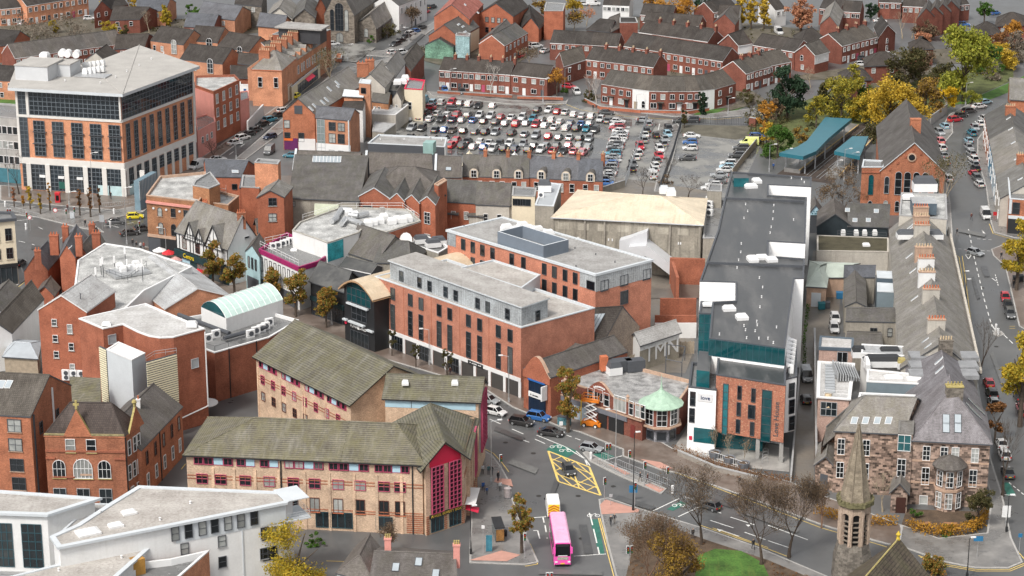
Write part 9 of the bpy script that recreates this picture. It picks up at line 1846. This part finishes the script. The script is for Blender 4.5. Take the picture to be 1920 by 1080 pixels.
fencebox([(1374,330),(1392,306),(1420,272)],1.8,.15,TIM,'weathered plank fence on the right of the gravel lot','plank_fence','fence');fencebox([(1745,235),(1776,212)],2.4,.2,CONC,'grey panel fence at the street bend','panel_fence','fence');fencebox([(1095,190),(1125,205),(1200,212),(1290,214),(1330,208)],.8,.3,BRC,'low brick garden wall of the curved terrace');fencebox([(970,186),(1056,188)],.8,.3,BRC,'low brick wall at the end of the car park terrace');fencebox([(820,176),(960,184)],.8,.3,BRC,'low brick front garden wall of the car park terrace');fencebox([(1804,600),(1822,700),(1836,780)],1.0,.5,M('mossy_wall',(.36,.33,.22),.9,.3,1),'mossy stone wall along the terrace road');fencebox([(1270,855),(1340,885),(1420,905)],.9,.4,M('stone_bed_wall',(.28,.25,.22),.9,.2,1),'low stone wall of the forecourt planting');fencebox([(1404,236),(1416,238)],2.2,.6,BRD,'brown brick gate pier at the gravel lot');fencebox([(1484,905),(1502,690)],1.2,.25,CONC,'low concrete wall along the brown alley')
fencebox([(1110,372),(1172,352)],1.8,.3,GREYR,'rendered wall at the foot of the big car park');fencebox([(1525,640),(1528,900)],2.6,.3,STONE,'tall stone boundary wall on the right of the alley')
def omh(name,label,cat,x,y,parts,rz=0,group=None):
 th=thing(name,label,cat,P(x,y),rz,group)
 for nm,mt,fn in parts:m=MB();fn(m);link(nm,m.mesh(nm,mt if isinstance(mt,list)else[mt]),th)
 return th
omh('phone_box','bright red phone box on the plaza before the office tower','phone box',109,380,[('body',SR,lambda m:(m.box((0,0,0),1.1,1.1,2.2),m.box((0,0,2.2),1.2,1.2,.25))),('glazed_door',CGL,lambda m:m.box((0,-.54,.6),.7,.06,1.3))])
omh('utility_cabinet','grey utility cabinet on the plaza','cabinet',136,410,[('body',MET,lambda m:m.box((0,0,0),1.0,.6,1.6)),('door',METL,lambda m:m.box((0,-.32,.15),.85,.04,1.3))])
for k,(x,y,c,lab)in enumerate(((317,492,SR,'large red market parasol by the tan corner building'),(372,528,SR,'small red and white parasol under the street trees'),(300,487,WHT,'white market parasol near the crossing'),(330,505,M('striped_canvas',(.55,.30,.28),.7),'pale red parasol at the shop entrance'))):omh('parasol',lab,'parasol',x,y,[('pole',GALV,lambda m:m.tube((0,0,0),(0,0,2.6),.04,6)),('canopy',c,lambda m:m.lathe((0,0,2.0),[(1.5,0),(1.45,.12),(.05,.8)],8))],group='market parasols')
def bus_shelter(x,y,rz):
 omh('bus_shelter','black framed bus shelter with a lit looking poster panel on the corner pavement','bus shelter',x,y,[('roof',BLK,lambda m:m.box((0,0,2.4),1.5,4.2,.14)),('post',METD,lambda m:m.tube((-.6,-2,0),(-.6,-2,2.4),.05,6)),('post',METD,lambda m:m.tube((-.6,2,0),(-.6,2,2.4),.05,6)),('glass_back',M('shelter_glass',(.10,.13,.14),.1),lambda m:m.box((-.65,0,.3),.05,3.9,2.0)),('poster_panel',M('amber_poster',(.35,.18,.06),.3,.6,1),lambda m:m.box((0,-2.05,.4),1.2,.12,1.8)),('bench',MET,lambda m:m.box((-.3,0,.45),.35,2.6,.08))],rz)
bus_shelter(934,1008,.15)
omh('information_pillar','teal blue information pillar on the corner pavement','sign',917,1035,[('panel',M('teal_panel',(.05,.22,.30),.3,.3,1),lambda m:m.box((0,0,.1),.9,.2,2.6)),('base',METD,lambda m:m.box((0,0,0),1.0,.35,.15))])
omh('litter_bin','black litter bin beside the bus shelter','bin',947,1006,[('body',BLK,lambda m:m.lathe((0,0,0),[(.3,0),(.33,.9),(.36,.95),(.2,1.1)],10)),('slot',METD,lambda m:m.box((0,-.3,.7),.3,.1,.12))])
omh('utility_cabinet','teal cabinet covered in pale graffiti by the tall street tree','cabinet',1058,797,[('body',M('graffiti_teal',(.10,.24,.28),.5,.6,2),lambda m:m.box((0,0,0),2.2,.8,1.5)),('lid',METD,lambda m:m.box((0,0,1.5),2.3,.9,.08))],-.35)
omh('advert_drum','poster covered round kiosk at the kerb of the corner pavement','kiosk',952,934,[('drum',M('poster_mix',(.45,.40,.40),.5,.6,3),lambda m:m.lathe((0,0,0),[(.55,0),(.55,1.6),(.62,1.7),(.15,1.9)],12)),('plinth',METD,lambda m:m.lathe((0,0,0),[(.65,0),(.65,.2)],12))])
def lift():
 p=P(1108,800);th=thing('scissor_lift','orange scissor lift raised in front of the shaped gable','scissor lift',p,-.35);OR=M('lift_orange',(.68,.20,.02),.4)
 def b(nm,mt,f,par=th):m=MB();f(m);return link(nm,m.mesh(nm,mt if isinstance(mt,list)else[mt]),par)
 b('chassis',OR,lambda m:(m.box((0,0,.35),2.9,1.3,.8),m.box((1.6,0,.3),.5,1.2,.6)))
 for sx in(-1,1):
  for sy in(-1,1):b('wheel',[TYRE,WHT],lambda m:(m.tube((sx*1.0,sy*.6,.38),(sx*1.0,sy*.85,.38),.38,12),m.tube((sx*1.0,sy*.6,.38),(sx*1.0,sy*.87,.38),.22,8,1)))
 N_=3;z0=1.2;dz=1.15
 for sy in(-.5,.5):b('scissor_arms',WHT,lambda m:[(m.tube((-1.1,sy,z0+k*dz),(1.1,sy,z0+(k+1)*dz),.09,5),m.tube((1.1,sy+.1,z0+k*dz),(-1.1,sy+.1,z0+(k+1)*dz),.09,5))for k in range(N_)])
 zt=z0+N_*dz
 b('platform',OR,lambda m:m.box((0,0,zt),3.0,1.4,.25));b('guard_rail',OR,lambda m:[m.tube(a,c,.05,5)for z in(.6,1.15)for a,c in(((-1.5,-.7,zt+z),(1.5,-.7,zt+z)),((1.5,-.7,zt+z),(1.5,.7,zt+z)),((1.5,.7,zt+z),(-1.5,.7,zt+z)),((-1.5,.7,zt+z),(-1.5,-.7,zt+z)))]+[m.tube((x,y,zt),(x,y,zt+1.15),.05,5)for x in(-1.5,0,1.5)for y in(-.7,.7)])
 b('ladder',M('lift_yellow',(.75,.5,.02),.4),lambda m:m.box((-1.55,-.7,.3),.12,.12,zt))
lift()
for x,y,lab in((1340,858,'left grey planter with a bare sapling on the forecourt'),(1367,868,'middle grey planter with a bare sapling on the forecourt'),(1394,878,'right grey planter with a bare sapling on the forecourt')):
 th=omh('planter',lab,'planter',x,y,[('tub',M('planter_grey',(.16,.17,.19),.6),lambda m:m.lathe((0,0,0),[(.8,0),(1.05,1.1),(.95,1.12),(.9,.95)],8)),('soil',EARTH,lambda m:m.lathe((0,0,.9),[(.92,0),(.2,.25)],8))],group='forecourt planters')
 T('a',x,y-4,y-55,16,lab.split()[0]+' bare sapling growing in a grey forecourt planter','brown',bare=True,twig=TWIGP,depth=4,nleaf=250,size=.2,name='sapling',trunkr=.07)
for k in range(4):omh('cycle_stand',f'steel cycle hoop under the flecked brick overhang, {ordn(k)} from the front','cycle stand',1434+k*.5,868-k*6,[('hoop',GALV,lambda m:[m.tube((.5*cos(pi*i/6),0,.5+.45*sin(pi*i/6)),(.5*cos(pi*(i+1)/6),0,.5+.45*sin(pi*(i+1)/6)),.04,5)for i in range(6)]),('leg',GALV,lambda m:(m.tube((-.5,0,0),(-.5,0,.5),.04,5),m.tube((.5,0,0),(.5,0,.5),.04,5)))],.3,'cycle hoops')
def bench(x,y,rz,lab):omh('picnic_bench',lab,'bench',x,y,[('table_top',WOOD,lambda m:m.box((0,0,.72),2.0,.8,.07)),('seat',WOOD,lambda m:(m.box((0,-.75,.42),2.0,.3,.06))),('seat',WOOD,lambda m:m.box((0,.75,.42),2.0,.3,.06)),('trestle',WOOD,lambda m:(m.box((-.8,0,.36),.1,1.7,.08),m.box((.8,0,.36),.1,1.7,.08))),('leg',WOOD,lambda m:[m.tube((sx*.8,sy*.7,0),(sx*.8,sy*.25,.72),.06,4)for sx in(-1,1)for sy in(-1,1)])],rz)
bench(1733,990,.35,'timber picnic bench on the left of the villa garden');bench(1782,990,-.05,'timber picnic bench under the villa bay window')
for x,y,mt,lab in((1574,560,SB,'blue wheeled bin against the outhouse wall'),(1540,580,M('teal_bin',(.02,.14,.17),.5),'teal bin in the middle of the alley'),(1549,578,METD,'black bin next to the teal bin'),(1563,548,MET,'grey bin behind the blue bin'),(1905,530,BLK,'black bin group at the right edge, left one'),(1912,528,BLK,'black bin group at the right edge, right one'),(360,790,SB,'blue skip bin at the lane head'),(372,778,SB,'second blue skip bin at the lane head'),(673,74,M('yellow_grit',(.75,.65,.03),.5),'left yellow grit bin by the stone church'),(683,74,M('yellow_grit',(.75,.65,.03),.5),'right yellow grit bin by the stone church'),(1417,262,METD,'dark bin by the green shrub')):omh('wheeled_bin',lab,'bin',x,y,[('body',mt,lambda m:m.box((0,0,.12),1.3,1.0,1.1)),('lid',mt,lambda m:m.obox((-.7,-.55,1.24),(1.4,0,0),(0,1.1,.12),(0,0,.08)))])
def personmat(nm,legs,top,skin=(.45,.28,.20),hair=(.03,.02,.015)):
 m,nt,b=nodes(nm);tc=nt.nodes.new('ShaderNodeTexCoord');sp=nt.nodes.new('ShaderNodeSeparateXYZ');nt.links.new(tc.outputs['Object'],sp.inputs[0]);mp=nt.nodes.new('ShaderNodeMath');mp.operation='DIVIDE';mp.inputs[1].default_value=2.0;nt.links.new(sp.outputs[2],mp.inputs[0])
 r=ramp(nt,mp.outputs[0],[(0,(.015,.013,.012)),(.045,legs),(.45,top),(.745,skin),(.845,hair)],'CONSTANT');nt.links.new(r,b.inputs['Base Color']);setin(b,Roughness=.8);return m
def personmesh(stride,arm):
 V=[(0,0,.95),(0,0,1.15),(0,-.01,1.38),(0,-.01,1.50),(0,-.03,1.60),(0,-.03,1.70)];E=[(0,1),(1,2),(2,3),(3,4),(4,5)];Rr=[.15,.14,.16,.06,.095,.085]
 for s in(-1,1):
  k=len(V);f=s*stride;V+=[(s*.10,0,.90),(s*.11,-f*.5-.03,.50),(s*.11,-f+.02,.10),(s*.12,-f-.13,.04)];E+=[(0,k),(k,k+1),(k+1,k+2),(k+2,k+3)];Rr+=[.10,.075,.055,.05]
  k=len(V);g=-s*stride*.8;V+=[(s*.20,0,1.40),(s*.26,-g*.4+.03,1.12),(s*.25,-g-arm,.90),(s*.245,-g-arm-.03,.80)];E+=[(2,k),(k,k+1),(k+1,k+2),(k+2,k+3)];Rr+=[.075,.055,.045,.04]
 me=bpy.data.meshes.new('person_body');me.from_pydata(V,E,[]);ob=link('person',me)
 ob.modifiers.new('skin','SKIN').use_smooth_shade=True;sb=ob.modifiers.new('sub','SUBSURF');sb.levels=1
 for i,r in enumerate(Rr):me.skin_vertices[0].data[i].radius=(r,r*.85);me.skin_vertices[0].data[i].use_root=(i==0)
 bpy.context.view_layer.update();out=bpy.data.meshes.new_from_object(ob.evaluated_get(bpy.context.evaluated_depsgraph_get()));bpy.data.objects.remove(ob);return out
PM=[personmesh(.0,.03),personmesh(.28,.05),personmesh(.20,.10)]
OUT=[((.02,.022,.03),(.02,.02,.022)),((.03,.035,.06),(.02,.08,.26)),((.02,.02,.022),(.45,.46,.47)),((.05,.05,.06),(.10,.035,.03)),((.02,.03,.05),(.05,.12,.13)),((.16,.14,.12),(.03,.03,.035)),((.02,.02,.03),(.20,.05,.04))]
PMAT=[personmat(f'clothing_{n}',*o)for n,o in zip(('black','blue','pale','brown','teal','dark','red'),OUT)]
PMES={}
for x,y,rz,pose,c,lab in((1145,986,2.9,1,0,'person in a long black coat walking, left of a pair on the paved corner'),(1152,982,2.9,1,5,'person in dark jacket and pale trousers walking, right of a pair on the paved corner'),(905,889,0,0,2,'person in pale top standing nearest the buff corner wall'),(916,890,.4,0,4,'person in teal jacket waiting by the kerb light'),(922,891,-.4,0,0,'person in black beside the teal jacket by the kerb light'),(934,902,.8,0,0,'person in black waiting at the crossing edge'),(938,921,.2,0,2,'person in pale clothes standing on the red tactile paving'),(906,921,.3,1,1,'person in bright blue jacket walking on the corner pavement'),(913,927,-.2,1,1,'child in blue jacket beside the bright blue jacket'),(1200,903,1.2,1,5,'person in dark clothes walking on the railed island, left of two'),(1214,906,1.0,1,3,'person in brown coat walking on the railed island, right of two'),(1387,911,.4,1,5,'person in dark clothes walking below the forecourt shrubs'),(1299,1010,.2,1,0,'person walking under the bare tree by the lower road'),(1412,1030,.2,1,0,'person walking by the lawn railing on the lower road'),(991,762,1.9,2,5,'person striding before the blue arcade entrance'),(844,705,.2,0,3,'person in brown coat by the third young tree'),(838,703,.2,0,2,'person in pale top by the third young tree'),(249,462,.2,1,0,'person in black with pale legs at the left crossing'),(256,467,.4,1,5,'person in dark coat next in the crossing group'),(264,468,.1,0,2,'person in pale coat in the crossing group'),(270,468,-.2,0,6,'person in dark red coat at the right of the crossing group'),(127,396,.2,1,3,'person standing near the signal on the plaza'),(208,373,.3,1,0,'person in black before the office tower corner'),(160,425,.6,1,0,'person in black crossing by the chimney houses'),(1821,413,.2,1,3,'person in brown crossing near the white van'),(1794,442,.4,1,5,'person in dark clothes by the long terrace corner'),(1877,486,.2,1,0,'person in black on the right corner pavement'),(13,525,.2,1,4,'person walking by the shopfront at the left edge'),(1196,232,.3,0,6,'person in red jacket at the side street mouth'),(1112,207,0,0,0,'person in black at the car park exit, left of two'),(1118,207,0,0,5,'person in black at the car park exit, right of two'),(1900,540,.2,0,0,'person in black beside the bins at the right edge'),(1450,318,.2,0,1,'person in blue waiting near the platform canopy')):
 key=(pose,c)
 if key not in PMES:me=PM[pose].copy();me.materials.append(PMAT[c]);PMES[key]=me
 o=link('person',PMES[key],None,P(x,y,.13),rz)
 if 'child' in lab:o.scale=(.75,)*3
 tag(o,lab,'person')
